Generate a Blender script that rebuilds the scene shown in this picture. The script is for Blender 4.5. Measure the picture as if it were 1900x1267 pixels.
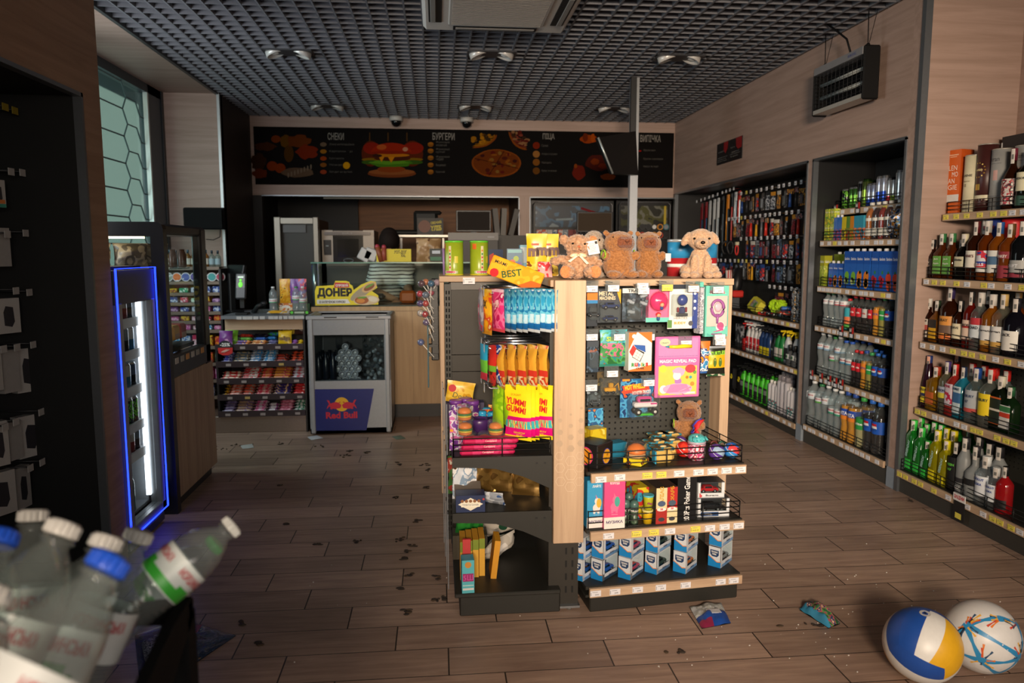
import bpy,bmesh,math,random
from math import sin,cos,pi,radians,sqrt
from mathutils import Vector,Matrix,noise

for _o in list(bpy.data.objects):
 bpy.data.objects.remove(_o,do_unlink=True)
S=bpy.context.scene
COL=S.collection
random.seed(7)

# ------------------------------------------------------------------ camera
CAMZ,FPX,YAW,PITCH=1.33,1396.4,0.098654,0.118739
cam=bpy.data.cameras.new('camera')
cam.sensor_width=36.0
cam.lens=36.0*FPX/1900.0
cam.clip_start=0.02
cam.dof.use_dof=True
cam.dof.focus_distance=3.1
cam.dof.aperture_fstop=3.4
camera=bpy.data.objects.new('camera',cam)
COL.objects.link(camera)
camera.location=(0,0,CAMZ)
camera.rotation_euler=(pi/2-PITCH,0,-YAW)
S.camera=camera

# ------------------------------------------------------------------ world, exposure
wd=bpy.data.worlds.new('sky')
S.world=wd
wd.use_nodes=True
_bg=wd.node_tree.nodes['Background']
_sky=wd.node_tree.nodes.new('ShaderNodeTexSky')
_sky.sky_type='NISHITA'
_sky.sun_disc=False
_sky.sun_elevation=radians(24)
_sky.sun_rotation=radians(200)
wd.node_tree.links.new(_sky.outputs[0],_bg.inputs[0])
_bg.inputs[1].default_value=0.04
S.view_settings.view_transform='Standard'
S.view_settings.look='None'
S.view_settings.exposure=0.0
S.view_settings.gamma=1.0
S.view_settings.use_curve_mapping=False
S.cycles.use_denoising=True
S.cycles.max_bounces=7
S.cycles.diffuse_bounces=3
S.cycles.glossy_bounces=3
S.cycles.transmission_bounces=6
S.cycles.transparent_max_bounces=24
S.cycles.caustics_reflective=False
S.cycles.caustics_refractive=False
S.cycles.sample_clamp_indirect=4.0

def area_light(name,loc,target,sx,sy,power,col,spread=180):
 l=bpy.data.lights.new(name,'AREA')
 l.shape='RECTANGLE'
 l.size,l.size_y,l.energy,l.color=sx,sy,power,col
 l.spread=radians(spread)
 o=bpy.data.objects.new(name,l)
 COL.objects.link(o)
 o.location=loc
 o.rotation_euler=(Vector(target)-Vector(loc)).to_track_quat('-Z','Y').to_euler()
 return o

# daylight of the shop front behind the camera, the low sun that slants in through it,
# daylight of the tall window in the left wall, and the sun on the facade outside that window
area_light('shop_front_daylight',(1.5,-1.8,1.75),(1.2,4.0,1.0),3.0,0.9,20,(1.0,0.88,0.77),90)
area_light('shop_front_low_sun',(-0.3,-2.6,2.0),(1.25,3.4,1.33),0.8,0.5,35,(1.0,0.80,0.60),44)
area_light('window_daylight',(-2.3,4.4,1.9),(0.6,6.3,0.9),1.9,1.2,42,(0.92,0.95,1.0),170)
_s=bpy.data.lights.new('sun','SUN');_s.energy=2.2;_s.color=(1.0,.96,.9);_s.angle=.02
_so=bpy.data.objects.new('sun',_s);COL.objects.link(_so);_so.rotation_euler=(radians(8),radians(42),0)

# ------------------------------------------------------------------ pixel -> point on a plane of the room
_f=Vector((sin(YAW)*cos(PITCH),cos(YAW)*cos(PITCH),-sin(PITCH)))
_r=Vector((cos(YAW),-sin(YAW),0))
_d=_f.cross(_r)
def _ray(u,v):
 return _r*((u-950)/FPX)+_d*((v-633.5)/FPX)+_f
def aty(u,v,y):
 r=_ray(u,v);return Vector((0,0,CAMZ))+r*(y/r.y)
def atx(u,v,x):
 r=_ray(u,v);return Vector((0,0,CAMZ))+r*(x/r.x)
def atz(u,v,z):
 r=_ray(u,v);return Vector((0,0,CAMZ))+r*((z-CAMZ)/r.z)

# ------------------------------------------------------------------ materials
_M={}
def lin(h):
 h=h.lstrip('#')
 c=[int(h[i:i+2],16)/255 for i in(0,2,4)]
 return tuple((x/12.92 if x<=.04045 else((x+.055)/1.055)**2.4)for x in c)+(1,)
def _new(name):
 m=bpy.data.materials.new(name)
 m.use_nodes=True
 nt=m.node_tree
 return m,nt,nt.nodes['Principled BSDF']
def mat(h,rough=.5,metal=0.,spec=.5,bump=0.,bscale=60,emit=0.,sheen=0.):
 k=('p',h,rough,metal,spec,bump,bscale,emit,sheen)
 if k in _M:return _M[k]
 m,nt,b=_new('paint_'+h)
 c=lin(h)
 n=nt.nodes.new('ShaderNodeTexNoise');n.inputs['Scale'].default_value=bscale
 tc=nt.nodes.new('ShaderNodeTexCoord');nt.links.new(tc.outputs['Object'],n.inputs['Vector'])
 mx=nt.nodes.new('ShaderNodeMix');mx.data_type='RGBA'
 mx.inputs['A'].default_value=tuple(x*.93 for x in c[:3])+(1,)
 mx.inputs['B'].default_value=tuple(min(1,x*1.07)for x in c[:3])+(1,)
 nt.links.new(n.outputs['Fac'],mx.inputs['Factor'])
 nt.links.new(mx.outputs['Result'],b.inputs['Base Color'])
 b.inputs['Roughness'].default_value=rough
 b.inputs['Metallic'].default_value=metal
 b.inputs['Specular IOR Level'].default_value=spec
 if sheen:
  b.inputs['Sheen Weight'].default_value=sheen
 if bump:
  bp=nt.nodes.new('ShaderNodeBump');bp.inputs['Strength'].default_value=bump
  bp.inputs['Distance'].default_value=.004
  nt.links.new(n.outputs['Fac'],bp.inputs['Height']);nt.links.new(bp.outputs[0],b.inputs['Normal'])
 if emit:
  b.inputs['Emission Color'].default_value=c
  b.inputs['Emission Strength'].default_value=emit
 _M[k]=m
 return m
def wood(c1,c2,axis='x',rough=.55,scale=1.0):
 k=('w',c1,c2,axis,rough,scale)
 if k in _M:return _M[k]
 m,nt,b=_new('wood_'+axis)
 tc=nt.nodes.new('ShaderNodeTexCoord');mp=nt.nodes.new('ShaderNodeMapping')
 st={'x':(1.2,22,22),'y':(22,1.2,22),'z':(22,22,1.2)}[axis]
 mp.inputs['Scale'].default_value=[s*scale for s in st]
 nt.links.new(tc.outputs['Object'],mp.inputs['Vector'])
 n=nt.nodes.new('ShaderNodeTexNoise');n.inputs['Scale'].default_value=1.0
 n.inputs['Detail'].default_value=6;n.inputs['Roughness'].default_value=.65
 n.inputs['Distortion'].default_value=.6
 nt.links.new(mp.outputs[0],n.inputs['Vector'])
 r=nt.nodes.new('ShaderNodeValToRGB')
 r.color_ramp.elements[0].position=.32;r.color_ramp.elements[0].color=lin(c2)
 r.color_ramp.elements[1].position=.62;r.color_ramp.elements[1].color=lin(c1)
 nt.links.new(n.outputs['Fac'],r.inputs[0]);nt.links.new(r.outputs[0],b.inputs['Base Color'])
 b.inputs['Roughness'].default_value=rough
 _M[k]=m
 return m
def glass(h='ffffff',clear=1.0,rough=.03,ior=1.45,gl='ffffff'):
 """thin clear sheet or bottle wall: tinted transparency with a fresnel reflection"""
 k=('g',h,clear,rough,ior,gl)
 if k in _M:return _M[k]
 m=bpy.data.materials.new('clear_'+h);m.use_nodes=True
 nt=m.node_tree;nt.nodes.clear()
 out=nt.nodes.new('ShaderNodeOutputMaterial')
 t=nt.nodes.new('ShaderNodeBsdfTransparent');t.inputs[0].default_value=lin(h)
 g=nt.nodes.new('ShaderNodeBsdfGlossy');g.inputs['Roughness'].default_value=rough
 g.inputs['Color'].default_value=lin(gl)
 fr=nt.nodes.new('ShaderNodeFresnel');fr.inputs['IOR'].default_value=ior
 mx=nt.nodes.new('ShaderNodeMixShader')
 ge=nt.nodes.new('ShaderNodeNewGeometry');fb=nt.nodes.new('ShaderNodeMath');fb.operation='SUBTRACT';fb.use_clamp=True
 nt.links.new(fr.outputs[0],fb.inputs[0]);nt.links.new(ge.outputs['Backfacing'],fb.inputs[1]);nt.links.new(fb.outputs[0],mx.inputs[0]);nt.links.new(t.outputs[0],mx.inputs[1]);nt.links.new(g.outputs[0],mx.inputs[2])
 last=mx
 if clear<1:
  d=nt.nodes.new('ShaderNodeBsdfDiffuse');d.inputs['Color'].default_value=lin(h)
  m2=nt.nodes.new('ShaderNodeMixShader');m2.inputs[0].default_value=1-clear
  nt.links.new(mx.outputs[0],m2.inputs[1]);nt.links.new(d.outputs[0],m2.inputs[2]);last=m2
 nt.links.new(last.outputs[0],out.inputs['Surface'])
 _M[k]=m
 return m
def printed(cols,scale=60,rough=.35,seed=0,stretch=(1,1,1),metal=0.):
 """busy printed wrapper: hard-edged irregular patches of the given colours"""
 k=('v',tuple(cols),scale,rough,seed,stretch,metal)
 if k in _M:return _M[k]
 m,nt,b=_new('print_'+cols[0])
 tc=nt.nodes.new('ShaderNodeTexCoord');mp=nt.nodes.new('ShaderNodeMapping')
 mp.inputs['Scale'].default_value=stretch
 mp.inputs['Location'].default_value=(seed*1.37,seed*.71,seed*.33)
 nt.links.new(tc.outputs['Object'],mp.inputs['Vector'])
 n=nt.nodes.new('ShaderNodeTexNoise');n.inputs['Scale'].default_value=scale
 n.inputs['Detail'].default_value=1.5
 nt.links.new(mp.outputs[0],n.inputs['Vector'])
 r=nt.nodes.new('ShaderNodeValToRGB');r.color_ramp.interpolation='CONSTANT'
 e=r.color_ramp.elements
 N=len(cols)
 pos=[0.0]+[.36+.28*i/max(1,N-1)+(.0)for i in range(1,N)]
 if N==2:pos=[0,.55]
 e[0].position=0;e[0].color=lin(cols[0])
 e[1].position=pos[1]if N>1 else 1;e[1].color=lin(cols[min(1,N-1)])
 for i in range(2,N):
  x=e.new(pos[i]);x.color=lin(cols[i])
 nt.links.new(n.outputs['Fac'],r.inputs[0]);nt.links.new(r.outputs[0],b.inputs['Base Color'])
 b.inputs['Roughness'].default_value=rough;b.inputs['Metallic'].default_value=metal
 _M[k]=m
 return m
def fur(c1,c2,scale=90):
 k=('f',c1,c2,scale)
 if k in _M:return _M[k]
 m,nt,b=_new('plush_'+c1)
 tc=nt.nodes.new('ShaderNodeTexCoord')
 n=nt.nodes.new('ShaderNodeTexNoise');n.inputs['Scale'].default_value=scale;n.inputs['Detail'].default_value=5
 nt.links.new(tc.outputs['Object'],n.inputs['Vector'])
 r=nt.nodes.new('ShaderNodeValToRGB')
 r.color_ramp.elements[0].position=.35;r.color_ramp.elements[0].color=lin(c2)
 r.color_ramp.elements[1].position=.65;r.color_ramp.elements[1].color=lin(c1)
 nt.links.new(n.outputs['Fac'],r.inputs[0]);nt.links.new(r.outputs[0],b.inputs['Base Color'])
 bp=nt.nodes.new('ShaderNodeBump');bp.inputs['Strength'].default_value=.9;bp.inputs['Distance'].default_value=.006
 nt.links.new(n.outputs['Fac'],bp.inputs['Height']);nt.links.new(bp.outputs[0],b.inputs['Normal'])
 b.inputs['Roughness'].default_value=.95;b.inputs['Sheen Weight'].default_value=.4
 b.inputs['Specular IOR Level'].default_value=.1
 _M[k]=m
 return m
def stripes(c1,c2,axis='z',per=.02,ratio=.5,rough=.7):
 k=('s',c1,c2,axis,per,ratio,rough)
 if k in _M:return _M[k]
 m,nt,b=_new('striped_'+c1)
 tc=nt.nodes.new('ShaderNodeTexCoord');sp=nt.nodes.new('ShaderNodeSeparateXYZ')
 nt.links.new(tc.outputs['Object'],sp.inputs[0])
 n=nt.nodes.new('ShaderNodeTexNoise');n.inputs['Scale'].default_value=9
 nt.links.new(tc.outputs['Object'],n.inputs['Vector'])
 a1=nt.nodes.new('ShaderNodeMath');a1.operation='MULTIPLY_ADD'
 nt.links.new(n.outputs['Fac'],a1.inputs[0]);a1.inputs[1].default_value=per*.6
 nt.links.new(sp.outputs['xyz'.index(axis)],a1.inputs[2])
 a=nt.nodes.new('ShaderNodeMath');a.operation='DIVIDE';a.inputs[1].default_value=per
 nt.links.new(a1.outputs[0],a.inputs[0])
 f=nt.nodes.new('ShaderNodeMath');f.operation='FRACT';nt.links.new(a.outputs[0],f.inputs[0])
 g=nt.nodes.new('ShaderNodeMath');g.operation='GREATER_THAN';g.inputs[1].default_value=ratio
 nt.links.new(f.outputs[0],g.inputs[0])
 mx=nt.nodes.new('ShaderNodeMix');mx.data_type='RGBA'
 mx.inputs['A'].default_value=lin(c1);mx.inputs['B'].default_value=lin(c2)
 nt.links.new(g.outputs[0],mx.inputs['Factor']);nt.links.new(mx.outputs['Result'],b.inputs['Base Color'])
 b.inputs['Roughness'].default_value=rough
 _M[k]=m
 return m

# ------------------------------------------------------------------ mesh builder
_T={}
def text_geo(s,bold=0.0):
 k=(s,bold)
 if k in _T:return _T[k]
 cu=bpy.data.curves.new('t','FONT');cu.body=s;cu.size=1;cu.align_x='CENTER';cu.align_y='CENTER'
 cu.offset=bold;cu.resolution_u=2
 o=bpy.data.objects.new('t',cu);COL.objects.link(o)
 dg=bpy.context.evaluated_depsgraph_get()
 me=o.evaluated_get(dg).to_mesh()
 vs=[v.co.copy()for v in me.vertices];fs=[tuple(p.vertices)for p in me.polygons]
 o.evaluated_get(dg).to_mesh_clear()
 bpy.data.objects.remove(o);bpy.data.curves.remove(cu)
 if vs:
  x0=min(v.x for v in vs);x1=max(v.x for v in vs);y0=min(v.y for v in vs);y1=max(v.y for v in vs)
 else:
  x0,x1,y0,y1=0,1,0,1
 _T[k]=(vs,fs,x0,x1,y0,y1)
 return _T[k]
def basis(o,x,y):
 x=Vector(x).normalized();y=Vector(y);y=(y-x*y.dot(x)).normalized();z=x.cross(y)
 return Matrix(((x.x,y.x,z.x,o[0]),(x.y,y.y,z.y,o[1]),(x.z,y.z,z.z,o[2]),(0,0,0,1)))
def face_front(o): # upright surface that looks towards -y (the camera side)
 return basis(o,(1,0,0),(0,0,1))
def face_left(o): # upright surface on the right wall that looks towards -x
 return basis(o,(0,-1,0),(0,0,1))
def face_right(o): # upright surface on the left wall that looks towards +x
 return basis(o,(0,1,0),(0,0,1))
def T(x,y,z):return Matrix.Translation((x,y,z))
def R(a,ax='Z'):return Matrix.Rotation(a,4,ax)

class MB:
 def __init__(s):
  s.v,s.f,s.m,s.s,s.ms=[],[],[],[],[]
 def mi(s,m):
  if m not in s.ms:s.ms.append(m)
  return s.ms.index(m)
 def add(s,vs,fs,m,M=None,smooth=False):
  o=len(s.v)
  for p in vs:
   p=Vector(p)
   s.v.append(M@p if M is not None else p)
  if callable(m):
   for i,f in enumerate(fs):
    s.f.append([o+j for j in f]);s.m.append(s.mi(m(i)));s.s.append(smooth)
  else:
   k=s.mi(m)
   for f in fs:
    s.f.append([o+j for j in f]);s.m.append(k);s.s.append(smooth)
  return s
 def box(s,c,d,m,M=None,b=0.0):
  x,y,z=c;a,e,g=d[0]/2,d[1]/2,d[2]/2
  if b<=0:
   vs=[(x+i*a,y+j*e,z+k*g)for i in(-1,1)for j in(-1,1)for k in(-1,1)]
   fs=[(0,1,3,2),(4,6,7,5),(0,4,5,1),(2,3,7,6),(0,2,6,4),(1,5,7,3)]
   return s.add(vs,fs,m,M)
  b=min(b,a*.95,e*.95,g*.95)
  vs=[];ix={}
  for i in(-1,1):
   for j in(-1,1):
    for k in(-1,1):
     for ax in range(3):
      p=[i*(a-b),j*(e-b),k*(g-b)]
      p[ax]=(i*a,j*e,k*g)[ax]
      ix[i,j,k,ax]=len(vs);vs.append((x+p[0],y+p[1],z+p[2]))
  fs=[]
  for ax in range(3):
   o=[q for q in range(3)if q!=ax]
   for sg in(-1,1):
    q=[]
    for(p1,p2)in((-1,-1),(1,-1),(1,1),(-1,1)):
     t=[0,0,0];t[ax]=sg;t[o[0]]=p1;t[o[1]]=p2
     q.append(ix[t[0],t[1],t[2],ax])
    fs.append(tuple(q))
   for p1 in(-1,1):
    for p2 in(-1,1):
     t0=[0,0,0];t1=[0,0,0]
     t0[ax]=-1;t1[ax]=1;t0[o[0]]=t1[o[0]]=p1;t0[o[1]]=t1[o[1]]=p2
     fs.append((ix[t0[0],t0[1],t0[2],o[0]],ix[t1[0],t1[1],t1[2],o[0]],ix[t1[0],t1[1],t1[2],o[1]],ix[t0[0],t0[1],t0[2],o[1]]))
  for i in(-1,1):
   for j in(-1,1):
    for k in(-1,1):
     fs.append(tuple(ix[i,j,k,q]for q in range(3)))
  return s.add(vs,fs,m,M)
 def bx(s,x0,x1,y0,y1,z0,z1,m,b=0.0,M=None):
  return s.box(((x0+x1)/2,(y0+y1)/2,(z0+z1)/2),(abs(x1-x0),abs(y1-y0),abs(z1-z0)),m,M,b)
 def lathe(s,prof,m,M=None,n=16,flat=1.0):
  vs,fs,mm=[],[],[]
  for(r,z)in[p[:2]for p in prof]:
   for i in range(n):
    t=2*pi*(i+.5)/n
    vs.append((r*cos(t),r*sin(t)*flat,z))
  for k in range(len(prof)-1):
   for i in range(n):
    j=(i+1)%n
    fs.append((k*n+i,k*n+j,(k+1)*n+j,(k+1)*n+i));mm.append(prof[k][2]if len(prof[k])>2 else m)
  fs.append(tuple(range(n-1,-1,-1)));mm.append(mm[0])
  fs.append(tuple((len(prof)-1)*n+i for i in range(n)));mm.append(mm[-2]if len(mm)>2 else m)
  o=len(s.v)
  for p in vs:
   p=Vector(p);s.v.append(M@p if M is not None else p)
  for f,q in zip(fs,mm):
   s.f.append([o+i for i in f]);s.m.append(s.mi(q));s.s.append(len(f)==4)
  return s
 def tube(s,pts,r,m,n=6,M=None,closed=False):
  pts=[Vector(p)for p in pts]
  vs,fs=[],[]
  L=len(pts)
  up=Vector((0,0,1))
  for i,p in enumerate(pts):
   a=pts[i-1]if(i or closed)else p
   c=pts[(i+1)%L]if(i<L-1 or closed)else p
   t=(c-a).normalized()
   x=t.cross(up)
   if x.length<1e-3:x=t.cross(Vector((1,0,0)))
   x.normalize();y=t.cross(x)
   q=r[i]if isinstance(r,(list,tuple))else r
   for k in range(n):
    w=2*pi*k/n
    vs.append(p+x*(q*cos(w))+y*(q*sin(w)))
  for i in range(L if closed else L-1):
   j=(i+1)%L
   for k in range(n):
    l=(k+1)%n
    fs.append((i*n+k,i*n+l,j*n+l,j*n+k))
  if not closed:
   fs.append(tuple(range(n-1,-1,-1)));fs.append(tuple((L-1)*n+k for k in range(n)))
  return s.add(vs,fs,m,M,smooth=n>4)
 def ell(s,c,r,m,M=None,n=14,k=9,rot=None):
  if isinstance(r,(int,float)):r=(r,r,r)
  vs,fs=[(0,0,-1)],[]
  for i in range(1,k):
   p=-pi/2+pi*i/k
   for j in range(n):
    t=2*pi*j/n
    vs.append((cos(p)*cos(t),cos(p)*sin(t),sin(p)))
  vs.append((0,0,1))
  for j in range(n):
   fs.append((0,1+(j+1)%n,1+j))
   fs.append((len(vs)-1,1+(k-2)*n+j,1+(k-2)*n+(j+1)%n))
  for i in range(k-2):
   for j in range(n):
    a=1+i*n+j;b=1+i*n+(j+1)%n
    fs.append((a,b,b+n,a+n))
  X=T(*c)@(rot.to_4x4()if rot is not None else Matrix())@Matrix.Diagonal((r[0],r[1],r[2],1))
  return s.add(vs,fs,m,(M@X)if M is not None else X,smooth=True)
 def poly(s,pts,m,M=None,h=0.0):
  """flat outline in its local xy plane; h gives it thickness along local z"""
  n=len(pts)
  if h==0:
   return s.add([(p[0],p[1],0)for p in pts],[tuple(range(n))],m,M)
  vs=[(p[0],p[1],0)for p in pts]+[(p[0],p[1],h)for p in pts]
  fs=[tuple(range(n-1,-1,-1)),tuple(range(n,2*n))]+[(i,(i+1)%n,n+(i+1)%n,n+i)for i in range(n)]
  return s.add(vs,fs,m,M)
 def disc(s,c,r,m,M=None,n=20,ry=None):
  ry=ry or r
  pts=[(c[0]+r*cos(2*pi*i/n),c[1]+ry*sin(2*pi*i/n))for i in range(n)]
  X=T(0,0,c[2]if len(c)>2 else 0)
  return s.poly(pts,m,(M@X)if M is not None else X)
 def quad(s,a,b,c,d,m):
  return s.add([a,b,c,d],[(0,1,2,3)],m)
 def rect(s,x0,x1,y0,y1,z,m,M=None):
  return s.add([(x0,y0,z),(x1,y0,z),(x1,y1,z),(x0,y1,z)],[(0,1,2,3)],m,M)
 def text(s,t,M,m,h=None,w=None,bold=.0,z=.0006,c=(0,0),rot=0):
  vs,fs,x0,x1,y0,y1=text_geo(t,bold)
  if not vs:return s
  k=h/(y1-y0)if h else w/(x1-x0)
  kx=k
  if h and w:kx=w/(x1-x0)
  X=M@T(c[0],c[1],z)@R(rot)@Matrix.Diagonal((kx,k,1,1))@T(-(x0+x1)/2,-(y0+y1)/2,0)
  return s.add(vs,fs,m,X)
 def surf(s,fn,nu,nv,m,M=None,smooth=True):
  vs,fs=[],[]
  for j in range(nv+1):
   for i in range(nu+1):
    vs.append(fn(i/nu,j/nv))
  for j in range(nv):
   for i in range(nu):
    a=j*(nu+1)+i
    fs.append((a,a+1,a+nu+2,a+nu+1))
  mm=(lambda q:m((q%nu+.5)/nu,(q//nu+.5)/nv))if callable(m)else m
  return s.add(vs,fs,mm,M,smooth)
 def mesh(s,name):
  me=bpy.data.meshes.new(name)
  me.from_pydata([tuple(v)for v in s.v],[],s.f)
  for m in s.ms:me.materials.append(m)
  for p,k,q in zip(me.polygons,s.m,s.s):
   p.material_index=k;p.use_smooth=q
  me.update()
  return me

# ------------------------------------------------------------------ things, parts, repeats
def tag(o,label,cat,group=None):
 o['label']=label;o['category']=cat
 if group:o['group']=group
 return o
def obj(name,mb,parent=None,label=None):
 o=bpy.data.objects.new(name,mb if isinstance(mb,bpy.types.Mesh)else mb.mesh(name))
 COL.objects.link(o)
 if parent is not None:o.parent=parent
 if label:o['label']=label
 return o
def structure(name,mb):
 o=obj(name,mb);o['kind']='structure';return o
def thing(name,label,cat,loc=(0,0,0),rz=0,group=None):
 o=bpy.data.objects.new(name,None);COL.objects.link(o)
 o.empty_display_size=.05
 o.location=loc;o.rotation_euler=(0,0,rz)
 return tag(o,label,cat,group)
class Kind:
 """one sort of goods: the meshes of its parts, copied for each piece on the shelf"""
 def __init__(s,name,cat):s.name,s.cat,s.parts=name,cat,[]
 def add(s,name,mb,parent=None):
  s.parts.append((name,mb.mesh(s.name+'_'+name),parent));return s
def place(K,loc,label,rz=0,group=None,sc=1.0,rot=None):
 single=len(K.parts)==1
 r=bpy.data.objects.new(K.name,K.parts[0][1]if single else None)
 COL.objects.link(r)
 r.location=loc
 if rot is not None:
  r.rotation_mode='QUATERNION';r.rotation_quaternion=rot.to_quaternion()
 else:
  r.rotation_euler=(0,0,rz)
 r.scale=(sc,)*3 if isinstance(sc,(int,float))else sc
 tag(r,label,K.cat,group)
 if not single:
  r.empty_display_size=.03
  done={}
  for n,me,p in K.parts:
   c=bpy.data.objects.new(n,me);COL.objects.link(c);c.parent=done[p]if p else r;done[n]=c
 return r
ORD='first second third fourth fifth sixth seventh eighth ninth tenth eleventh twelfth thirteenth fourteenth fifteenth sixteenth seventeenth eighteenth nineteenth twentieth'.split()
def nth(i):return ORD[i]if i<20 else 'twenty-'+ORD[i-20]

# common finishes
BLACK=mat('17181a',.45);DARK=mat('26272a',.55);CHAR=mat('33332f',.6);GREY=mat('8d9196',.4,.6);STEEL=mat('b5b2ac',.3,1.0)
WHITE=mat('e8e6e0',.45);TAGW=mat('e4e4ea',.5);TAGY=mat('e8d95a',.5);INK=mat('1b1b20',.6)
OAK_X=wood('c8ab8d','ae9075','x');OAK_Y=wood('c8ab8d','ae9075','y');OAK_Z=wood('c8ab8d','ae9075','z')
CLEAR=glass('f4f8f8');WIRE=mat('2a2a2b',.4,.5);CHROME=mat('c4c8cc',.22,1.0)

# ================================================================== THE ROOM
ZC=2.69
XR=2.548
def floor_material():
 m,nt,b=_new('plank_tile')
 N=nt.nodes.new;Lk=nt.links.new
 def M2(op,a,c=None,d=None):
  n=N('ShaderNodeMath');n.operation=op
  for i,x in enumerate((a,c,d)):
   if x is None:continue
   if isinstance(x,(int,float)):n.inputs[i].default_value=x
   else:Lk(x,n.inputs[i])
  return n.outputs[0]
 tc=N('ShaderNodeTexCoord');sp=N('ShaderNodeSeparateXYZ');Lk(tc.outputs['Object'],sp.inputs[0])
 ry=M2('DIVIDE',M2('SUBTRACT',sp.outputs[1],2.744-1.655*4),.1655)
 row=M2('FLOOR',ry);fy=M2('FRACT',ry)
 xs=M2('DIVIDE',M2('ADD',M2('ADD',sp.outputs[0],.51-.1775*40+.5325*40),M2('MULTIPLY',row,.1775)),.5325)
 colm=M2('FLOOR',xs);fx=M2('FRACT',xs)
 gy=M2('MINIMUM',fy,M2('SUBTRACT',1.0,fy));gx=M2('MINIMUM',fx,M2('SUBTRACT',1.0,fx))
 line=M2('MAXIMUM',M2('LESS_THAN',gy,.011),M2('LESS_THAN',gx,.0045))
 cv=N('ShaderNodeCombineXYZ');Lk(row,cv.inputs[0]);Lk(colm,cv.inputs[1])
 wn=N('ShaderNodeTexWhiteNoise');wn.noise_dimensions='2D';Lk(cv.outputs[0],wn.inputs['Vector'])
 mp=N('ShaderNodeMapping');mp.inputs['Scale'].default_value=(2.2,26,1)
 va=N('ShaderNodeVectorMath');va.operation='ADD';Lk(tc.outputs['Object'],va.inputs[0])
 vm=N('ShaderNodeVectorMath');vm.operation='SCALE';Lk(wn.outputs['Color'],vm.inputs[0]);vm.inputs['Scale'].default_value=7
 Lk(vm.outputs[0],va.inputs[1]);Lk(va.outputs[0],mp.inputs['Vector'])
 n=N('ShaderNodeTexNoise');n.inputs['Scale'].default_value=1.3;n.inputs['Detail'].default_value=7
 n.inputs['Roughness'].default_value=.62;n.inputs['Distortion'].default_value=.9;Lk(mp.outputs[0],n.inputs['Vector'])
 r=N('ShaderNodeValToRGB')
 r.color_ramp.elements[0].position=.25;r.color_ramp.elements[0].color=lin('93786a')
 r.color_ramp.elements[1].position=.72;r.color_ramp.elements[1].color=lin('c3a590')
 Lk(n.outputs['Fac'],r.inputs[0])
 hs=N('ShaderNodeHueSaturation');Lk(r.outputs[0],hs.inputs['Color'])
 Lk(M2('MULTIPLY_ADD',wn.outputs['Value'],.28,.86),hs.inputs['Value'])
 # trodden dirt
 dn=N('ShaderNodeTexNoise');dn.inputs['Scale'].default_value=1.7;dn.inputs['Detail'].default_value=8
 Lk(tc.outputs['Object'],dn.inputs['Vector'])
 dr=N('ShaderNodeValToRGB');dr.color_ramp.elements[0].position=.35;dr.color_ramp.elements[0].color=(.62,.6,.58,1)
 dr.color_ramp.elements[1].position=.6;dr.color_ramp.elements[1].color=(1,1,1,1);Lk(dn.outputs['Fac'],dr.inputs[0])
 mu=N('ShaderNodeMix');mu.data_type='RGBA';mu.blend_type='MULTIPLY';mu.inputs['Factor'].default_value=.6
 Lk(hs.outputs[0],mu.inputs['A']);Lk(dr.outputs[0],mu.inputs['B'])
 gm=N('ShaderNodeMix');gm.data_type='RGBA';Lk(line,gm.inputs['Factor'])
 Lk(mu.outputs['Result'],gm.inputs['A']);gm.inputs['B'].default_value=lin('2d241f')
 Lk(gm.outputs['Result'],b.inputs['Base Color'])
 Lk(M2('MULTIPLY_ADD',dn.outputs['Fac'],.3,.26),b.inputs['Roughness'])
 b.inputs['Specular IOR Level'].default_value=.45
 bp=N('ShaderNodeBump');bp.inputs['Strength'].default_value=.35;bp.inputs['Distance'].default_value=.004
 Lk(M2('SUBTRACT',M2('MULTIPLY',n.outputs['Fac'],.3),line),bp.inputs['Height']);Lk(bp.outputs[0],b.inputs['Normal'])
 return m
structure('floor',MB().bx(-2.6,3.3,-3.2,9.7,-.06,0,floor_material()))

# ceiling: open-cell grid under a dark void, pale oak panel along the window
cl=MB();gr=mat('6f7076',.5,.1)
for i in range(-19,34):
 x=i*.1+.03
 if x<-1.85:continue
 cl.bx(x-.005,x+.005,.8,8.04,ZC,ZC+.036,gr)
for i in range(8,81):
 cl.bx(-1.87,XR if i>38 else 3.11,i*.1-.004,i*.1+.004,ZC+.001,ZC+.034,gr)
cl.bx(-2.5,3.2,-3.2,9.7,3.05,3.1,mat('141416',.9))
structure('ceiling',cl)
tr=MB();tr.bx(-1.895,-1.87,.8,6.95,ZC-.01,ZC+.05,mat('3c3b3c',.5));structure('trim_1',tr)

LW=wood('b0968a','9d8477','y',.5)
LWX=wood('b0968a','9d8477','x',.5)
LWZ=wood('b0968a','9d8477','z',.5)
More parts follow.
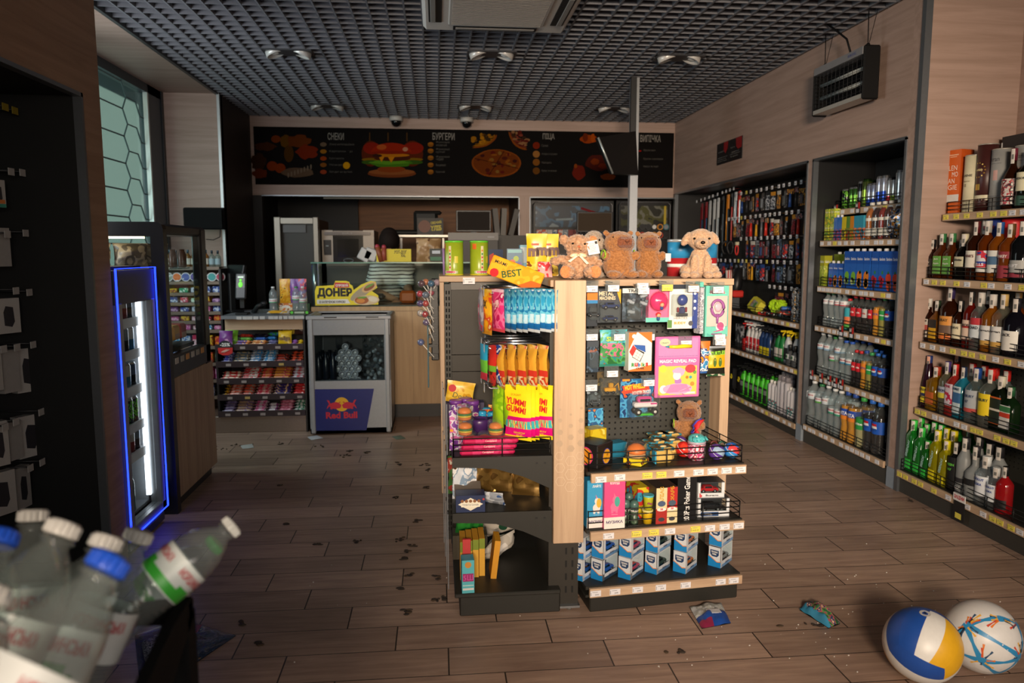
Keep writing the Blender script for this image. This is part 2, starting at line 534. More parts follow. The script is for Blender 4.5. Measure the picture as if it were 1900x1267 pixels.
# right wall: oak facing with two niches
w=MB()
w.bx(XR,3.0,3.956,8.3,1.947,3.06,LW)
w.bx(XR,3.12,3.87,3.956,.115,3.06,LWX)
w.bx(XR,3.0,4.98,5.055,.115,1.947,LWX)
w.bx(3.0,3.06,3.96,9.6,0,3.06,BLACK)
w.bx(XR+.03,3.0,3.956,3.962,.115,1.946,BLACK);w.bx(XR+.03,3.0,4.973,4.979,.115,1.946,BLACK)
w.bx(XR+.03,3.0,5.056,5.062,.115,1.946,BLACK);w.bx(XR+.03,3.0,3.956,7.98,1.938,1.946,BLACK)
w.bx(XR,3.0,7.98,8.05,0,1.947,BLACK)
structure('wall_right',w)
w=MB()
w.bx(3.11,3.17,-3.2,3.87,0,3.06,LW)
structure('wall_recess',w)
AL=mat('7d8288',.35,.7)
t=MB()
for(y0,y1,z1)in((3.955,4.98,1.947),(5.055,7.98,1.947)):
 t.bx(XR-.006,XR+.03,y0-.006,y0+.012,.115,z1,AL)
 t.bx(XR-.006,XR+.03,y1-.012,y1+.006,.115,z1,AL)
 t.bx(XR-.006,XR+.03,y0-.006,y1+.006,z1-.012,z1+.006,AL)
structure('trim_2',t)
t=MB();t.bx(XR-.008,XR+.03,3.846,3.876,0.0,2.75,AL);structure('trim_3',t)
t=MB()
PL=mat('8f9aa6',.5)
t.bx(XR-.004,2.7,3.86,3.957,0,.115,PL);t.bx(XR-.004,2.7,4.978,5.057,0,.115,PL)
structure('baseboard_right',t)

# back wall: oak header carrying the menu, one oak post, kitchen behind
w=MB()
w.bx(-1.9,XR,8.05,8.17,1.905,3.06,LWX)
w.bx(.872,.987,8.05,8.17,0,1.905,LWZ)
w.bx(-1.9,-1.78,8.05,8.17,0,1.905,mat('231f1d',.6))
w.bx(-1.9,3.0,9.5,9.58,0,3.06,wood('8a5c38','6e472b','x',.6))
w.bx(-1.9,-.95,9.42,9.5,0,2.75,mat('1c1917',.6))
w.bx(.9,.96,8.17,9.5,0,2.75,mat('3a2a1e',.6));w.bx(-1.96,-1.9,8.05,9.58,0,3.06,mat('1c1917',.6))
structure('wall_back',w)
t=MB();t.bx(-1.78,.872,8.04,8.06,1.897,1.909,AL);t.bx(.987,XR,8.04,8.06,1.897,1.909,AL)
t.bx(.866,.876,8.04,8.06,0,1.9,AL);t.bx(.983,.993,8.04,8.06,0,1.9,AL);structure('trim_4',t)

# left side: dark wall by the kitchen, oak window recess, near oak frame with a black niche
w=MB()
w.bx(-1.99,-1.87,6.96,8.3,0,3.06,mat('3a332f',.6))
w.bx(-2.42,-1.87,6.95,7.05,0,ZC,LWX)
w.bx(-2.42,-1.895,.8,6.95,ZC,ZC+.04,LWX);w.bx(-2.42,-1.9,.8,7.05,ZC+.04,3.06,LWX)
w.bx(-2.46,-2.34,.8,6.95,0,.85,LW)
structure('wall_left',w)
t=MB();t.bx(-1.885,-1.862,6.935,6.965,0,ZC,mat('b9bcbe',.35,.4));structure('trim_5',t)
w=MB()
NW=wood('a4836b','8b6b55','y',.55)
w.bx(-1.9,-1.345,-3.2,3.275,1.925,3.06,NW)
w.bx(-1.9,-1.345,3.104,3.275,0,1.925,NW);w.bx(-1.9,-1.345,-3.2,.3,0,1.925,NW)
w.bx(-1.9,-1.82,.3,3.104,0,1.925,mat('101112',.6))
w.bx(-1.82,-1.37,3.098,3.104,0,1.925,mat('101112',.6))
w.bx(-1.82,-1.37,.3,3.1,1.918,1.925,mat('101112',.6))
w.bx(-1.82,-1.35,.3,3.1,0,.08,mat('101112',.6))
structure('wall_near_left',w)
t=MB()
t.bx(-1.37,-1.338,.3,3.11,1.915,1.93,AL);t.bx(-1.37,-1.338,3.095,3.11,0,1.93,AL);structure('trim_6',t)

# tall window with a hexagon film and a pale facade outside
FR=mat('49555e',.4,.3)
t=MB()
for(y0,y1)in((3.3,3.36),(4.98,5.26),(6.62,6.94)):
 t.bx(-2.42,-2.34,y0,y1,.85,ZC,FR)
t.bx(-2.42,-2.34,3.3,6.94,ZC-.07,ZC,FR);t.bx(-2.42,-2.34,3.3,6.94,.85,.93,FR)
t.bx(-2.338,-2.330,5.27,5.30,.9,ZC-.02,mat('1d2226',.4));t.bx(-2.338,-2.33,6.90,6.945,.9,ZC,mat('1d2226',.4))
t.bx(-2.37,-2.335,6.585,6.61,.93,ZC-.07,mat('dfe6e6',.3,.3))
structure('window_frame_1',t)
t=MB()
t.bx(-2.385,-2.381,3.36,6.62,.93,ZC-.07,glass('d8ebe6',1.0,.02,1.2))
HX=mat('5d6f70',.5)
def hexline(pts):
 t.tube([(-2.377,p[0],p[1])for p in pts],.006,HX,4)
for k in range(9):
 z=.98+k*.205
 y=6.18
 hexline([(4.9,z+.0),(y,z),(y+.08,z+.1025),(y+.26,z+.1025),(y+.34,z),(6.62,z)])
 if k<8:hexline([(y+.08,z+.1025),(y,z+.205)])
structure('window_1',t)
t=MB();t.bx(-5.6,-5.5,1,26,-.5,7,mat('d9e2dd',.8));t.bx(-5.5,-5.0,1,26,4.6,4.75,mat('3f4a50',.6))
t.bx(-5.5,-3.2,1,26,-.5,-.4,mat('8a8f8d',.8))
structure('facade_outside',t)

# ================================================================== FIXTURES ON WALLS AND CEILING
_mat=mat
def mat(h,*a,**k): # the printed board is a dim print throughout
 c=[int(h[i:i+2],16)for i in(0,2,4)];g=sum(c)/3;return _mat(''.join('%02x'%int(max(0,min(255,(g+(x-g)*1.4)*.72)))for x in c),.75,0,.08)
def px(u,v,y):
 p=aty(u,v,y);return(p.x,p.z)
YM=8.035
BM=face_front((0,YM,0))
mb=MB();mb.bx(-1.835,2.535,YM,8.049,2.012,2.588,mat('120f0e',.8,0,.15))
board=thing('menu_board','long black menu board over the kitchen opening with food pictures','menu board',(0,YM,2.01))
def bpart(name,m,lab=None):
 o=obj(name,m,board,lab);o.location=(0,-YM,-2.01);return o
bpart('panel',mb)
def blob(m,cu,cv,ru,rv,c,z,n=22,wob=0,a0=0,a1=2*pi):
 pts=[]
 for i in range(n+(0 if a1-a0>6.2 else 1)):
  t=a0+(a1-a0)*i/n
  k=1+wob*sin(5*t+cu)+wob*.6*sin(9*t+cv)
  pts.append(px(cu+ru*k*cos(t),cv+rv*k*sin(t),YM))
 m.poly(pts[::-1],c,BM@T(0,0,z))
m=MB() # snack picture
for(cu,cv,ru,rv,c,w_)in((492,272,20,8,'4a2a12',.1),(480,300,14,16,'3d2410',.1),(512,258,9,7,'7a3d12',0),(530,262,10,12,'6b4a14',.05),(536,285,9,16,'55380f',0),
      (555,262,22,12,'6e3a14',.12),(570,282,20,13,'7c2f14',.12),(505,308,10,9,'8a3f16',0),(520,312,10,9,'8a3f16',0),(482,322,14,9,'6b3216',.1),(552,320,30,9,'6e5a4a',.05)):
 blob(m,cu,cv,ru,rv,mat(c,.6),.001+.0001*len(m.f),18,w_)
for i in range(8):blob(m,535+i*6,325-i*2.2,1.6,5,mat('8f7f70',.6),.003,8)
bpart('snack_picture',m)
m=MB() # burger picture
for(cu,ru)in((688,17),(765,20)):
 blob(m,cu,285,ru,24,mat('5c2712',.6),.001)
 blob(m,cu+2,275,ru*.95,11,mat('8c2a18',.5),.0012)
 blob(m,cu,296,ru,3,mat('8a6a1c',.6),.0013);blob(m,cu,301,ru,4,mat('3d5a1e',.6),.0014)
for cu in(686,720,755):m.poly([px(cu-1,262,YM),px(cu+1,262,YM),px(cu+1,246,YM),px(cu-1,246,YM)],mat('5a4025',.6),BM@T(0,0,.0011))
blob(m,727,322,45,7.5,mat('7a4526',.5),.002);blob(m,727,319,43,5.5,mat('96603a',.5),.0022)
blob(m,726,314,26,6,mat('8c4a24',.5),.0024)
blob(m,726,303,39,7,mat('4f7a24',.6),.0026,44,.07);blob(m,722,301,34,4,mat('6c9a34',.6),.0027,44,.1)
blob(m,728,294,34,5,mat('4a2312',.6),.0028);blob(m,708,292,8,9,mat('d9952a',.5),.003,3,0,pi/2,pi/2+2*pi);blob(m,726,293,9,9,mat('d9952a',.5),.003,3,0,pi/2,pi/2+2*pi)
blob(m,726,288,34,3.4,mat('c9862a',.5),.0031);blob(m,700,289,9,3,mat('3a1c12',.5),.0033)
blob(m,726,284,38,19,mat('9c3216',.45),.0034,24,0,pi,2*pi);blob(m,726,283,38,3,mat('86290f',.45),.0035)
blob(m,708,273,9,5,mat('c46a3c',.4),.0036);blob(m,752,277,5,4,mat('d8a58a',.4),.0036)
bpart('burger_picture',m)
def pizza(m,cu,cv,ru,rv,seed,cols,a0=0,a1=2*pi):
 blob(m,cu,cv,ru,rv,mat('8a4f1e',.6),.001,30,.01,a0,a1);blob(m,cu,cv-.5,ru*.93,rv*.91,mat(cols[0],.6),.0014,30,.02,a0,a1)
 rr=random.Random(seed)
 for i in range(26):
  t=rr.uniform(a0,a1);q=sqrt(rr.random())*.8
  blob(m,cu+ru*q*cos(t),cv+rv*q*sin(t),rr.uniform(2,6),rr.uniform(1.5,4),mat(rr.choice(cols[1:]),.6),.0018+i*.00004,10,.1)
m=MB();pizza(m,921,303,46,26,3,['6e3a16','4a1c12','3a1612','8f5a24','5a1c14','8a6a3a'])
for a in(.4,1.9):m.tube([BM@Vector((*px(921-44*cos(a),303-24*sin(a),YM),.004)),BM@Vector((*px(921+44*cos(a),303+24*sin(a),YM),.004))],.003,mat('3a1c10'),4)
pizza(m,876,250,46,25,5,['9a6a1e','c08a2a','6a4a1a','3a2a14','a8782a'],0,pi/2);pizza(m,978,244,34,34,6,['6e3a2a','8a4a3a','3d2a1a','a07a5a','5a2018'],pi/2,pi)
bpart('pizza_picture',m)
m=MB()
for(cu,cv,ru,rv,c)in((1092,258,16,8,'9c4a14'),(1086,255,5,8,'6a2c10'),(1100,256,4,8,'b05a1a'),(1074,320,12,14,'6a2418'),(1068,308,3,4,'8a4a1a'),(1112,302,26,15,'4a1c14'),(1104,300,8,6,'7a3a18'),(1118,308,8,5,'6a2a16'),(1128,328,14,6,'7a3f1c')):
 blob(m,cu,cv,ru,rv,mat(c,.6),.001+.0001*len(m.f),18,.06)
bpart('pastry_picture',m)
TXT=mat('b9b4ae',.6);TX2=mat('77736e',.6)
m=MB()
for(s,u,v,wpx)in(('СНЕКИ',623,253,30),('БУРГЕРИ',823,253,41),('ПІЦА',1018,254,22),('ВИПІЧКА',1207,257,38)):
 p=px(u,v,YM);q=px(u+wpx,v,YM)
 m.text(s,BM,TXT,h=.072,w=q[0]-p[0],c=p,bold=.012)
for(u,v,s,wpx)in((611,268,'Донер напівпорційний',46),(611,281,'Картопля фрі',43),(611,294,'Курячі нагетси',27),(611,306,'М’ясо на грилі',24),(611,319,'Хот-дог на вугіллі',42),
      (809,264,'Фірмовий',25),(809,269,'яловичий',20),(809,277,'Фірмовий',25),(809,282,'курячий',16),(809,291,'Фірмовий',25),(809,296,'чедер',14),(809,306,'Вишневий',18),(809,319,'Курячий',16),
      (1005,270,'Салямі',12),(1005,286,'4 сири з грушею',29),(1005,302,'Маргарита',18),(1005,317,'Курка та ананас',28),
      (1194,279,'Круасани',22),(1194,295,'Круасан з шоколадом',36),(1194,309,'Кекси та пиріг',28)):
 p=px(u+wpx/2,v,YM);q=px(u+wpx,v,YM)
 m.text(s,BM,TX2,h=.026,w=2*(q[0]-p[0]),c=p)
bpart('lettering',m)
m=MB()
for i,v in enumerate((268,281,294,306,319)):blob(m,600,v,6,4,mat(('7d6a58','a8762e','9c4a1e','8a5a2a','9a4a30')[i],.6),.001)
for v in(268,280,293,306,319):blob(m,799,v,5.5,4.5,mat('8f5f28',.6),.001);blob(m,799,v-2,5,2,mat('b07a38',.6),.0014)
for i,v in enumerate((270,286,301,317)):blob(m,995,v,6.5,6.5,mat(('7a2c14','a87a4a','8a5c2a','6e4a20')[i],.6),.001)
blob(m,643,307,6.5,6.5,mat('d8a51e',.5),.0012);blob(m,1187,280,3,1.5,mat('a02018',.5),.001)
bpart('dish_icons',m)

mat=_mat
# ceiling air conditioner
ac=thing('air_conditioner','white ceiling cassette air conditioner at the top of the picture','air conditioner',(.36,4.33,ZC))
AW=mat('cfcac4',.5)
m=MB();m.box((0,0,-.012),(.855,.855,.045),AW,None,.02);obj('panel',m,ac)
m=MB();m.box((0,0,-.036),(.56,.56,.014),mat('bdb8b2',.55),None,.01)
for i in range(24):m.box((0,-.25+i*.022,-.0445),(.52,.008,.004),mat('a7a29c',.6))
obj('grille',m,ac)
for(x,y,a)in((.355,0,0),(-.355,0,0),(0,.355,pi/2),(0,-.355,pi/2)):
 m=MB();X=T(x,y,-.036)@R(a);m.box((0,0,0),(.075,.5,.006),mat('1a1a1b',.5),X,.004)
 m.box((.012*(1 if x>0 else-1),0,-.006),(.03,.47,.006),mat('8f8c88',.5),X,.003);obj('air_outlet',m,ac)

# double downlights
K=Kind('downlight','ceiling light')
m=MB();m.box((0,0,-.004),(.34,.17,.012),mat('55565a',.4,.6),None,.004);K.add('frame',m)
for s in(-1,1):
 m=MB();X=T(s*.085,0,-.012)@R(.35*s,'Y')
 m.lathe([(.066,.03),(.068,-.012),(.06,-.014),(.052,.004),(.03,.016)],mat('d4d2ce',.3,.2),X,18)
 m.ell((0,0,.006),(.034,.034,.014),mat('f3f1ea',.25),X);K.add('spot_lamp' if s<0 else 'spot_lamp_2',m)
K.parts[2]=('spot_lamp',K.parts[2][1],None)
for(u,v,lab)in((535,97,'double ceiling spotlight in the grid, far left of the near row'),(912,100,'double ceiling spotlight in the grid just behind the air conditioner'),(1260,107,'double ceiling spotlight in the grid on the side of the insect killer'),
     (607,197,'double ceiling spotlight above the snacks column of the menu'),(882,198,'double ceiling spotlight in front of the second dome camera'),(1140,201,'double ceiling spotlight close beside the steel pole')):
 p=atz(u,v,ZC);o=place(K,(p.x,p.y,ZC+.004),lab,group='ceiling spotlights')
# dome cameras
K=Kind('dome_camera','security camera')
m=MB();m.lathe([(.068,0),(.068,-.03),(.06,-.045)],mat('c9c7c2',.4),None,20);K.add('base',m)
m=MB();m.ell((0,0,-.05),(.052,.052,.05),mat('121316',.12));K.add('dome',m)
for(u,lab)in((735,'black dome camera under the ceiling above the burger picture'),(866,'black dome camera under the ceiling above the pizza picture')):
 p=aty(u,222,7.93);place(K,(p.x,7.93,ZC),lab,group='dome cameras')

# steel pole and the tilted screen on it
pl=thing('steel_pole','grey square steel pole rising from behind the plush toys to the ceiling','pole',(1.565,6.03,0))
m=MB();m.box((.008,0,1.345),(.062,.062,2.69),mat('a9adb2',.35,.5));obj('post',m,pl)
m=MB();m.box((-.012,-.045,2.38),(.045,.03,.62),BLACK);obj('cable_cover',m,pl)
q=[aty(1110,255,5.72),aty(1137,322,5.78),aty(1184,325,5.99),aty(1180,243,5.95)]
c=sum(q,Vector())/4;n=(q[1]-q[0]).cross(q[3]-q[0]).normalized()
if n.y>0:n=-n
tvt=thing('tilted_screen','black screen tilted on the steel pole in front of the menu board','screen',c)
m=MB();vs=[p-c for p in q]+[p-c-n*.035 for p in q]
m.add(vs,[(3,2,1,0),(4,5,6,7),(0,1,5,4),(1,2,6,5),(2,3,7,6),(3,0,4,7)],mat('0e0f10',.3));obj('housing',m,tvt)
m=MB();m.tube([q[0]-c,q[1]-c],.009,mat('aeb4b4',.3,.5),5);obj('edge_strip',m,tvt,'pale metal edge')
m=MB();m.box(tuple(Vector((1.53,6.0,(q[2].z+q[3].z)/2))-c),(.1,.06,.1),BLACK);obj('bracket',m,tvt)

# insect killer on the right wall
zp=thing('insect_killer','black insect killer with silver top hanging high on the oak wall','insect killer',(2.46,4.48,2.2))
m=MB();BK=mat('0c0c0d',.6,0,.2)
for y in(-.285,.285):m.box((-.0,y,.14),(.1,.018,.3),BK,None,.012)
m.box((.045,0,.14),(.008,.56,.27),BK);obj('housing',m,zp)
m=MB();m.box((-.02,0,.262),(.066,.555,.042),mat('a9a9ad',.35,.5));m.text('EUROTEC',face_left((-.0535,-.17,.262)),mat('3d4d9a'),h=.014);obj('top_cover',m,zp)
m=MB();m.box((-.0,0,.012),(.094,.555,.024),mat('c0beb8',.4,.4));obj('tray',m,zp)
for z in(.1,.18):
 m=MB();m.tube([(.0,-.27,z),(.0,.27,z)],.012,mat('b9bcb8',.3),8);obj('lamp_tube',m,zp)
m=MB()
for i in range(9):m.tube([(-.046,-.275,.04+i*.024),(-.046,.275,.04+i*.024)],.0016,mat('3b3b3d',.4,.6),4)
for i in range(12):m.tube([(-.044,-.26+i*.047,.03),(-.044,-.26+i*.047,.24)],.0016,mat('3b3b3d',.4,.6),4)
obj('grille',m,zp)
for y in(-.24,.24):
 m=MB();m.tube([(0,y,.28),(.0,y+.01,.49)],.003,BK,5);m.tube([(0,y,.28),(.03,y-.03,.49)],.002,BK,5);m.ell((0,y,.3),.012,BK,None,8,6);obj('hanging_wire',m,zp)
m=MB();m.tube([(-.02,-.1,.28),(-.03,-.06,.38),(-.06,.03,.46),(-.08,.08,.5)],.006,BK,6);obj('power_cable',m,zp)

# notice on the right wall
sg=thing('notice_panel','small black notice with two red corners on the oak wall','notice',(XR-.003,6.49,2.2))
m=MB();m.box((0,0,0),(.006,.57,.185),mat('17171a',.5));FL=face_left((-.0035,0,0))
m.poly([(-.02,.09),(-.12,.09),(-.12,.02),(-.075,-.01),(-.03,.03)],mat('8f1a20',.5),FL@T(0,0,.0006));m.poly([(.28,.09),(.15,.09),(.16,.02),(.2,-.005),(.28,.0)],mat('8f1a20',.5),FL@T(0,0,.0006))
m.rect(-.003,.003,-.09,.09,.0006,mat('3a3a3d'),FL);obj('panel',m,sg)
m=MB()
for(x,y,s,w_)in((-.18,.015,'НЕ ПАЛИТИ',.14),(-.14,-.035,'Правила магазину',.23),(-.16,-.052,'куріння заборонено',.2),(-.15,-.068,'Дякуємо за покупку',.22),(.08,.02,'УВАГА',.1),(.14,-.02,'ведеться',.16),(.14,-.036,'відеоспостереження',.22),(.12,-.055,'Вас знімають',.16)):
 m.text(s,FL,mat('9a9a98'),w=w_,h=.011,c=(x,y))
obj('lettering',m,sg)

# dark display hung by the window
mo=thing('wall_monitor','dark flat display hanging before the oak return wall by the window','monitor',(0,6.55,0))
a_,b_=aty(342,385,6.55),aty(418,426,6.55);mo.location=((a_.x+b_.x)/2,6.55,(a_.z+b_.z)/2)
W_,H_=b_.x-a_.x,a_.z-b_.z
m=MB();m.box((0,0,0),(W_,.04,H_),mat('141416',.8,0,.1),None,.004);m.rect(-W_/2+.008,W_/2-.008,-H_/2+.008,H_/2-.008,.0205,mat('0e0f10',.7,0,.1),face_front((0,-.041,0)));obj('housing',m,mo)
m=MB();m.tube([(.12,0,-H_/2),(.115,0,-H_/2-.06),(.06,0,-H_/2-.085),(.0,0,-H_/2-.08)],.004,BK,5);obj('cable',m,mo)
m=MB();m.tube([(0,.02,0),(0,.4,0)],.02,BK,8);obj('wall_arm',m,mo)

# ================================================================== ISLAND SHELVING
def rail_guard(m,pts,z,h=.062,n=4,mt=None,posts=6):
 """low wire guard: rails along a path, uprights in between"""
 mt=mt or WIRE
 pts=[Vector((p[0],p[1],0))for p in pts]
 for i in range(n):
  m.tube([p+Vector((0,0,z+h*i/(n-1)))for p in pts],.0022 if i else .0016,mt,5)
 for a,b in zip(pts[:-1],pts[1:]):
  k=max(1,int(round((b-a).length/.16)))
  for j in range(k+1):
   p=a.lerp(b,j/k);m.tube([p+Vector((0,0,z)),p+Vector((0,0,z+h))],.0024,mt,5)
 return m
GON=mat('272622',.5,.1);GON2=mat('2c2822',.55,.05)
isl=thing('island_gondola','free-standing island shelving with oak posts and black shelves, mid-shop','shelving unit',(.47,2.9,0))
IO=Vector((.47,2.9,0))
def ipart(name,m,parent=None,lab=None):
 o=obj(name,m,parent if parent is not None else isl,lab)
 if parent is None:o.location=-IO
 return o
RBM=T(.53,2.6,0)@R(radians(6))
RBI=RBM.inverted()
def rb(u,v,d):
 o=RBI@Vector((0,0,CAMZ));r=(RBI.to_3x3())@_ray(u,v)
 p=o+r*((d-o.y)/r.y)
 return p # local coordinates of the right bay
# near oak post with hexagon decal
m=MB();m.bx(.411,.523,2.62,2.655,.268,1.23,OAK_Z,.002)
HD=mat('b39a80',.6);F0=face_front((0,2.6195,0))
def hexa(c,r,hollow,z=.0004):
 P_=[(c[0]+r*cos(pi/3*i),c[1]+r*sin(pi/3*i))for i in range(6)]
 if not hollow:m.poly(P_,HD,F0@T(0,0,z))
 else:
  q=[(c[0]+r*.93*cos(pi/3*i),c[1]+r*.93*sin(pi/3*i))for i in range(6)]
  for i in range(6):
   j=(i+1)%6
   m.add([(*P_[i],z),(*P_[j],z),(*q[j],z),(*q[i],z)],[(0,1,2,3)],mat('d3bda2',.6),F0)
for(u,v,r_,h)in((1039,760,3,0),(1079,757,3,0),(1059,769,2.5,0),(1039,780,4.5,0),(1078,780,5,0),(1059,790,4.5,0),(1039,802,6,0),(1078,800,6,0),(1059,811,6,0),(1038,823,7,0),(1078,822,7,0),(1059,832,7.5,0),
      (1038,846,9,1),(1079,845,8,1),(1059,855,11,1),(1039,868,10,1),(1078,868,9,1),(1059,880,12,1),(1040,893,10,1),(1077,893,9,1),(1058,903,11,1)):
 p=px(u,v,2.62);r0=r_*2.62/1396
 if p[0]-r0<.412:p=(.412+r0,p[1])
 if p[0]+r0>.522:p=(.522-r0,p[1])
 hexa(p,r0,h)
ipart('oak_post',m)
m=MB();m.bx(.445,.512,2.66,2.72,0.012,1.2,GON2)
for i in range(22):
 for x in(.466,.49):m.bx(x-.0035,x+.0035,2.6585,2.66,.06+i*.05,.085+i*.05,mat('0d0d0d',.8))
m.bx(.44,.516,2.64,2.72,.008,.016,mat('8d8f92',.35,.7));m.lathe([(.011,0),(.011,.012)],mat('9a9a96',.4,.6),T(.478,2.655,0),10)
ipart('upright',m)
# top boards
m=MB();m.bx(.008,.46,3.27,3.66,1.2,1.225,OAK_X,.002);ipart('top_board',m)
m=MB();m.bx(.40,.523,2.655,3.3,1.205,1.23,OAK_Y,.002);ipart('top_board',m)
m=MB();m.bx(-.02,.70,.28,.66,1.196,1.222,OAK_X,.002,RBM);ipart('top_board',m)
# left bay: empty dark back with an oak end strip
m=MB();m.bx(.009,.028,3.28,3.33,.255,1.2,OAK_Z,.002);ipart('oak_end_strip',m)
m=MB();m.bx(.058,.42,3.31,3.33,.06,.80,GON2);m.bx(.058,.42,3.309,3.33,.803,.875,GON2);m.bx(.058,.42,3.31,3.33,.878,1.17,GON2)
m.bx(.058,.42,3.295,3.31,1.165,1.2,mat('5a5651',.5));m.bx(.05,.42,3.33,3.36,0,1.2,GON)
ipart('back_panel',m)
m=MB();m.bx(.03,.058,3.285,3.33,.04,1.19,GON)
for i in range(42):
 for x in(.038,.05):m.bx(x-.003,x+.003,3.2835,3.285,.08+i*.026,.096+i*.026,mat('0a0a0a',.9))
ipart('slotted_strip',m)
m=MB();m.bx(.4,.445,2.66,3.3,.05,1.2,GON2);ipart('spine_panel',m)
m=MB();m.bx(.068,.44,2.63,3.28,0.0,.075,GON,.004);m.bx(.05,.44,2.62,3.3,.075,.09,GON,.003);ipart('base',m)
def side_bracket(m,y,z,tip=.035,root=.125):
 m.poly([(.045,z),(.045,z-tip),(.12,z-tip-.003),(.2,z-tip*1.25),(.3,z-.075),(.405,z-root),(.405,z)],GON,basis((0,y,0),(1,0,0),(0,0,1)),.006)
ptag=0
for z in(.6,.395):
 m=MB();m.bx(.045,.405,2.622,3.28,z-.012,z,GON);side_bracket(m,2.626,z);side_bracket(m,3.285,z)
 for x in(.345,.375):m.bx(x,x+.008,2.6185,2.62,z-.03,z-.024,mat('0a0a0a'))
 sh=ipart('shelf',m)
 m=MB()
 if z==.6:
  rail_guard(m,[(.40,2.63),(.05,2.63),(.05,3.27)],z,.066);ipart('wire_guard',m,sh)
GS=mat('74777c',.45)
for(z0,z1)in((.605,.79),(.4,.58),(.1,.385)):
 for i in range(4):
  m=MB();m.box((.028-.004*i,2.66+.15*i,(z0+z1)/2),(.003,.03,z1-z0),GS,T(0,0,0));ipart('ticket_strip',m)
# right bay: pegboard, three shelves, base
m=MB();m.bx(0,.66,.385,.40,.05,1.195,mat('3a3a36',.55))
for i in range(26):
 for j in range(40):
  x,z=.015+i*.025,.2+j*.025
  m.add([(x-.004,.3845,z-.004),(x+.004,.3845,z-.004),(x+.004,.3845,z+.004),(x-.004,.3845,z+.004)],[(0,1,2,3)],mat('0b0b0b',.9),RBM)
m2=MB()
m.v=[RBM@v if i<8 else v for i,v in enumerate(m.v)]
ipart('pegboard',m)
m=MB();m.bx(.665,.705,.30,.40,.27,1.196,OAK_Z,.002,RBM);ipart('oak_end_post',m)
m=MB();m.bx(.02,.615,.012,.385,0,.062,GON,.004,RBM);m.bx(.0,.62,.004,.385,.062,.072,GON,.002,RBM);ipart('base',m)
SHELFZ=[.54,.322,.106]
TAGS={0:[(1115,881,'369',0),(1150,877,'349',0),(1201,874,'АКЦІЯ 339',1),(1227,873,'АКЦІЯ 499',1),(1260,873,'349',0),(1296,868,'899',0),(1322,869,'249',0),(1348,867,'129',0),(1374,866,'199',0)],
  1:[(1129,996,'179',0),(1181,992,'АКЦІЯ 49',1),(1213,989,'АКЦІЯ 149',1),(1243,985,'299',0),(1290,984,'АКЦІЯ 399',1),(1317,981,'299',0),(1344,979,'399',0),(1370,977,'429',0)],
  2:[(1105,1097,'399',0),(1141,1094,'399',0),(1183,1091,'299',0),(1226,1086,'399',0),(1272,1082,'299',0),(1337,1077,'299',0),(1361,1076,'349',0)]}
def price_tag(m,F,c,s,yellow,w=.042,h=.022,z=.002,txt=True):
 m.box((c[0],c[1],z/2),(w,h,z),TAGY if yellow else TAGW,F)
 if txt:
  m.text(s,F,INK,h=h*.27,w=w*(.34 if len(s)<5 else .66),c=(c[0]+(w*.12 if len(s)<5 else 0),c[1]-h*.2),z=z+.0003)
  m.rect(c[0]-w*.3,c[0]+w*.2,c[1]+h*.2,c[1]+h*.28,z+.0003,mat('8a8a90'),F)
  for i in range(3):m.rect(c[0]-w*.46,c[0]-w*.4,c[1]-h*.3+i*h*.2,c[1]-h*.18+i*h*.2,z+.0003,mat('55555a'),F)
for k,z in enumerate(SHELFZ):
 m=MB();m.bx(.0,.62,.002,.385,z-.014,z,GON,.002,RBM)
 sh=ipart('shelf',m)
 m=MB();m.bx(.012,.62,-.014,.0,z-.038,z-.004,OAK_X,.001,RBM);ipart('oak_rail',m,sh)
 F=RBM@face_front((0,-.0145,0))
 for(u,v,s,yl)in TAGS[k]:
  p=rb(u,v,-.0145);m=MB();price_tag(m,F,(min(p.x,.597),z-.021+(-.004 if k==0 and u==1115 else 0)),s,yl,w=.041 if len(s)<6 else .039);ipart('price_tag',m,sh)
 if k<2:
  m=MB();rail_guard(m,[(.01,.37),(.01,.012),(.612,.012),(.612,.37)],z,.066);m.v=[RBM@v for v in m.v];ipart('wire_guard',m,sh)

# ---- pouches, boxes, hooks
def pouch(m,w,h,t,mf,mb_=None,seed=0,crinkle=.12,taper=0,seal=.05,nu=8,nv=14):
 """filled bag hanging in the local x (width) z (height, 0 at the bottom) plane, front towards -y"""
 def fn(side):
  def g(u,v):
   e=sin(pi*min(1,max(0,(v-seal)/(1-2*seal))))**.55 if seal<v<1-seal else 0
   q=sin(pi*u)**.6 if 0<u<1 else 0
   ww=w*(1-.07*e)*(1-taper*v)
   y=-side*t/2*e*q
   y+=t*crinkle*e*noise.noise(Vector((u*3.1+seed,v*5.3,side*2.2+seed)))
   y+=.25*t*(noise.noise(Vector((u*1.3+seed*2,v*1.6,seed))))
   return Vector(((u-.5)*ww,y,h*v))
  return g
 M=None
 m.surf(fn(1),nu,nv,mf,M);m.surf(fn(-1),nu,nv,mb_ or mf,M)
 return m
def bands(lst):
 """colour by height: list of (upper limit 0..1, material)"""
 def f(u,v):
  for lim,mt in lst:
   if v<=lim:return mt
  return lst[-1][1]
 return f
def carton(m,w,d,h,side,front=None,b=.0):
 m.box((0,0,h/2),(w,d,h),side,None,b)
 if front:m.rect(-w/2+.0006,w/2-.0006,.0006,h-.0006,.0004,front,face_front((0,-d/2,0)))
 return m
FY=lambda d:face_front((0,-d/2-.0008,0))
def put(name,m,label,cat,loc,rz=0,group=None,rot=None,sc=1):
 k=Kind(name,cat);k.add('body',m);k.parts[0]=('body',k.parts[0][1],None)
 return place(k,loc,label,rz,group,sc,rot)
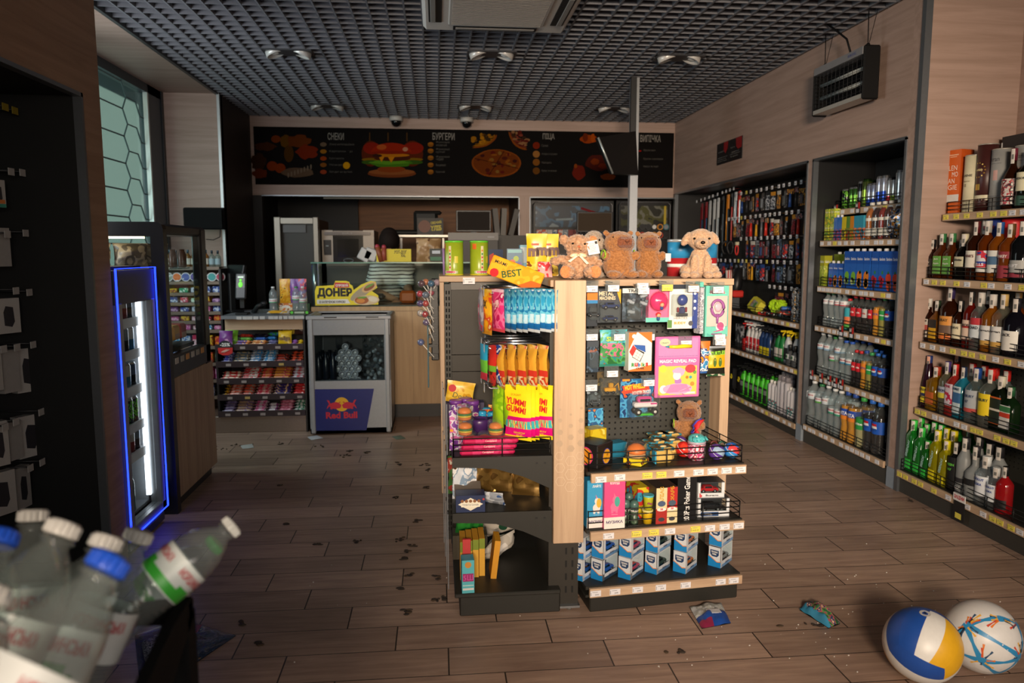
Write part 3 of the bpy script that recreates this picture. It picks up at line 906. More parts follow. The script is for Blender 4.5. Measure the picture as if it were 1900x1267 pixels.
def wire_hook(m,L=.2,r=.0026,tagm=None):
 """double wire hook reaching out along local -y with a clear ticket holder"""
 for x in(-.012,.012):m.tube([(x,0,0),(x,-L,0)],r,CHROME,5)
 m.tube([(0,0,-.018),(0,-L*.92,-.018),(0,-L,-.006)],r,CHROME,5)
 m.tube([(-.012,-L,0),(.012,-L,0)],r,CHROME,5)
# left bay hooks (reach towards -x) and what hangs on them
HL=R(-pi/2) # local -y becomes world -x
hookrows={1.2:(2.70,2.78,2.86,2.94),1.0:(2.69,2.77,2.86,2.95),.925:(2.80,2.9),.855:(2.69,2.78,2.88)}
for z,ys in hookrows.items():
 for i,y in enumerate(ys):
  m=MB();wire_hook(m,.235-.02*(i%2))
  h=ipart('wire_hook',m);h.matrix_local=T(-IO.x,-IO.y,0)@T(.405,y,z)@HL
  m=MB();m.box((0,-.24+.02*(i%2),-.012),(.04,.002,.035),glass('dfe6ec',.8));m.box((0,-.2412+.02*(i%2),-.014),(.036,.001,.024),mat('a9adb6',.5))
  ipart('ticket_holder',m,h)
TEAL=printed(['3aa5cf','6fc4dd','2b86bb','e9f2f5'],24,.3,1);PINK=printed(['e23a86','f07ab0','c2206a','f6d9e6'],26,.3,2)
YB=printed(['f0b92a','e89a1c','d94f2a','f6e3a0'],26,.3,3)
kk=Kind('candy_pouch_blue','candy bag');m=MB();WT=mat('dfeaf0',.35);BL=mat('2f9ccb',.3);BL2=mat('1f6fb4',.3)
pouch(m,.115,.15,.022,bands([(.06,WT),(.24,BL2),(.42,printed(['c9e6f2','8fcfe4','5cb8dc'],30,.3,4)),(.97,TEAL),(1,WT)]),None,1)
kk.add('bag',m);kk.parts[0]=('bag',kk.parts[0][1],None);kk.name='candy_bag'
kp=Kind('candy_bag','candy bag');m=MB();pouch(m,.1,.152,.02,bands([(.1,mat('d84a55',.35)),(.9,PINK),(1,mat('f3c9da',.35))]),None,2);m.text('Orbit',face_front((0,-.014,.1)),WHITE,h=.022);kp.add('bag',m)
ky=Kind('candy_bag','candy bag');m=MB();pouch(m,.1,.162,.02,bands([(.1,mat('e7a21e',.35)),(.93,YB),(1,mat('f0c23a',.35))]),None,3);m.text('MIX',face_front((0,-.014,.11)),INK,h=.03,bold=.02);ky.add('bag',m)
ks=Kind('candy_bag','candy bag');m=MB();pouch(m,.1,.152,.02,printed(['b9b3b8','8d8790','d94a6a','e8e0e4'],22,.3,9),None,4);ks.add('bag',m)
def hang_left(K,x,y,z,h,label,group=None,a=0,sc=1):
 # bag hangs in the plane across the hook; its front looks down the hook towards -x, turned a little to the shop
 return place(K,(x,y,z-h),label,-pi/2+.2+a,group,sc)
for i in range(9):
 hang_left(kk,.392-i*.0185,2.665+.006*(i%3),1.198-.003*(i%2),.15,'pale blue candy bag, %s from the oak post on the top hooks'%nth(i),'blue candy bags on the hooks',.3-.045*i)
hang_left(kp,.215,2.672,1.198,.152,'pink gum bag hanging right of the bright yellow bag on the top hooks',None,.2)
hang_left(kp,.235,2.76,1.198,.152,'pink gum bag hanging behind the other pink bag on the top hooks',None,.2)
hang_left(ky,.175,2.68,1.198,.162,'narrow yellow candy bag with black lettering on the top hooks',None,.1)
hang_left(ks,.155,2.70,1.198,.152,'grey and pink candy bag at the aisle end of the top hooks',None,-.1)
for i in range(4):
 hang_left(kp if i%2 else kk,.36-.045*i,2.865,1.195,.15,['pale blue candy bag','pink candy bag'][i%2]+' deep on the third top hook, %s from the spine'%nth(i),'candy bags deep on the top hooks',.2)
# orange card packs that lie over the top hooks
m=MB();m.box((0,0,0),(.2,.012,.075),printed(['f0b429','eda21e','e8c04a'],22,.35,5),None,.004);F=face_front((0,-.0066,0));m.poly([(.1,-.037),(.1,.0),(.06,-.002),(.02,-.037)],mat('e0641c',.4),F@T(0,0,.0004));m.text('BEST',F,mat('2d5a2a'),h=.026,c=(-.015,-.002),rot=.5,bold=.02);m.text('MIAMI',F,INK,h=.012,c=(-.065,.02),bold=.01);m.disc((-.075,-.022,.0006),.016,mat('c8222a',.4),F,14)
p=aty(957,508,2.72);put('jelly_candy_pack',m,'orange jelly candy pack lying slanted over the top hooks','candy pack',p,0,None,R(.0)@R(radians(21),'Y')@R(.25,'X'))
# middle row: five tall yellow bags and mixed small ones
kb=Kind('snack_bag','snack bag');m=MB()
pouch(m,.085,.158,.038,bands([(.05,YB),(.28,printed(['e8c98a','f2e2bd','d94f2a','d8a75a'],24,.3,6)),(.42,mat('d23b2e',.35)),(.95,mat('e8ae3c',.3)),(1,YB)]),bands([(.95,mat('a3711e',.3)),(1,YB)]),5)
m.text('Doyb',face_front((0,-.024,.108)),INK,h=.026,bold=.01,rot=1.2);kb.add('bag',m)
for i in range(5):
 hang_left(kb,.375-i*.037,2.662+.004*i,.998,.158,'tall golden snack bag with red band, %s from the oak post on the middle hooks'%nth(i),'golden snack bags',.14-.03*i)
k1=Kind('candy_bag','candy bag');m=MB();pouch(m,.075,.13,.018,bands([(.2,mat('d83a4a',.35)),(.55,mat('6cbf3a',.35)),(1,mat('2a9cc4',.35))]),None,7);k1.add('bag',m)
k2=Kind('candy_bag','candy bag');m=MB();pouch(m,.075,.15,.018,bands([(.35,printed(['c9362e','5a2a1a','e8d8c0'],30,.3,3)),(.5,mat('79b83a',.35)),(1,mat('d8342c',.3))]),None,8);k2.add('bag',m)
k3=Kind('candy_bag','candy bag');m=MB();pouch(m,.07,.15,.018,printed(['2a4fa5','e8e8ee','1d3a80','d8404a'],26,.3,2),None,9);k3.add('bag',m)
hang_left(k1,.165,2.70,.998,.13,'short teal and green candy bag at the aisle end of the middle hooks',None,.1)
hang_left(k2,.195,2.685,.998,.15,'red candy bag with brown lower half on the middle hooks',None,.1)
hang_left(k3,.215,2.69,.998,.15,'blue and white candy bag between the red one and the golden bags',None,.1)
hang_left(k3,.27,2.77,.998,.15,'blue and white candy bag behind the golden bags on the second hook',None,.1)
hang_left(k2,.24,2.78,.998,.15,'red candy bag behind the blue one on the second middle hook',None,.1)
# lower row: yellow gummy bags, green bags
kg=Kind('gummy_bag','candy bag');m=MB();RW=printed(['3fb0b8','f2d03a','e0456a','54bf72','e8e0d0'],45,.3,3,(2.5,1,.35))
YL=mat('f2dc22',.28);MG=mat('d8127a',.3)
pouch(m,.115,.2,.026,bands([(.04,YL),(.2,MG),(.38,RW),(.44,MG),(1,YL)]),None,10,.1)
F=face_front((0,-.0155,0));m.text('YUMMI',F,mat('d2232a',.4),h=.024,w=.082,c=(.0,.142),bold=.03,rot=-.12);m.text('GUMMI',F,mat('d2232a',.4),h=.024,w=.082,c=(.0,.115),bold=.03,rot=-.12);m.text('SCREAM',F,mat('e08a1e',.4),h=.008,c=(0,.168));m.text('RAINBOW',F,YL,h=.007,c=(.015,.03));m.text('BELTS',F,YL,h=.007,c=(.015,.02))
kg.add('bag',m)
kgr=Kind('gummy_bag','candy bag');m=MB();pouch(m,.085,.16,.026,printed(['9ccb1e','7fb416','b5d83a'],30,.35,6),None,11);kgr.add('bag',m)
for i,(x,y,a)in enumerate(((.285,2.655,.72),(.305,2.668,.6),(.325,2.682,.5),(.365,2.672,.7))):
 hang_left(kg,x,y,.853,.2,'yellow gummy belt bag with red lettering, %s from the aisle on the lower hooks'%nth(i),'yellow gummy bags',a)
hang_left(kgr,.215,2.70,.855,.16,'lime green candy bag nearer the aisle on the lower hooks',None,.2)
hang_left(kgr,.25,2.70,.855,.16,'lime green candy bag against the yellow gummy bags',None,.25)
hang_left(k3,.31,2.79,.855,.15,'blue and white candy bag behind the yellow gummy bags',None,.1)
# shelf 1 of the left bay
Zs=.6
K=Kind('candy_tube','candy bar')
m=MB();m.box((0,0,.011),(.2,.05,.02),printed(['c81f58','d93a72','a81648'],30,.3,3),None,.006);m.text('Candyland',face_front((0,-.0256,.011)),WHITE,h=.009);K.add('wrap',m)
for i in range(3):
 place(K,(.185-.006*i,2.665+.003*i,Zs+.0215*(2-i)),'pink candy bar, %s of the three stacked behind the wire guard'%['topmost','middle','lowest'][i],.02*i,'stacked pink candy bars')
K=Kind('burger_candy','toy candy')
m=MB();m.lathe([(.022,0),(.026,.006),(.025,.01)],mat('d9762a',.5),None,14);m.lathe([(.026,.011),(.027,.014),(.025,.017)],mat('e8c23a',.4),None,14);m.lathe([(.027,.017),(.028,.021),(.026,.024)],mat('3f7a34',.5),None,14);m.lathe([(.026,.025),(.026,.032),(.02,.04),(.008,.044)],mat('ea7f2e',.45),None,14);K.add('burger',m)
m=MB();m.lathe([(.036,0),(.036,.002),(.031,.004),(.03,.05),(.02,.056)],glass('f0f4f4',.96),None,14);K.add('clear_shell',m)
for i,(u,v,y)in enumerate(((863,816,2.70),(920,816,2.69),(862,803,2.70),(935,800,2.76),(900,797,2.78),(870,788,2.79))):
 p=aty(u,v,y);z_=Zs+.066 if i<2 else(Zs+.122 if i==2 else Zs)
 if i>=3:z_=Zs
 place(K,(p.x,y,z_),['burger candy in a clear shell on the pink bars, nearest the aisle','burger candy in a clear shell on the pink bars, middle of the shelf','burger candy in a clear shell on top of another','burger candy in a clear shell beside the purple tubs','burger candy in a clear shell behind the pink bars','burger candy in a clear shell deepest behind the pink bars'][i])
K=Kind('candy_tub','candy tub');m=MB();PU=mat('4a2a66',.35);m.lathe([(.04,0),(.041,.05),(.043,.052),(.043,.075),(.04,.08),(.03,.08),(.028,.074)],PU,None,20);K.add('tub',m)
for i,u in enumerate((858,890,922)):p=aty(u,790,2.9);place(K,(p.x,2.9,Zs),'dark purple candy tub, %s from the aisle on the upper left shelf'%nth(i),0,'purple candy tubs')
K=Kind('candy_tin','candy tin');m=MB();m.lathe([(.027,0),(.027,.085)],printed(['5a2a7a','6d3a8a','e8d8c8','c85a9a'],34,.35,3),None,18);K.add('can',m);m=MB();m.lathe([(.0275,.085),(.0275,.1),(.024,.102)],mat('7a3f96',.35),None,18);K.add('lid',m)
for i,(u,y)in enumerate(((846,3.02),(864,3.06),(877,3.0))):p=aty(u,770,y);place(K,(p.x,y,Zs+.03),'purple speckled candy tin, %s from the aisle behind the purple tubs'%nth(i),.6*i,'purple candy tins')
m=MB();m.box((.15,3.03,Zs+.015),(.2,.2,.03),mat('2f2a3a',.6));tag(obj('candy_tray',m),'dark tray under the purple candy tins on the upper left shelf','tray')
K=Kind('blue_jar','candy jar');m=MB();m.lathe([(.02,0),(.021,.03),(.016,.036),(.018,.04),(.018,.05),(.013,.054)],mat('35a5d6',.3),None,16);K.add('jar',m)
for i,(u,y)in enumerate(((895,3.0),(912,2.98),(903,3.06))):p=aty(u,770,y);place(K,(p.x,y,Zs+.035),'small sky blue candy jar, %s of three beside the purple tins'%nth(i),0,'sky blue candy jars')
m=MB();m.box((.235,3.02,Zs+.0175),(.085,.12,.035),mat('2f2a3a',.6));tag(obj('candy_tray',m),'small dark tray under the sky blue candy jars','tray')
m=MB();pouch(m,.12,.09,.02,printed(['e8b82e','f0c84a','d8a01e'],22,.35,3),None,4);m.disc((-.035,.06,.013),.016,mat('c8222a'),face_front((0,0,0)),14);m.text('Dori',face_front((0,-.013,.03)),mat('2d4a2a'),h=.022,rot=-.15)
p=aty(851,752,3.12);put('biscuit_pack',m,'yellow biscuit pack leaning on the back above the purple tins','biscuit pack',(p.x,3.12,Zs+.1),.1,None,R(.15,'Y'));m=MB();m.box((.11,3.14,Zs+.05),(.16,.06,.1),mat('3d3556',.6));tag(obj('cardboard_tray',m),'dark carton the yellow biscuit pack stands on','carton')
m=MB();pouch(m,.12,.09,.03,printed(['c8352e','e0a02a','d9542e','f2d070'],26,.35,4),None,6)
for i,(u,y)in enumerate(((918,3.02),(932,3.1))):p=aty(u,775,y);put('snack_bag',m,['red snack bag slumped beside the sky blue jars','red snack bag slumped further back beside the spine'][i],'snack bag',(p.x,y,Zs),.3-.5*i,None,R(.3-.4*i)@R(-.15,'X'))
m=MB();pouch(m,.07,.15,.02,printed(['7a3f9a','d9d0e0','c86aa8','e8a03a'],40,.3,4),None,8)
for i in range(2):put('sprinkle_bag',m,['violet sprinkle bag standing on the upper left shelf by the aisle','violet sprinkle bag behind the other one by the aisle'][i],'candy bag',(.068+.01*i,2.74+.1*i,Zs),.5+.1*i)
# shelf 2: gold bags, white pack, blue carton
GO=mat('8a6a34',.28,.7)
kgld=Kind('coffee_bag','snack bag');m=MB();pouch(m,.11,.15,.05,printed(['7d5f30','94743e','6b4e26'],14,.3,5,metal=.6),None,3,.35);kgld.add('bag',m)
for i,(x,y,a)in enumerate(((.165,2.85,.2),(.235,2.86,-.2),(.305,2.88,.3),(.33,2.80,-.3))):place(kgld,(x,y,.395),'gold foil bag, %s from the aisle on the second left shelf'%nth(i),a,'gold foil bags')
m=MB();pouch(m,.1,.15,.04,printed(['d9dee6','8fa5bd','f2f2f4','55402e'],30,.25,2),None,5,.4);put('foil_snack_bag',m,'crumpled silver blue snack bag by the aisle on the second left shelf','snack bag',(.095,2.8,.395),.3)
m=MB();pouch(m,.1,.15,.04,printed(['3f6a34','9a3a2e','d8d0c0'],30,.3,2),None,6,.3);put('snack_bag',m,'green and red snack bag behind the silver blue bag','snack bag',(.075,2.87,.395),.5)
m=MB();carton(m,.105,.07,.062,mat('1d2b52',.45));F=FY(.07);m.poly([(-.045,.03),(-.0,.006),(.045,.03),(0,.054)],mat('e6dfca',.5),F@T(0,0,.0002));m.rect(-.034,.034,.02,.036,.0006,mat('f2ecd8'),F);m.text('ГЕМАТОГЕНЧИК',F,mat('2a2b4a'),h=.008,w=.06,c=(0,.028),z=.001)
for i in range(5):m.disc((-.03+i*.015,.042,.001),.006,mat('8a5a34'),F,10)
m.disc((.047,.048,.001),.004,mat('b03030'),F,10)
put('sweets_carton',m,'dark blue carton with a white diamond at the shelf edge','carton',(.11,2.665,.395))
m=MB();m.box((0,0,.018),(.1,.1,.006),mat('6a5f55',.7),R(.35,'X'));put('open_carton',m,'brown carton flap behind the dark blue carton','carton',(.105,2.765,.42))
m=MB();pouch(m,.1,.06,.02,printed(['cfd3da','9aa0aa','3f5a8a','e8e8ea'],24,.35,3),None,7,.3);put('crumpled_wrapper',m,'grey white wrapper beside the dark blue carton','wrapper',(.2,2.72,.395),-.3,None,R(-.5)@R(.5,'X'))
# bottom deck of the left bay
kbx=Kind('snack_carton','carton');m=MB();carton(m,.022,.12,.15,mat('c98d2a',.5),mat('d9a53a',.5));m.rect(-.011,.011,.11,.15,.0012,mat('7a8a2a'),FY(.12));kbx.add('box',m)
for i in range(4):place(kbx,(.085+i*.0245,2.80+.01*i,.09),'thin orange carton, %s from the aisle on the lowest left shelf'%nth(i),0,'thin orange cartons')
m=MB();carton(m,.022,.1,.15,mat('d69526',.5));put('leaning_carton',m,'orange carton leaning beside the row of thin cartons','carton',(.2,2.79,.09),0,None,R(.12,'Y'))
m=MB();carton(m,.03,.012,.09,mat('c03a3a',.5));put('red_packet',m,'small red packet in front of the thin orange cartons','carton',(.098,2.72,.17));m=MB();m.box((.098,2.718,.13),(.03,.03,.08),mat('7a5a24',.6));tag(obj('carton',m),'small brown carton under the red packet','carton')
m=MB();carton(m,.045,.055,.125,mat('3f9fb0',.45),mat('5ab5c0',.45));F=FY(.055);m.rect(-.02,.02,.045,.075,.001,mat('9a2a6a'),F);m.text('5Ш',F,mat('d95aa8'),h=.02,c=(0,.06),z=.0016);m.rect(-.02,.02,.012,.02,.001,mat('d8d8d4'),F);m.rect(-.02,.02,.028,.032,.001,mat('b8d8d8'),F);m.disc((0,.108,.001),.012,mat('c98a3a'),F,12);put('tea_carton',m,'narrow turquoise carton at the near edge of the lowest left shelf','carton',(.098,2.655,.09),.05)
m=MB();pouch(m,.12,.12,.05,printed(['2f8a34','1f6a2a','54b04a'],20,.3,4),None,3,.4);put('green_snack_bag',m,'shiny green snack bag behind the thin orange cartons','snack bag',(.12,2.98,.19),.2);m=MB();m.box((.12,2.98,.14),(.14,.09,.1),mat('4a4438',.7));tag(obj('carton',m),'brown carton under the shiny green snack bag','carton')
WBG=printed(['d8d2c8','c4bcb0','e6e0d8','b8b4ae'],9,.45,2)
m=MB();pouch(m,.2,.1,.07,WBG,None,12,.3);m.disc((.0,.06,.04),.018,mat('1f4a34'),face_front((0,0,0)),18);put('chips_bag',m,'white crumpled chips bag with a dark round badge on the lowest left shelf','snack bag',(.29,3.05,.16),-.2,None,R(-.3)@R(-.35,'Y')@R(.4,'X'))
m=MB();pouch(m,.16,.1,.06,WBG,None,15,.3);put('chips_bag',m,'beige chips bag lying left of the white one on the lowest left shelf','snack bag',(.24,2.98,.095),.2,None,R(.5)@R(-.4,'Y')@R(.6,'X'))

# ================================================================== GOODS OF THE ISLAND'S RIGHT BAY
def rplace(K,x,y,z,label,rz=0,group=None,rot=None):
 p=RBM@Vector((x,y,z));return place(K,p,label,rz+radians(6),group,1,(RBM.to_3x3().to_4x4()@rot)if rot is not None else None)
def rput(name,m,label,cat,x,y,z,rz=0,group=None,rot=None):
 k=Kind(name,cat);k.add('body',m);return rplace(k,x,y,z,label,rz,group,rot)
def uvbox(u0,v0,u1,v1,d):
 a,b=rb(u0,v0,d),rb(u1,v1,d);c=rb((u0+u1)/2,(v0+v1)/2,d)
 return c.x,min(a.z,b.z),abs(b.x-a.x),abs(a.z-b.z)
FF=face_front((0,0,0))
def card(m,w,h,mt,t=.003):
 m.box((0,0,h/2),(w,t,h),mt);return face_front((0,-t/2-.0004,0))
def blister(m,c,w,h,t,F_=None):
 m.box((c[0],-t/2-.002,c[1]),(w,t,h),glass('f0f4f4',.97),None,.006)
def toy_car(m,c,w,col,M=None,truck=False):
 X=(M or Matrix())@T(*c)
 B=mat(col,.25)
 m.box((0,0,w*.17),(w,w*.42,w*.16),B,X,w*.05);m.box((-w*.03,0,w*.3),(w*.5,w*.36,w*.14),B,X,w*.05)
 m.box((-w*.03,0,w*.3),(w*.4,w*.38,w*.1),mat('16181c',.1),X,w*.03)
 for x in(-.3,.3):
  m.tube([(x*w,-w*.215,w*.1),(x*w,w*.215,w*.1)],w*.1,BLACK,10,X);m.tube([(x*w,-w*.22,w*.1),(x*w,w*.22,w*.1)],w*.05,mat('b5b5b8',.3,.6),8,X)
def hook_for(x,z,L=.2,tag='',yellow=False,dbl=None):
 m=MB();m.tube([(0,.38,0),(0,.38-L,0)],.0025,CHROME,5);m.tube([(0,.38,.012),(0,.38-L,.012)],.002,CHROME,5)
 m.v=[RBM@(v+Vector((x,0,z)))for v in m.v];h=ipart('wire_hook',m)
 F=RBM@face_front((x,.38-L-.002,z-.004))
 m=MB();m.box((0,.004,0),(.058,.042,.002),glass('e2e8ea',.93),F);ipart('ticket_holder',m,h)
 m=MB();price_tag(m,F,(.004,-.006),tag,yellow,.044,.024);ipart('price_tag',m,h)
 if dbl:m=MB();price_tag(m,F,(0,.014),dbl,False,.044,.02);ipart('price_tag',m,h)
for(u,v,t,y,d)in((1097,531,'499',0,None),(1137,530,'799',0,None),(1193,535,'299',0,'499'),(1237,529,'АКЦІЯ 299',1,None),(1286,531,'399',0,None),(1332,533,'389',0,None),
      (1097,621,'529',0,None),(1148,621,'199',0,None),(1203,621,'569',0,None),(1272,633,'419',0,None),(1336,630,'119',0,'119'),(1135,689,'109',0,None),(1203,706,'569',0,None),(1096,715,'337',0,None)):
 p=rb(u,v,.175);hook_for(p.x,p.z,.2,t,y,d)
D=.215
def hpack(name,m,label,u0,v0,u1,v1,cat='toy pack',d=D,rz=0,group=None):
 x,z,w,h=uvbox(u0,v0,u1,v1,d);return rput(name,m,label,cat,x,d,z,rz,group)
def wh(u0,v0,u1,v1,d=D):return uvbox(u0,v0,u1,v1,d)[2:]
# row 1
w,h=wh(1089,543,1108,605);m=MB();F=card(m,w,h,mat('232a33',.45));m.rect(-w/2,w/2,h*.78,h,.0004,mat('e07a1e',.4),F);m.rect(-w/2,w/2,h*.68,h*.78,.0004,mat('2f7fb8',.4),F);toy_car(m,(0,-.02,h*.3),.05,'3a3f46');blister(m,(0,h*.4),w*.8,h*.4,.03)
hpack('toy_car_pack',m,'orange and blue toy car card half hidden behind the oak post, top row',1089,543,1108,605)
w,h=wh(1107,537,1151,598);m=MB();F=card(m,w,h,mat('3d4148',.4));m.poly([(w/2,h),(w/2,h*.55),(w*.3,h)],mat('e0a82a',.4),F@T(0,0,.0005));m.text('METAL',F,mat('d8c9a8'),h=h*.13,w=w*.6,c=(-.01,h*.88),bold=.03);m.text('MACHINES',F,mat('d8c9a8'),h=h*.11,w=w*.66,c=(-.005,h*.74),bold=.03)
toy_car(m,(0,-.018,h*.42),.07,'2b3a6a');toy_car(m,(0,-.018,h*.06),.06,'20305a');blister(m,(0,h*.33),w*.85,h*.6,.035)
hpack('toy_car_pack',m,'dark card of toy racing cars with a yellow corner, top row',1107,537,1151,598)
w,h=wh(1155,535,1203,596);m=MB();F=card(m,w,h,printed(['22262c','31383f','3d4a57','5a6a7a'],40,.4,3));m.rect(-w/2,w/2,h*.86,h,.0004,mat('d9d7d2'),F);m.text('TRANS',F,INK,h=h*.1,w=w*.6,c=(0,h*.93),bold=.03)
for(x,z,a)in((-.022,.6,.3),(.03,.78,-.4),(.03,.55,.2),(-.02,.3,0)):
 X=T(x,-.008,h*z)@R(a,'Y');m.box((0,0,0),(.032,.01,.016),mat('9aa2aa',.4,.4),X,.003);m.box((.008,-.002,.01),(.014,.01,.012),mat('6a737c',.4,.3),X,.002);m.box((-.01,-.002,-.01),(.01,.01,.014),mat('4a5560',.4),X,.002)
blister(m,(-.012,h*.32),w*.55,h*.5,.03)
hpack('toy_robot_pack',m,'dark card with grey robot vehicles and a white top band',1155,535,1203,596)
w,h=wh(1199,537,1241,597);m=MB();F=card(m,w,h,mat('e86f96',.4));m.rect(-w/2,w/2,0,h*.14,.0004,mat('6cc4b8'),F);m.ell((0,-.012,h*.64),(w*.38,.022,w*.38),mat('e02a72',.2));m.ell((0,-.014,h*.64),(w*.42,.028,w*.42),glass('fbeef2',.97))
SK=mat('d9a07a',.5);m.ell((.004,-.034,h*.55),(.009,.008,.009),SK);m.ell((.004,-.032,h*.57),(.0105,.008,.009),mat('c83a3a'));m.box((.004,-.032,h*.46),(.013,.01,.018),mat('2f4a8a'),None,.004)
m.ell((.0,-.012,h*.22),(.009,.008,.009),SK);m.ell((0,-.011,h*.24),(.0105,.008,.009),mat('c83a3a'));m.box((0,-.011,h*.12),(.013,.01,.018),mat('2f5a8a'),None,.004)
hpack('doll_pack',m,'pink blister card with a round pink ball and small dolls',1199,537,1241,597)
w,h=wh(1240,528,1293,609);m=MB();F=card(m,w,h,mat('e4e1da',.45));m.rect(w*.32,w/2,0,h*.98,.0004,mat('2a3f86'),F);m.rect(-w/2,w*.32,h*.9,h,.0004,mat('232a38'),F)
m.poly([(w/2,h*.8),(w/2,h),(w*.2,h)],mat('e0a03a'),F@T(0,0,.0006))
for z in(.8,.62,.46):m.disc((w*.4,h*z,.001),.006,mat('d8dfe8'),F,12)
m.ell((-.01,-.02,h*.66),(.021,.016,.022),mat('2a3f8a',.3));m.box((-.01,-.018,h*.42),(.024,.016,.03),mat('3a3f6a',.35),None,.006);m.box((-.01,-.018,h*.33),(.04,.02,.01),mat('3a3b40',.4))
for s in(-1,1):m.box((-.01+s*.017,-.018,h*.44),(.008,.01,.02),mat('8a2a34',.4),None,.003)
m.text('HEROES',F,mat('3a3a3e'),h=h*.045,w=w*.45,c=(-.008,h*.24));m.text('BUDDY',F,mat('d89a2a'),h=h*.06,w=w*.4,c=(-.01,h*.13),bold=.04);m.disc((w*.28,h*.12,.0006),.01,mat('55555a'),F,12);m.rect(-w*.5,-w*.35,.004,h*.2,.0006,mat('5a8a4a'),F)
blister(m,(-.01,h*.54),w*.66,h*.5,.04)
hpack('toy_figure_pack',m,'white and blue card with a small figure under a clear blister',1240,528,1293,609)
w,h=wh(1300,530,1350,623);m=MB();TQ=mat('6cc4b4',.4);F=card(m,w*.8,h,TQ,.02);F=face_front((0,-.0106,0));m.rect(-w*.36,w*.36,h*.2,h*.8,.0004,mat('dccfc6'),F);m.text('Martinelia',F,mat('c8486a'),h=h*.075,w=w*.52,c=(0,h*.88),bold=.02);m.rect(-w*.3,w*.3,h*.845,h*.85,.0004,mat('e8f2ee'),F)
PP=mat('9a5a9a',.35)
m.tube([(.0+.026*cos(t*pi/8),-.016,h*.56+.032*sin(t*pi/8))for t in range(16)],.006,PP,6,None,True);m.tube([(0,-.016,h*.45),(0,-.016,h*.26)],[.006,.004],PP,6);m.ell((.004,-.014,h*.58),(.016,.004,.02),mat('d8b0c0',.3))
m.disc((.016,h*.2,.001),.02,mat('e9e2dc'),F,16);m.disc((.016,h*.21,.0014),.015,mat('c8508a'),F,14);m.poly([(-.02,h*.08),(.03,h*.12),(.028,h*.16),(-.01,h*.1)],mat('c8508a'),F@T(0,0,.0016));m.rect(-.022,.024,h*.04,h*.06,.0012,mat('8a3a7a'),F)
for z in range(5):m.poly([(-.04+.02*i,h*(.02 if i%2 else .07)+.004*z)for i in range(4)]+[(.03,h*.0),(-.04,h*.0)],mat('58b0a4'),F@T(0,0,.0008))if z==0 else None
m.box((0,-.013,h*.5),(w*.72,.008,h*.6),glass('f0f4f4',.97))
hpack('hair_brush_pack',m,'turquoise box with a purple hand mirror behind a clear window',1303,530,1353,623)
for i in range(3):
 w_,h_=wh(1292,535,1306,620);m=MB();m.box((0,0,h_/2),(.016,.04,h_),printed(['b9bcc4','8a8f9a','d8d4dc','6a5a7a'],70,.4,i));m.box((0,0,h_*1.06),(.016,.03,h_*.1),TQ)
 x,z,*_=uvbox(1290,535,1304,618,D);rput('hair_brush_pack',m,'edge-on turquoise topped pack, %s of three left of the mirror box'%nth(i),'toy pack',x+.012*i,D+.03*i,z,.15)
# row 2
w,h=wh(1089,632,1110,690);m=MB();F=card(m,w,h,printed(['2a3a4a','4a5f74','1d2730','8a9aa8'],34,.4,4));m.rect(-w/2,w/2,h*.8,h,.0004,mat('39424c'),F);m.text('Wheels',F,mat('c86a2a'),h=h*.09,w=w*.7,c=(0,h*.68),rot=.3);blister(m,(0,h*.4),w*.8,h*.5,.03)
hpack('toy_car_pack',m,'dark blue toy car card beside the oak post, second row',1089,632,1110,690)
w,h=wh(1113,612,1163,679);m=MB();pouch(m,w,h,.02,bands([(.04,mat('2a7a6a',.3)),(.3,printed(['2f6a3a','4a9a54','2f8a8a','8a5a3a'],40,.3,5)),(.62,printed(['3a8a4a','c86a8a','57b064','2a6a7a'],36,.3,6)),(.9,printed(['3f9aa8','5ab8c4','4aa05a'],30,.3,7)),(1,mat('4ab0b8',.3))]),None,7);m.text('Slime',face_front((0,-.013,h*.76)),mat('b5d84a'),h=h*.13,w=w*.6,bold=.04)
hpack('toy_pouch',m,'green and turquoise surprise pouch, second row',1113,612,1163,679)
w,h=wh(1163,616,1204,686);m=MB();m.box((0,0,h/2),(w,.05,h),mat('e9e6e0',.4));F=face_front((0,-.0254,0));OG=mat('d9762e',.4)
m.poly([(-w/2,h),(w/2,h),(w/2,h*.72),(-w*.1,h)],OG,F@T(0,0,.0004));m.poly([(-w/2,h),(-w/2,h*.55),(-w*.15,h)],OG,F@T(0,0,.0005));m.poly([(-w/2,0),(w/2,0),(w/2,h*.16),(-w/2,h*.03)],OG,F@T(0,0,.0004));m.disc((-w*.28,h*.9,.001),w*.09,WHITE,F,14)
cx,cy,s=.001,h*.46,w*.36
e1=Vector((.72,.5))*s;e2=Vector((.74,-.5))*s;e0=Vector((cx-s*.95,cy-s*.25))
up=Vector((0,s*1.0))
for i in range(3):
 for j in range(3):
  def Qd(o,a,b,mt):
   g=.93/3
   p=o+a*(i/3)+b*(j/3);m.poly([tuple(p),tuple(p+a*g),tuple(p+a*g+b*g),tuple(p+b*g)],mt,F@T(0,0,.0014))
  Qd(e0+Vector((-.02,-.1))*s,Vector((.9,-.55))*s,Vector((0,1.05))*s*.0+Vector((.5,.95))*s*.9,WHITE)
m.poly([tuple(Vector((cx-s*1.35,cy+s*.2))),tuple(Vector((cx-s*.95,cy-s*.35))),tuple(Vector((cx-s*.5,cy+s*.55))),tuple(Vector((cx-s*.9,cy+s*1.0)))],mat('c8342e'),F@T(0,0,.0011))
m.poly([tuple(Vector((cx-s*.85,cy+s*1.02))),tuple(Vector((cx-s*.5,cy+s*.58))),tuple(Vector((cx+s*.6,cy+s*.1))),tuple(Vector((cx+s*.55,cy+s*.9)))],mat('2a5aa8'),F@T(0,0,.0011))
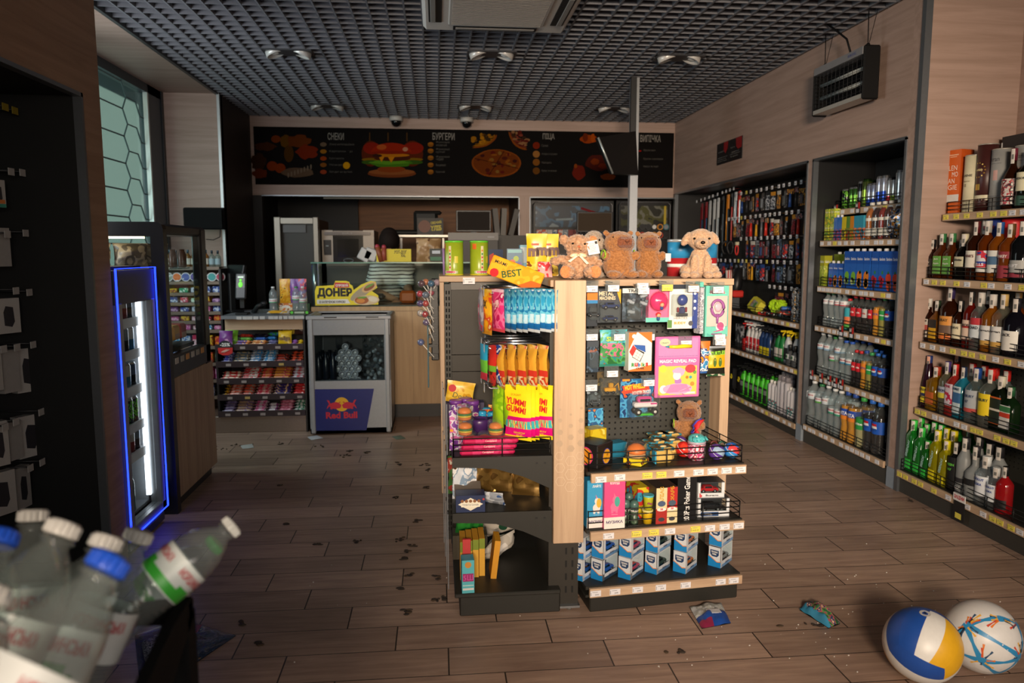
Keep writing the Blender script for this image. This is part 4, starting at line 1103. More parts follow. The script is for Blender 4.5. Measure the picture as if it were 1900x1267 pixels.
m.poly([tuple(e0+Vector((-.06,-.16))*s),tuple(e0+Vector((.92,-.72))*s),tuple(e0+Vector((1.42,.32))*s),tuple(e0+Vector((.42,.84))*s)],BLACK,F@T(0,0,.0009))
for(t_,c_,x_)in(('R','2a8a3a',-.3),('u','d8342e',-.17),('b','2a5aa8',-.04),('i','e0a02a',.06),('k','2a8a3a',.16),('s','d8342e',.29)):m.text(t_,F,mat(c_),h=h*.1,c=(w*x_,h*.17),bold=.05,z=.0016)
m.text('CUBE',F,INK,h=h*.05,w=w*.36,c=(0,h*.075),z=.0012,bold=.03)
hpack('cube_puzzle_box',m,'white and orange box with a twisting cube puzzle on it',1163,616,1204,686,d=.2)
# magic pad
w,h=wh(1217,626,1296,735);m=MB();PK=mat('e46fae',.4);m.box((0,0,h/2),(w,.012,h),PK,None,.003);F=face_front((0,-.0066,0));m.rect(-w*.44,w*.44,h*.66,h*.97,.0004,mat('dc86bb'),F);m.rect(-w*.43,w*.43,h*.045,h*.52,.0004,mat('e8c85a'),F);m.rect(-w*.43,w*.43,h*.045,h*.52,.0003,mat('f0e2e6'),F)
m.text('MAGIC REVEAL PAD',F,mat('f6ecf2'),h=h*.055,w=w*.82,c=(0,h*.6),bold=.03);m.text('WITH WATER BRUSH',F,mat('c4a0c8'),h=h*.02,w=w*.56,c=(0,h*.545));m.text('CRAFT',F,mat('3f8a6a'),h=h*.025,w=w*.16,c=(-w*.3,h*.9),z=.001,bold=.02);m.disc((-w*.3,h*.91,.0006),w*.12,mat('d9c9a8'),F,18,w*.08)
for i in range(24):m.tube([(-w*.42+i*w*.0365,-.004,h*.66),(-w*.42+i*w*.0365-.001,-.0095,h*.685),(-w*.42+i*w*.0365,.002,h*.7)],.0012,mat('3f7fb8',.3),4)
m.tube([(-w*.22,-.013,h*.84),(-w*.05,-.013,h*.835),(w*.1,-.013,h*.845),(w*.28,-.013,h*.84)],[.006,.007,.0085,.007],mat('e8d02a',.3),8);m.tube([(-w*.3,-.013,h*.845),(-w*.22,-.013,h*.84)],[.002,.005],mat('3f9ab0',.3),6)
PKa=mat('f2a6cc');PKb=mat('e684b8')
m.disc((w*.02,h*.42,.0012),w*.13,PKa,F,16,w*.1);m.disc((-w*.02,h*.36,.0016),w*.09,mat('f6e2e4'),F,16);m.disc((w*.02,h*.44,.0018),w*.15,PKa,F,12,w*.05);m.disc((w*.01,h*.27,.0012),w*.08,mat('b07ac0'),F,12,w*.07)
m.poly([(w*(.0+.33*cos(t)),h*(.14+.09*sin(t)+.008*(i%2)))for i,t in enumerate([pi*k/12 for k in range(25)])],PKa,F@T(0,0,.0014));m.poly([(-w*.26,h*.08),(w*.28,h*.1),(w*.2,h*.22),(-w*.15,h*.22)],PKb,F@T(0,0,.0017))
for(x,z)in((.16,.04),(.3,.17)):m.tube([(w*.02,-.0085,h*.1),(w*x,-.0085,h*z)],.002,PKa,5)
m.disc((w*.28,h*.47,.001),w*.12,mat('d8404a'),F,12,w*.09);m.disc((w*.38,h*.41,.001),w*.04,mat('6aa04a'),F,10);m.disc((-w*.33,h*.48,.001),w*.08,mat('f0d84a'),F,10)
for s in(-1,1):m.disc((w*.25+s*w*.04,h*.33,.001),w*.035,mat(('e07a2a','3aa0b0')[s>0]),F,8)
m.disc((w*.33,h*.22,.001),w*.05,mat('e08a3a'),F,8);m.disc((-w*.31,h*.14,.001),w*.09,mat('efe6ea'),F,14);m.rect(w*.08,w*.4,h*.055,h*.09,.001,mat('e6dfe2'),F)
hpack('drawing_pad',m,'large pink spiral drawing pad with a yellow brush on its cover',1217,626,1296,735,'drawing pad',d=.19)
w,h=wh(1213,624,1219,730);m=MB();m.box((0,.0,h/2),(.078,.006,h*.97),mat('5aa8a0',.4));x,z,*_=uvbox(1213,624,1292,730,.2);rput('drawing_pad',m,'turquoise edged drawing pad behind the pink one','drawing pad',x-.002,.203,z)
w,h=wh(1299,633,1318,692);m=MB();pouch(m,.04,h,.016,bands([(.06,mat('2a5a9a')),(.75,printed(['3a8ac0','e8e4e0','2a4a8a','e8902a'],44,.3,3)),(1,mat('e0762a'))]),None,8);hpack('toy_pouch',m,'orange topped blue pouch beside the pink drawing pad',1299,633,1318,692)
w,h=wh(1312,645,1345,697);m=MB();YG=printed(['e8b81e','2a2a28','e8d04a','5a7a2a'],30,.3,8)
pouch(m,w,h*1.05,.022,bands([(.1,printed(['c8c0b0','2f5a3a','8a3a4a'],40,.3,2)),(.25,mat('25261f',.3)),(.68,mat('e6b01e',.3)),(.9,mat('25261f',.3)),(1,mat('8a8f96',.3))]),None,9);F=face_front((0,-.014,0));m.text('TURTLES',F,mat('8ac83a'),h=h*.14,w=w*.76,c=(0,h*.82),bold=.04,rot=.08)
for s in(-1,1):m.disc((s*w*.14,h*.5,.0005),w*.09,mat('4a6a2a'),F,12,h*.16);m.disc((s*w*.14,h*.58,.001),w*.05,mat('8a9a4a'),F,10)
hpack('toy_pouch',m,'black and yellow pouch with green lettering at the bay end',1312,645,1345,697)
# row 3
w,h=wh(1108,690,1149,732);m=MB();F=card(m,w,h,printed(['3a3226','5a4a2a','2a261f','7a6a3a'],40,.4,5));X=T(0,-.02,h*.08)
m.box((0,0,h*.2),(w*.5,.02,h*.16),mat('d89a1e',.35),X,.003);m.box((.004,0,h*.38),(w*.2,.018,h*.2),mat('c8901e',.35),X,.003);m.tube([(w*.2,0,h*.3),(w*.36,0,h*.45),(w*.42,0,h*.15)],.003,mat('d89a1e'),5,X)
for x in(-.012,.012):m.tube([(x,-.011,h*.08),(x,.011,h*.08)],.006,BLACK,8,X)
blister(m,(0,h*.42),w*.9,h*.75,.04);hpack('toy_digger_pack',m,'dark card with a small yellow digger, third row',1108,690,1149,732)
w,h=wh(1089,718,1114,751);m=MB();F=card(m,w,h,printed(['4a545c','2a3036','8a949c'],40,.4,7));toy_car(m,(0,-.014,.005),.05,'4a4f56');blister(m,(0,h*.4),w*.8,h*.6,.03);hpack('toy_car_pack',m,'grey toy car card low beside the oak post, third row',1089,718,1114,751)
w,h=wh(1148,700,1215,772);m=MB();F=card(m,w*.9,h*.95,printed(['2a6aa0','4a9ac8','1d3a6a','c8562a'],30,.35,3));m.poly([(-w*.4,h*.78),(w*.3,h*.86),(w*.34,h*.66),(-w*.34,h*.58)],mat('d8422a'),F@T(0,0,.0006));m.text('HOT WHEELS',F,mat('f0c42a'),h=h*.13,w=w*.55,c=(-w*.06,h*.76),bold=.05,rot=.1,z=.001);m.text('MONSTER TRUCKS',F,mat('e8e0d8'),h=h*.08,w=w*.5,c=(w*.12,h*.62),rot=.08,z=.001,bold=.04)
m.rect(-w*.4,-w*.2,h*.9,h*.95,.0005,mat('e8902a'),F)
X=T(w*.12,-.04,h*.02)
m.box((0,0,h*.34),(w*.62,.03,h*.12),mat('e8e2e6',.3),X,.005);m.box((-.004,0,h*.47),(w*.38,.028,h*.14),mat('d84a94',.3),X,.006);m.box((-.004,0,h*.46),(w*.3,.03,h*.08),mat('1c1f26',.1),X,.003);m.box((w*.2,0,h*.36),(w*.2,.031,h*.05),mat('d84a94',.3),X,.003);m.box((0,0,h*.1),(w*.46,.03,h*.05),mat('4ac83a',.35),X,.004)
for s in(-1,1):
 for q in(-1,1):m.tube([(s*w*.22,q*.014,h*.18),(s*w*.22,q*.024,h*.18)],.0125,BLACK,14,X);m.tube([(s*w*.22,q*.0245,h*.18),(s*w*.22,q*.0255,h*.18)],.006,mat('d8d4d0',.4),10,X)
blister(m,(w*.1,h*.33),w*.75,h*.6,.065);hpack('monster_truck_pack',m,'blue card with a white and pink monster truck on black wheels',1148,700,1215,772)
w,h=wh(1091,757,1119,792);m=MB();card(m,w,h,printed(['3a8ac0','5ab0d8','2a5a8a','c87a3a'],34,.35,6));hpack('toy_pack',m,'light blue card lowest beside the oak post',1091,757,1119,792,d=.28)

# shelf 1 of the right bay -------------------------------------------------
z1,z2,z3=SHELFZ
def xat(u,v,d):return rb(u,v,d).x
m=MB();s_=.105;m.box((0,0,s_*.42),(s_,s_,s_*.84),mat('1b1a1c',.35),None,.003);FC=face_front((.0,-s_/2-.0005,0))
m.disc((.008,s_*.36,.0),.026,mat('5a4a9a'),FC,24,.03);m.disc((.008,s_*.36,.0006),.0235,mat('e8a82a',.4),FC,24,.027);m.disc((.012,s_*.42,.0012),.006,mat('b8781a'),FC,12);m.disc((.002,s_*.26,.0012),.008,mat('c8881e'),FC,12)
LFc=basis((-s_/2-.0005,0,0),(0,-1,0),(0,0,1));m.disc((0,s_*.4,0),.034,mat('c83a6a'),LFc,24);m.disc((0,s_*.4,.0006),.029,mat('d98a1e'),LFc,24)
rput('toy_box',m,'black cube box with round yellow picture panels on the upper shelf','toy box',.055,.10,z1,radians(38))
m=MB();carton(m,.075,.06,.11,printed(['d8c02a','c8a81e','e8d86a'],24,.4,3));rput('toy_box',m,'yellow box behind the black cube box','toy box',.095,.22,z1,.3)
m=MB();carton(m,.07,.05,.06,mat('2a7a9a',.4));rput('toy_box',m,'low teal box between the yellow box and the clear dome','toy box',.17,.18,z1,.3)
K=Kind('burger_toy','toy');m=MB();m.box((0,0,.014),(.075,.075,.026),printed(['e8d02a','e8c81e','2a2a24','d86a2a'],46,.4,3),R(pi/4),.004);K.add('base',m)
m=MB();m.lathe([(.034,.03),(.036,.036),(.034,.042)],mat('e8b27a',.6),None,18);m.lathe([(.035,.043),(.036,.05),(.03,.066),(.014,.076),(.004,.078)],mat('f07a1e',.45),None,18);K.add('bun',m);m=MB();m.lathe([(.047,.028),(.045,.06),(.036,.082),(.02,.09)],glass('f0f4f4',.97),None,18);K.add('clear_dome',m)
rplace(K,xat(1180,850,.07),.07,z1,'orange squeeze burger under a clear dome on a yellow base')
K=Kind('round_tin','tin');m=MB();m.box((0,0,.026),(.082,.07,.05),mat('d8b464',.4),None,.016);K.add('body',m);m=MB();m.box((0,0,.056),(.082,.07,.012),printed(['6a5a3a','3a8aa0','d8b464'],40,.4,2),None,.006);m.ell((0,-.01,.063),(.013,.008,.004),mat('e8c890',.5));K.add('lid',m);m=MB();m.box((-.039,-.02,.026),(.006,.034,.048),mat('3a9ac0',.4),None,.002);K.add('blue_label',m)
for(u,v,d,lab,g)in((1228,848,.075,'honey coloured box with patterned lid at the front of the upper shelf',0),(1215,835,.17,'honey coloured patterned box behind the clear dome',.2),(1244,830,.165,'honey coloured patterned box behind the front one',.1),(1222,815,.27,'honey coloured patterned box deepest behind the others, left',.2),(1242,812,.275,'honey coloured patterned box deepest behind the others, right',.1)):
 rplace(K,xat(u,v,d),d,z1,lab,g)
def orb(c1,c2,c3):
 m=MB();r=.031
 m.ell((0,0,r),r,mat(c1,.2),None,18,12);Q=T(0,0,r)@R(.6,'Y')@R(.5,'X')
 m.tube([(r*1.005*cos(t*pi/10),r*1.005*sin(t*pi/10),0)for t in range(20)],.0016,mat('c8ccd4',.3),4,Q,True)
 vs=[];
 def fn(u,v):
  a=-1.0+2.0*u;b=-.9+1.6*v;return Vector((r*1.012*sin(a)*cos(b),-r*1.012*cos(a)*cos(b),r*1.012*sin(b)))
 m.surf(fn,8,8,lambda u,v:mat(c2,.25)if v>.45 else mat(c3,.25),T(0,0,r)@R(.5,'Y'))
 return m
for(u,v,d,c,lab)in((1263,808,.20,('5a3a9a','c8ccd8','3a6ab0'),'purple and silver surprise ball behind the red one'),(1268,838,.12,('d02a24','e8402e','c8241e'),'glossy red surprise ball'),(1329,838,.06,('5a3a94','9ab4d0','5a3a94'),'purple and blue surprise ball right of the unicorn cup'),(1357,834,.07,('2a6ac0','d8444a','3a8ad0'),'red and blue surprise ball at the end of the shelf')):
 rput('surprise_ball',orb(*c),lab,'surprise ball',xat(u,v,d),d,z1,0,'surprise balls')
K=Kind('unicorn_cup','toy cup');m=MB();m.lathe([(.028,0),(.033,.008),(.034,.03),(.034,.062)],printed(['c84a7a','e8c8d8','8a3a5a','d8484a','f0e4ea'],46,.25,5),None,20);K.add('cup',m);m=MB();m.lathe([(.0345,.062),(.035,.07),(.034,.072)],mat('b8a8b8',.3),None,20);K.add('ring',m)
m=MB();m.ell((0,0,.078),(.034,.034,.022),mat('5ac0c4',.3));[m.tube([(.012*i,-.02,.098-abs(i)*.003),(.014*i,-.034,.08)],.004,mat('4ab0b6',.3),6)for i in(-2,-1,0,1,2)];m.ell((-.012,-.024,.092),(.004,.003,.006),WHITE);K.add('lid',m)
rplace(K,xat(1294,850,.075),.085,z1,'clear pink patterned toy cup with a turquoise lid')
for(u,v,d,c,lab)in((1325,805,.2,'5a2a24','dark brown trinket behind the surprise balls'),(1340,818,.19,'2a5a4a','dark green trinket behind the surprise balls'),(1352,815,.14,'4ab0a8','turquoise hook shaped trinket at the shelf end')):
 m=MB();m.tube([(.014*cos(t*.5),0,.02+.014*sin(t*.5))for t in range(10)],.0045,mat(c,.4),7);m.ell((0,0,.01),(.016,.012,.01),mat(c,.5));rput('trinket',m,lab,'trinket',xat(u,v,d),d,z1,0)
# shelf 2
def rbox(name,u0,u1,v0,v1,d,dep,side,front,label,deco=None,rz=0):
 x,z,w,h=uvbox(u0,v0,u1,v1,d);m=MB();carton(m,w,dep,h,side,front)
 if deco:deco(m,face_front((0,-dep/2-.0006,0)),w,h)
 p=rput(name,m,label,'toy box',x,d+dep/2,z2 if v1>900 else z,rz);return p
def dec_poni(nm,body,mane):
 def f(m,F,w,h):
  m.rect(-w/2,w/2,0,h*.22,.0004,mat('e8e2dc'),F);m.text('МУЗИКА' if nm!='x' else '',F,mat('4a3a6a'),h=h*.06,w=w*.8,c=(0,h*.13),bold=.03,z=.001)
  m.text(nm,F,WHITE,h=h*.065,w=w*.45,c=(0,h*.88),bold=.03);m.rect(-w*.25,w*.25,h*.945,h*.955,.0006,mat('d8d4d8'),F)
  m.disc((0,h*.42,.0006),w*.2,mat(body),F,16,h*.09);m.disc((w*.02,h*.56,.0008),w*.13,mat(body),F,14,h*.07);m.disc((w*.12,h*.52,.001),w*.13,mat(mane),F,14,h*.1);m.poly([(-.002,h*.62),(.003,h*.62),(-.004,h*.7)],mat('d87a9a'),F@T(0,0,.0012));m.rect(-w*.15,w*.15,h*.27,h*.275,.0006,mat('d8d4d8'),F)
  for x in(-.12,.1):m.poly([(w*x-.004,h*.3),(w*x+.004,h*.3),(w*x+.004,h*.4),(w*x-.004,h*.4)],mat(body),F@T(0,0,.0007))
 return f
rbox('pony_box',1090,1124,886,972,.02,.05,mat('2f8ab8',.4),mat('3a9ac8',.4),'tall blue toy box with a seated pony, left end of the middle shelf',dec_poni('ЛАЙТІ','e8ded8','e8b03a'))
rbox('pony_box',1122,1159,884,977,.0,.07,mat('c83a78',.4),mat('e04f88',.4),'tall pink toy box with a turquoise maned pony',dec_poni('КЛАУДІ','e8709a','4aa89a'))
K=Kind('slime_jar','toy jar');m=MB();m.lathe([(.0145,0),(.0155,.006),(.0155,.055)],printed(['2f3f34','4a5f4a','7a8a7a'],60,.3,3),None,16);K.add('jar',m);m=MB();m.lathe([(.0165,.055),(.017,.075),(.013,.086),(.005,.09)],mat('4a6a64',.35),None,16);K.add('lid',m);m=MB();m.lathe([(.0158,.048),(.0158,.066)],mat('e0dcd6',.5),None,16);m.text('ZC',face_front((0,-.0164,.057)),INK,h=.009,bold=.03);K.add('paper_band',m)
for(u,d,lab)in((1164,.03,'dark green lidded slime jar left of the tall one'),(1180,.015,'lidded slime jar with white band beside the play dough cups'),(1170,.1,'red brown lidded slime jar behind the two front jars')):rplace(K,xat(u,970,d),d+.02,z2,lab)
K=Kind('dough_cup','toy cup')
m=MB();m.lathe([(.015,0),(.019,.045),(.0195,.05)],mat('b8b82a',.35),None,18);m.text('Play',face_front((0,-.0185,.026)),mat('8a2a5a'),h=.012,bold=.04);K.add('cup',m);m=MB();m.lathe([(.021,.05),(.021,.056)],mat('5ac0d0',.35),None,18);K.add('lid',m)
m=MB();m.lathe([(.016,0),(.019,.04),(.0195,.046)],mat('d8b01e',.35),None,18);K2=Kind('dough_cup','toy cup');K2.add('cup',m);m=MB();m.lathe([(.021,.046),(.021,.052)],mat('e8dc8a',.35),None,18);K2.add('lid',m)
x=xat(1203,965,.02);rplace(K2,x,.03,z2,'yellow play dough cup at the bottom of its pack');rplace(K,x+.002,.03,z2+.053,'green play dough cup with a blue lid on top of the yellow cup')
m=MB();carton(m,.046,.2,.12,printed(['d8c02a','c8362a','3aa0c0','2a6a9a'],24,.4,5));rput('dough_carton',m,'long yellow and blue play dough carton behind the two cups','toy box',x-.004,.18,z2,.06)
def dec_thin(txt,c,figs):
 def f(m,F,w,h):
  m.rect(-w/2,w/2,0,h*.42,.0004,mat(c),F);m.text(txt,F,mat('c8962a'),h=w*.36,c=(0,h*.8),rot=pi/2,bold=.03);m.disc((0,h*.56,.0008),w*.36,mat(figs),F,12,h*.08);m.disc((0,h*.4,.001),w*.42,WHITE,F,12,h*.05);m.text('58',F,mat('c8242a'),h=h*.06,c=(0,h*.41),z=.0014,bold=.04);m.disc((0,h*.12,.0008),w*.3,mat('3a3a40'),F,8,h*.06)
 return f
rbox('board_game_box',1218,1237,905,970,.01,.22,mat('3f352e',.5),mat('e0cfa0',.45),'thin cream board game box standing on edge',dec_thin('АЛІАС','a82a24','4a5a78'))
rbox('board_game_box',1238,1256,904,969,.012,.22,mat('4a352e',.5),mat('b82a2a',.45),'thin red board game box standing on edge',dec_thin('СКАРБ','e0cfa0','4a5a6a'))
x,z,w,h=uvbox(1258,880,1291,968,.03,);m=MB();carton(m,w,.26,h,mat('101012',.4),mat('141416',.4));m.text('200Pcs Poker Game Set',face_front((0,-.1306,0)),mat('e6e4e2'),w=h*1.12,h=w*.3,c=(0,h*.52),rot=pi/2,bold=.02,z=.0004);rput('poker_set_box',m,'black poker set box standing on edge with white lettering','game box',x,.16,z2)
def window_box(m,w,d,h,col,inner,frame):
 m.bx(-w/2,w/2,-d/2,d/2,0,.004,frame);m.bx(-w/2,w/2,d/2-.003,d/2,0,h,mat('2a2c30'));m.bx(-w/2,-w/2+.003,-d/2,d/2,0,h,frame);m.bx(-w/2,w/2,-d/2,d/2,h-.003,h,mat('33353a',.3))
 m.bx(-w/2,w/2,-d/2,-d/2+.003,0,h*.32,frame);m.bx(-w/2,-w/2+.012,-d/2,-d/2+.003,h*.3,h,frame);m.bx(w/2-.012,w/2,-d/2,-d/2+.003,h*.3,h,frame)
 toy_car(m,(0,0,.012),w*.72,inner);m.bx(-w/2+.01,w/2-.01,-d/2,-d/2+.001,h*.3,h-.003,CLEAR);m.bx(w/2-.002,w/2,-d/2,d/2,0.004,h,CLEAR)
m=MB();window_box(m,.105,.07,.062,'x','c8242a',mat('d8dce0',.4));F=face_front((0,-.0356,0));m.text('Burago',F,INK,h=.0085,w=.05,c=(.004,.01),bold=.03);m.text('b',F,mat('c8242a'),h=.016,c=(-.04,.011),bold=.06)
xx=xat(1325,965,.04);zb=z2+.075;rput('car_box',m,'white window box with a red model car, upper of the two','toy car box',xx-.012,.075,zb,-.12)
m=MB();window_box(m,.125,.085,.074,'x','1d1e22',mat('d8dce0',.4));F=face_front((0,-.0431,0));m.rect(-.05,.02,.004,.02,.0004,mat('2a4a7a'),F);m.text('MODEL',F,WHITE,h=.008,w=.03,c=(-.02,.012),z=.001,bold=.04);rput('car_box',m,'white window box with a dark model car, under the red car box','toy car box',xx,.08,z2,-.12)
m=MB();carton(m,.1,.09,.1,mat('2a2b2f',.35));rput('car_box',m,'dark window box behind the red and dark car boxes','toy car box',xx+.0,.23,z2,-.05)
# shelf 3: twelve small car boxes in six stacks of two
def car_kind(col):
 K=Kind('car_box','toy car box');w,d,h=.052,.105,.083
 m=MB();WB=mat('cfd3d8',.4);BB=mat('1f7fc0',.35)
 m.bx(-w/2,w/2,-d/2,d/2,0,.012,BB);m.bx(-w/2,w/2,-d/2,d/2,h-.003,h,mat('d2d4d8',.4));m.bx(-w/2,w/2,d/2-.003,d/2,0,h,WB);m.bx(-w/2,-w/2+.002,-d/2,d/2,.0,h,mat('3a4a66',.4))
 m.bx(-w/2,w/2,-d/2,-d/2+.002,0,h,WB);m.bx(w/2-.002,w/2,-d/2,d/2,.0,h*.3,WB);m.bx(w/2-.002,w/2,-d/2,-d/2+.014,0,h,WB)
 F=face_front((0,-d/2-.0004,0))
 m.poly([(-w/2,0),(w/2,0),(w/2,h*.28),(w*.2,h*.24),(-w*.1,h*.36),(-w/2,h*.5)],BB,F@T(0,0,.0002));m.poly([(-w/2,h*.5),(-w*.1,h*.36),(w*.2,h*.24),(w/2,h*.28),(w/2,h*.31),(w*.2,h*.28),(-w*.1,h*.4),(-w/2,h*.54)],mat('e0822a'),F@T(0,0,.0003))
 m.poly([(-w*.34,h*.82),(w*.34,h*.82),(w*.34,h*.6),(w*.2,h*.5),(-w*.2,h*.5),(-w*.34,h*.6)],mat('1f3a62'),F@T(0,0,.0004));m.text('TECHNO',F,WHITE,h=h*.08,w=w*.52,c=(0,h*.73),z=.0007,bold=.04);m.text('PARK',F,WHITE,h=h*.08,w=w*.34,c=(0,h*.62),z=.0007,bold=.04)
 FS=basis((w/2+.0004,0,0),(0,1,0),(0,0,1));m.text('TECHNO',FS,mat('1f3a62'),h=h*.08,w=d*.3,c=(d*.05,h*.15),bold=.04)
 K.add('box',m);m=MB();toy_car(m,(0,0,.014),.085,col,R(pi/2));K.add('model_car',m);m=MB();m.bx(w/2-.0012,w/2-.0004,-d/2+.014,d/2,h*.3,h,CLEAR);K.add('clear_window',m)
 return K
kinds=[car_kind(c)for c in('2a4fa0','2f5fc0','c02a34','3a4a44','d8762a','8a8f94')]
names=['dark blue','bright blue','red','green grey','orange','grey']
for i,(u,v,d)in enumerate(((1090,1068,.045),(1130,1073,.03),(1180,1076,.02),(1230,1072,.045),(1282,1070,.03),(1348,1058,.05))):
 x=xat(u,v,d)
 for k in range(2):
  if i==5 and k==1:zz=z3+.0835
  rplace(kinds[i],x+.004*k-(0.0 if i else-.004),d+.055+.004*k,z3+.0845*k,'%s box with a %s toy car, %s stack from the oak post'%(('lower','upper')[k],names[i],nth(i)),-.85-.05*(i%2),'stacked toy car boxes')

# ================================================================== PLUSH TOYS AND TINS ON TOP
def fused(mb,voxel=.004,smooth=6,rough=.0,seed=0,freq=60):
 """many overlapping blobs -> one continuous skin"""
 me=mb.mesh('tmp');o=bpy.data.objects.new('tmp',me);COL.objects.link(o)
 r=o.modifiers.new('r','REMESH');r.mode='VOXEL';r.voxel_size=voxel
 if smooth:s=o.modifiers.new('s','SMOOTH');s.iterations=smooth;s.factor=.5
 dg=bpy.context.evaluated_depsgraph_get();e=bpy.data.meshes.new_from_object(o.evaluated_get(dg))
 bpy.data.objects.remove(o);bpy.data.meshes.remove(me)
 if rough:
  for v,n in zip(e.vertices,[v.normal.copy()for v in e.vertices]):
   p=v.co*freq+Vector((seed,0,0));v.co+=n*rough*(noise.noise(p)+.5*noise.noise(p*2.3))
 for p in e.polygons:p.use_smooth=True
 return e
def plush(name,label,loc,rz,body_fn,mt,voxel=.004,rough=.0015,freq=90,parts=(),sc=1.0,smooth=4):
 t=thing(name,label,'plush toy',loc,rz);t.scale=(sc,)*3
 m=MB();body_fn(m,mt);o=obj('body',fused(m,voxel,smooth,rough,random.random()*50,freq),t)
 if not o.data.materials:o.data.materials.append(mt)
 else:o.data.materials[0]=mt
 for nm,mb in parts:obj(nm,mb,t)
 return t
def E(m,mt,*els):
 for c,r,*q in els:
  m.ell(c,r,mt,None,16,11,q[0]if q else None)
RX=lambda a:Matrix.Rotation(a,3,'X');RY=lambda a:Matrix.Rotation(a,3,'Y');RZ=lambda a:Matrix.Rotation(a,3,'Z')
TB=fur('c99f80','9c7455',90);TB2=fur('d9925f','c07c4c',140)
# teddy bear, sitting, front towards -y
def teddy(m,t):
 E(m,t,((0,0,.045),(.045,.036,.046)),((0,0,.075),(.036,.03,.03)),((.002,-.006,.122),(.044,.038,.041)),((0,-.036,.112),(.021,.02,.017)),((-.042,.004,.142),(.018,.014,.02)),((.047,.004,.143),(.018,.011,.019)),
  ((-.05,-.008,.072),(.02,.017,.016),RY(.25)),((-.07,-.014,.066),(.018,.017,.017)),((.05,-.006,.07),(.02,.017,.017),RY(-.4)),((.066,-.014,.058),(.015,.015,.015)),
  ((-.034,-.04,.026),(.024,.036,.023),RZ(.25)),((.04,-.04,.026),(.024,.036,.023),RZ(-.3)))
mz=MB();mz.ell((0,-.052,.118),(.006,.005,.0045),mat('c0603a',.45));no=mz
ey=MB();ey.ell((-.018,-.0385,.129),.0042,mat('14100e',.1));ey2=MB();ey2.ell((.02,-.0385,.128),.0042,mat('14100e',.1))
so=MB();so.ell((-.043,-.0705,.028),(.019,.007,.023),TB2,None,16,10,RZ(.25));so2=MB();so2.ell((.051,-.0705,.028),(.019,.007,.023),TB2,None,16,10,RZ(-.3))
mo_=MB();mo_.tube([(-.008,-.053,.104),(0,-.0555,.108),(.008,-.053,.104)],.0012,mat('7a4a34'),5);mo_.tube([(0,-.0555,.108),(0,-.0545,.115)],.001,mat('7a4a34'),5)
ea=MB();ea.ell((.051,-.005,.144),(.0125,.006,.0135),TB2);ea2=MB();ea2.ell((-.04,.0,.14),(.006,.005,.006),TB2)
bw=MB();SAT=mat('ecc6a4',.3)
for s in(-1,1):bw.ell((s*.014,-.036,.087),(.014,.005,.008),SAT,None,12,8,RY(s*.3));bw.poly([(s*.002,.084),(s*.008,.086),(s*.034,.058),(s*.026,.054)]if s>0 else[(s*.026,.062),(s*.034,.066),(s*.008,.086),(s*.002,.084)],SAT,face_front((0,-.041,0)),.002)
bw.ell((0,-.04,.087),.005,SAT)
tg=MB();X=T(.047,-.03,.115)@R(-.2,'Y')@R(.15);tg.box((0,0,0),(.038,.0015,.05),mat('e8e6e2',.6),X,.004)
for i in range(7):tg.box((-.003,-.001,.015-i*.005),(.026-(i%3)*.004,.0006,.0014),mat('8a8a8c'),X)
tg.box((.013,-.001,.016),(.008,.0006,.01),INK,X)
plush('teddy_bear','curly light brown teddy bear with a satin bow on the oak post',(.515,2.76,1.23),radians(-4),teddy,TB,.0035,.0055,150,[('nose',no),('eye',ey),('eye',ey2),('foot_sole',so),('foot_sole',so2),('mouth',mo_),('ear_lining',ea),('ear_lining',ea2),('bow',bw),('paper_tag',tg)],1.0).scale=(1.15,1.05,1.0)
# dogs
def dog_parts(t2,eye=(.024,.034)):
 n=MB();n.ell((0,-.082,.142),(.0085,.006,.0065),mat('1c1614',.25));e=MB();e.ell((-.026,-.052,.158),.0045,mat('120e0c',.08));e2=MB();e2.ell((.026,-.052,.158),.0045,mat('120e0c',.08));mm=MB();mm.tube([(-.01,-.074,.128),(0,-.079,.1325),(.01,-.074,.128)],.001,mat('5a4030'),4)
 return[('nose',n),('eye',e),('eye',e2),('mouth',mm)]
def dog(m,t):
 E(m,t,((0,.01,.05),(.046,.044,.052)),((0,-.002,.085),(.035,.034,.036)),((0,-.012,.155),(.047,.044,.044)),((0,-.05,.138),(.026,.03,.022)),((-.05,-.005,.157),(.014,.02,.032),RY(.45)),((.05,-.005,.16),(.014,.02,.03),RY(-.5)),
  ((-.022,-.035,.05),(.016,.018,.048),RX(.15)),((.024,-.035,.05),(.016,.018,.048),RX(.15)),((-.024,-.05,.012),(.019,.026,.014)),((.026,-.05,.012),(.019,.026,.014)),
  ((-.05,-.005,.026),(.022,.034,.027)),((.05,-.005,.026),(.022,.034,.027)),((-.056,-.04,.013),(.016,.026,.014)),((.058,-.04,.014),(.018,.027,.016)),((.05,.05,.018),(.018,.02,.014)))
DG=fur('ccaa8c','b08c6e',150);DG2=fur('bcaa98','9c8a7a',150)
pd=rb(1293,512,.42);pw=RBM@Vector((pd.x,.40,1.222))
plush('plush_dog','beige plush dog with a black nose sitting at the right end of the top',pw,radians(-12),dog,DG,.0038,.0022,160,dog_parts(DG),1.0).scale=(1.14,1.1,1.02)
fo=aty(1095,500,3.18);plush('plush_dog','grey beige plush dog turned sideways behind the teddy bear',(fo.x,3.16,1.222),radians(50),dog,DG2,.0038,.0022,160,dog_parts(DG2),.99)
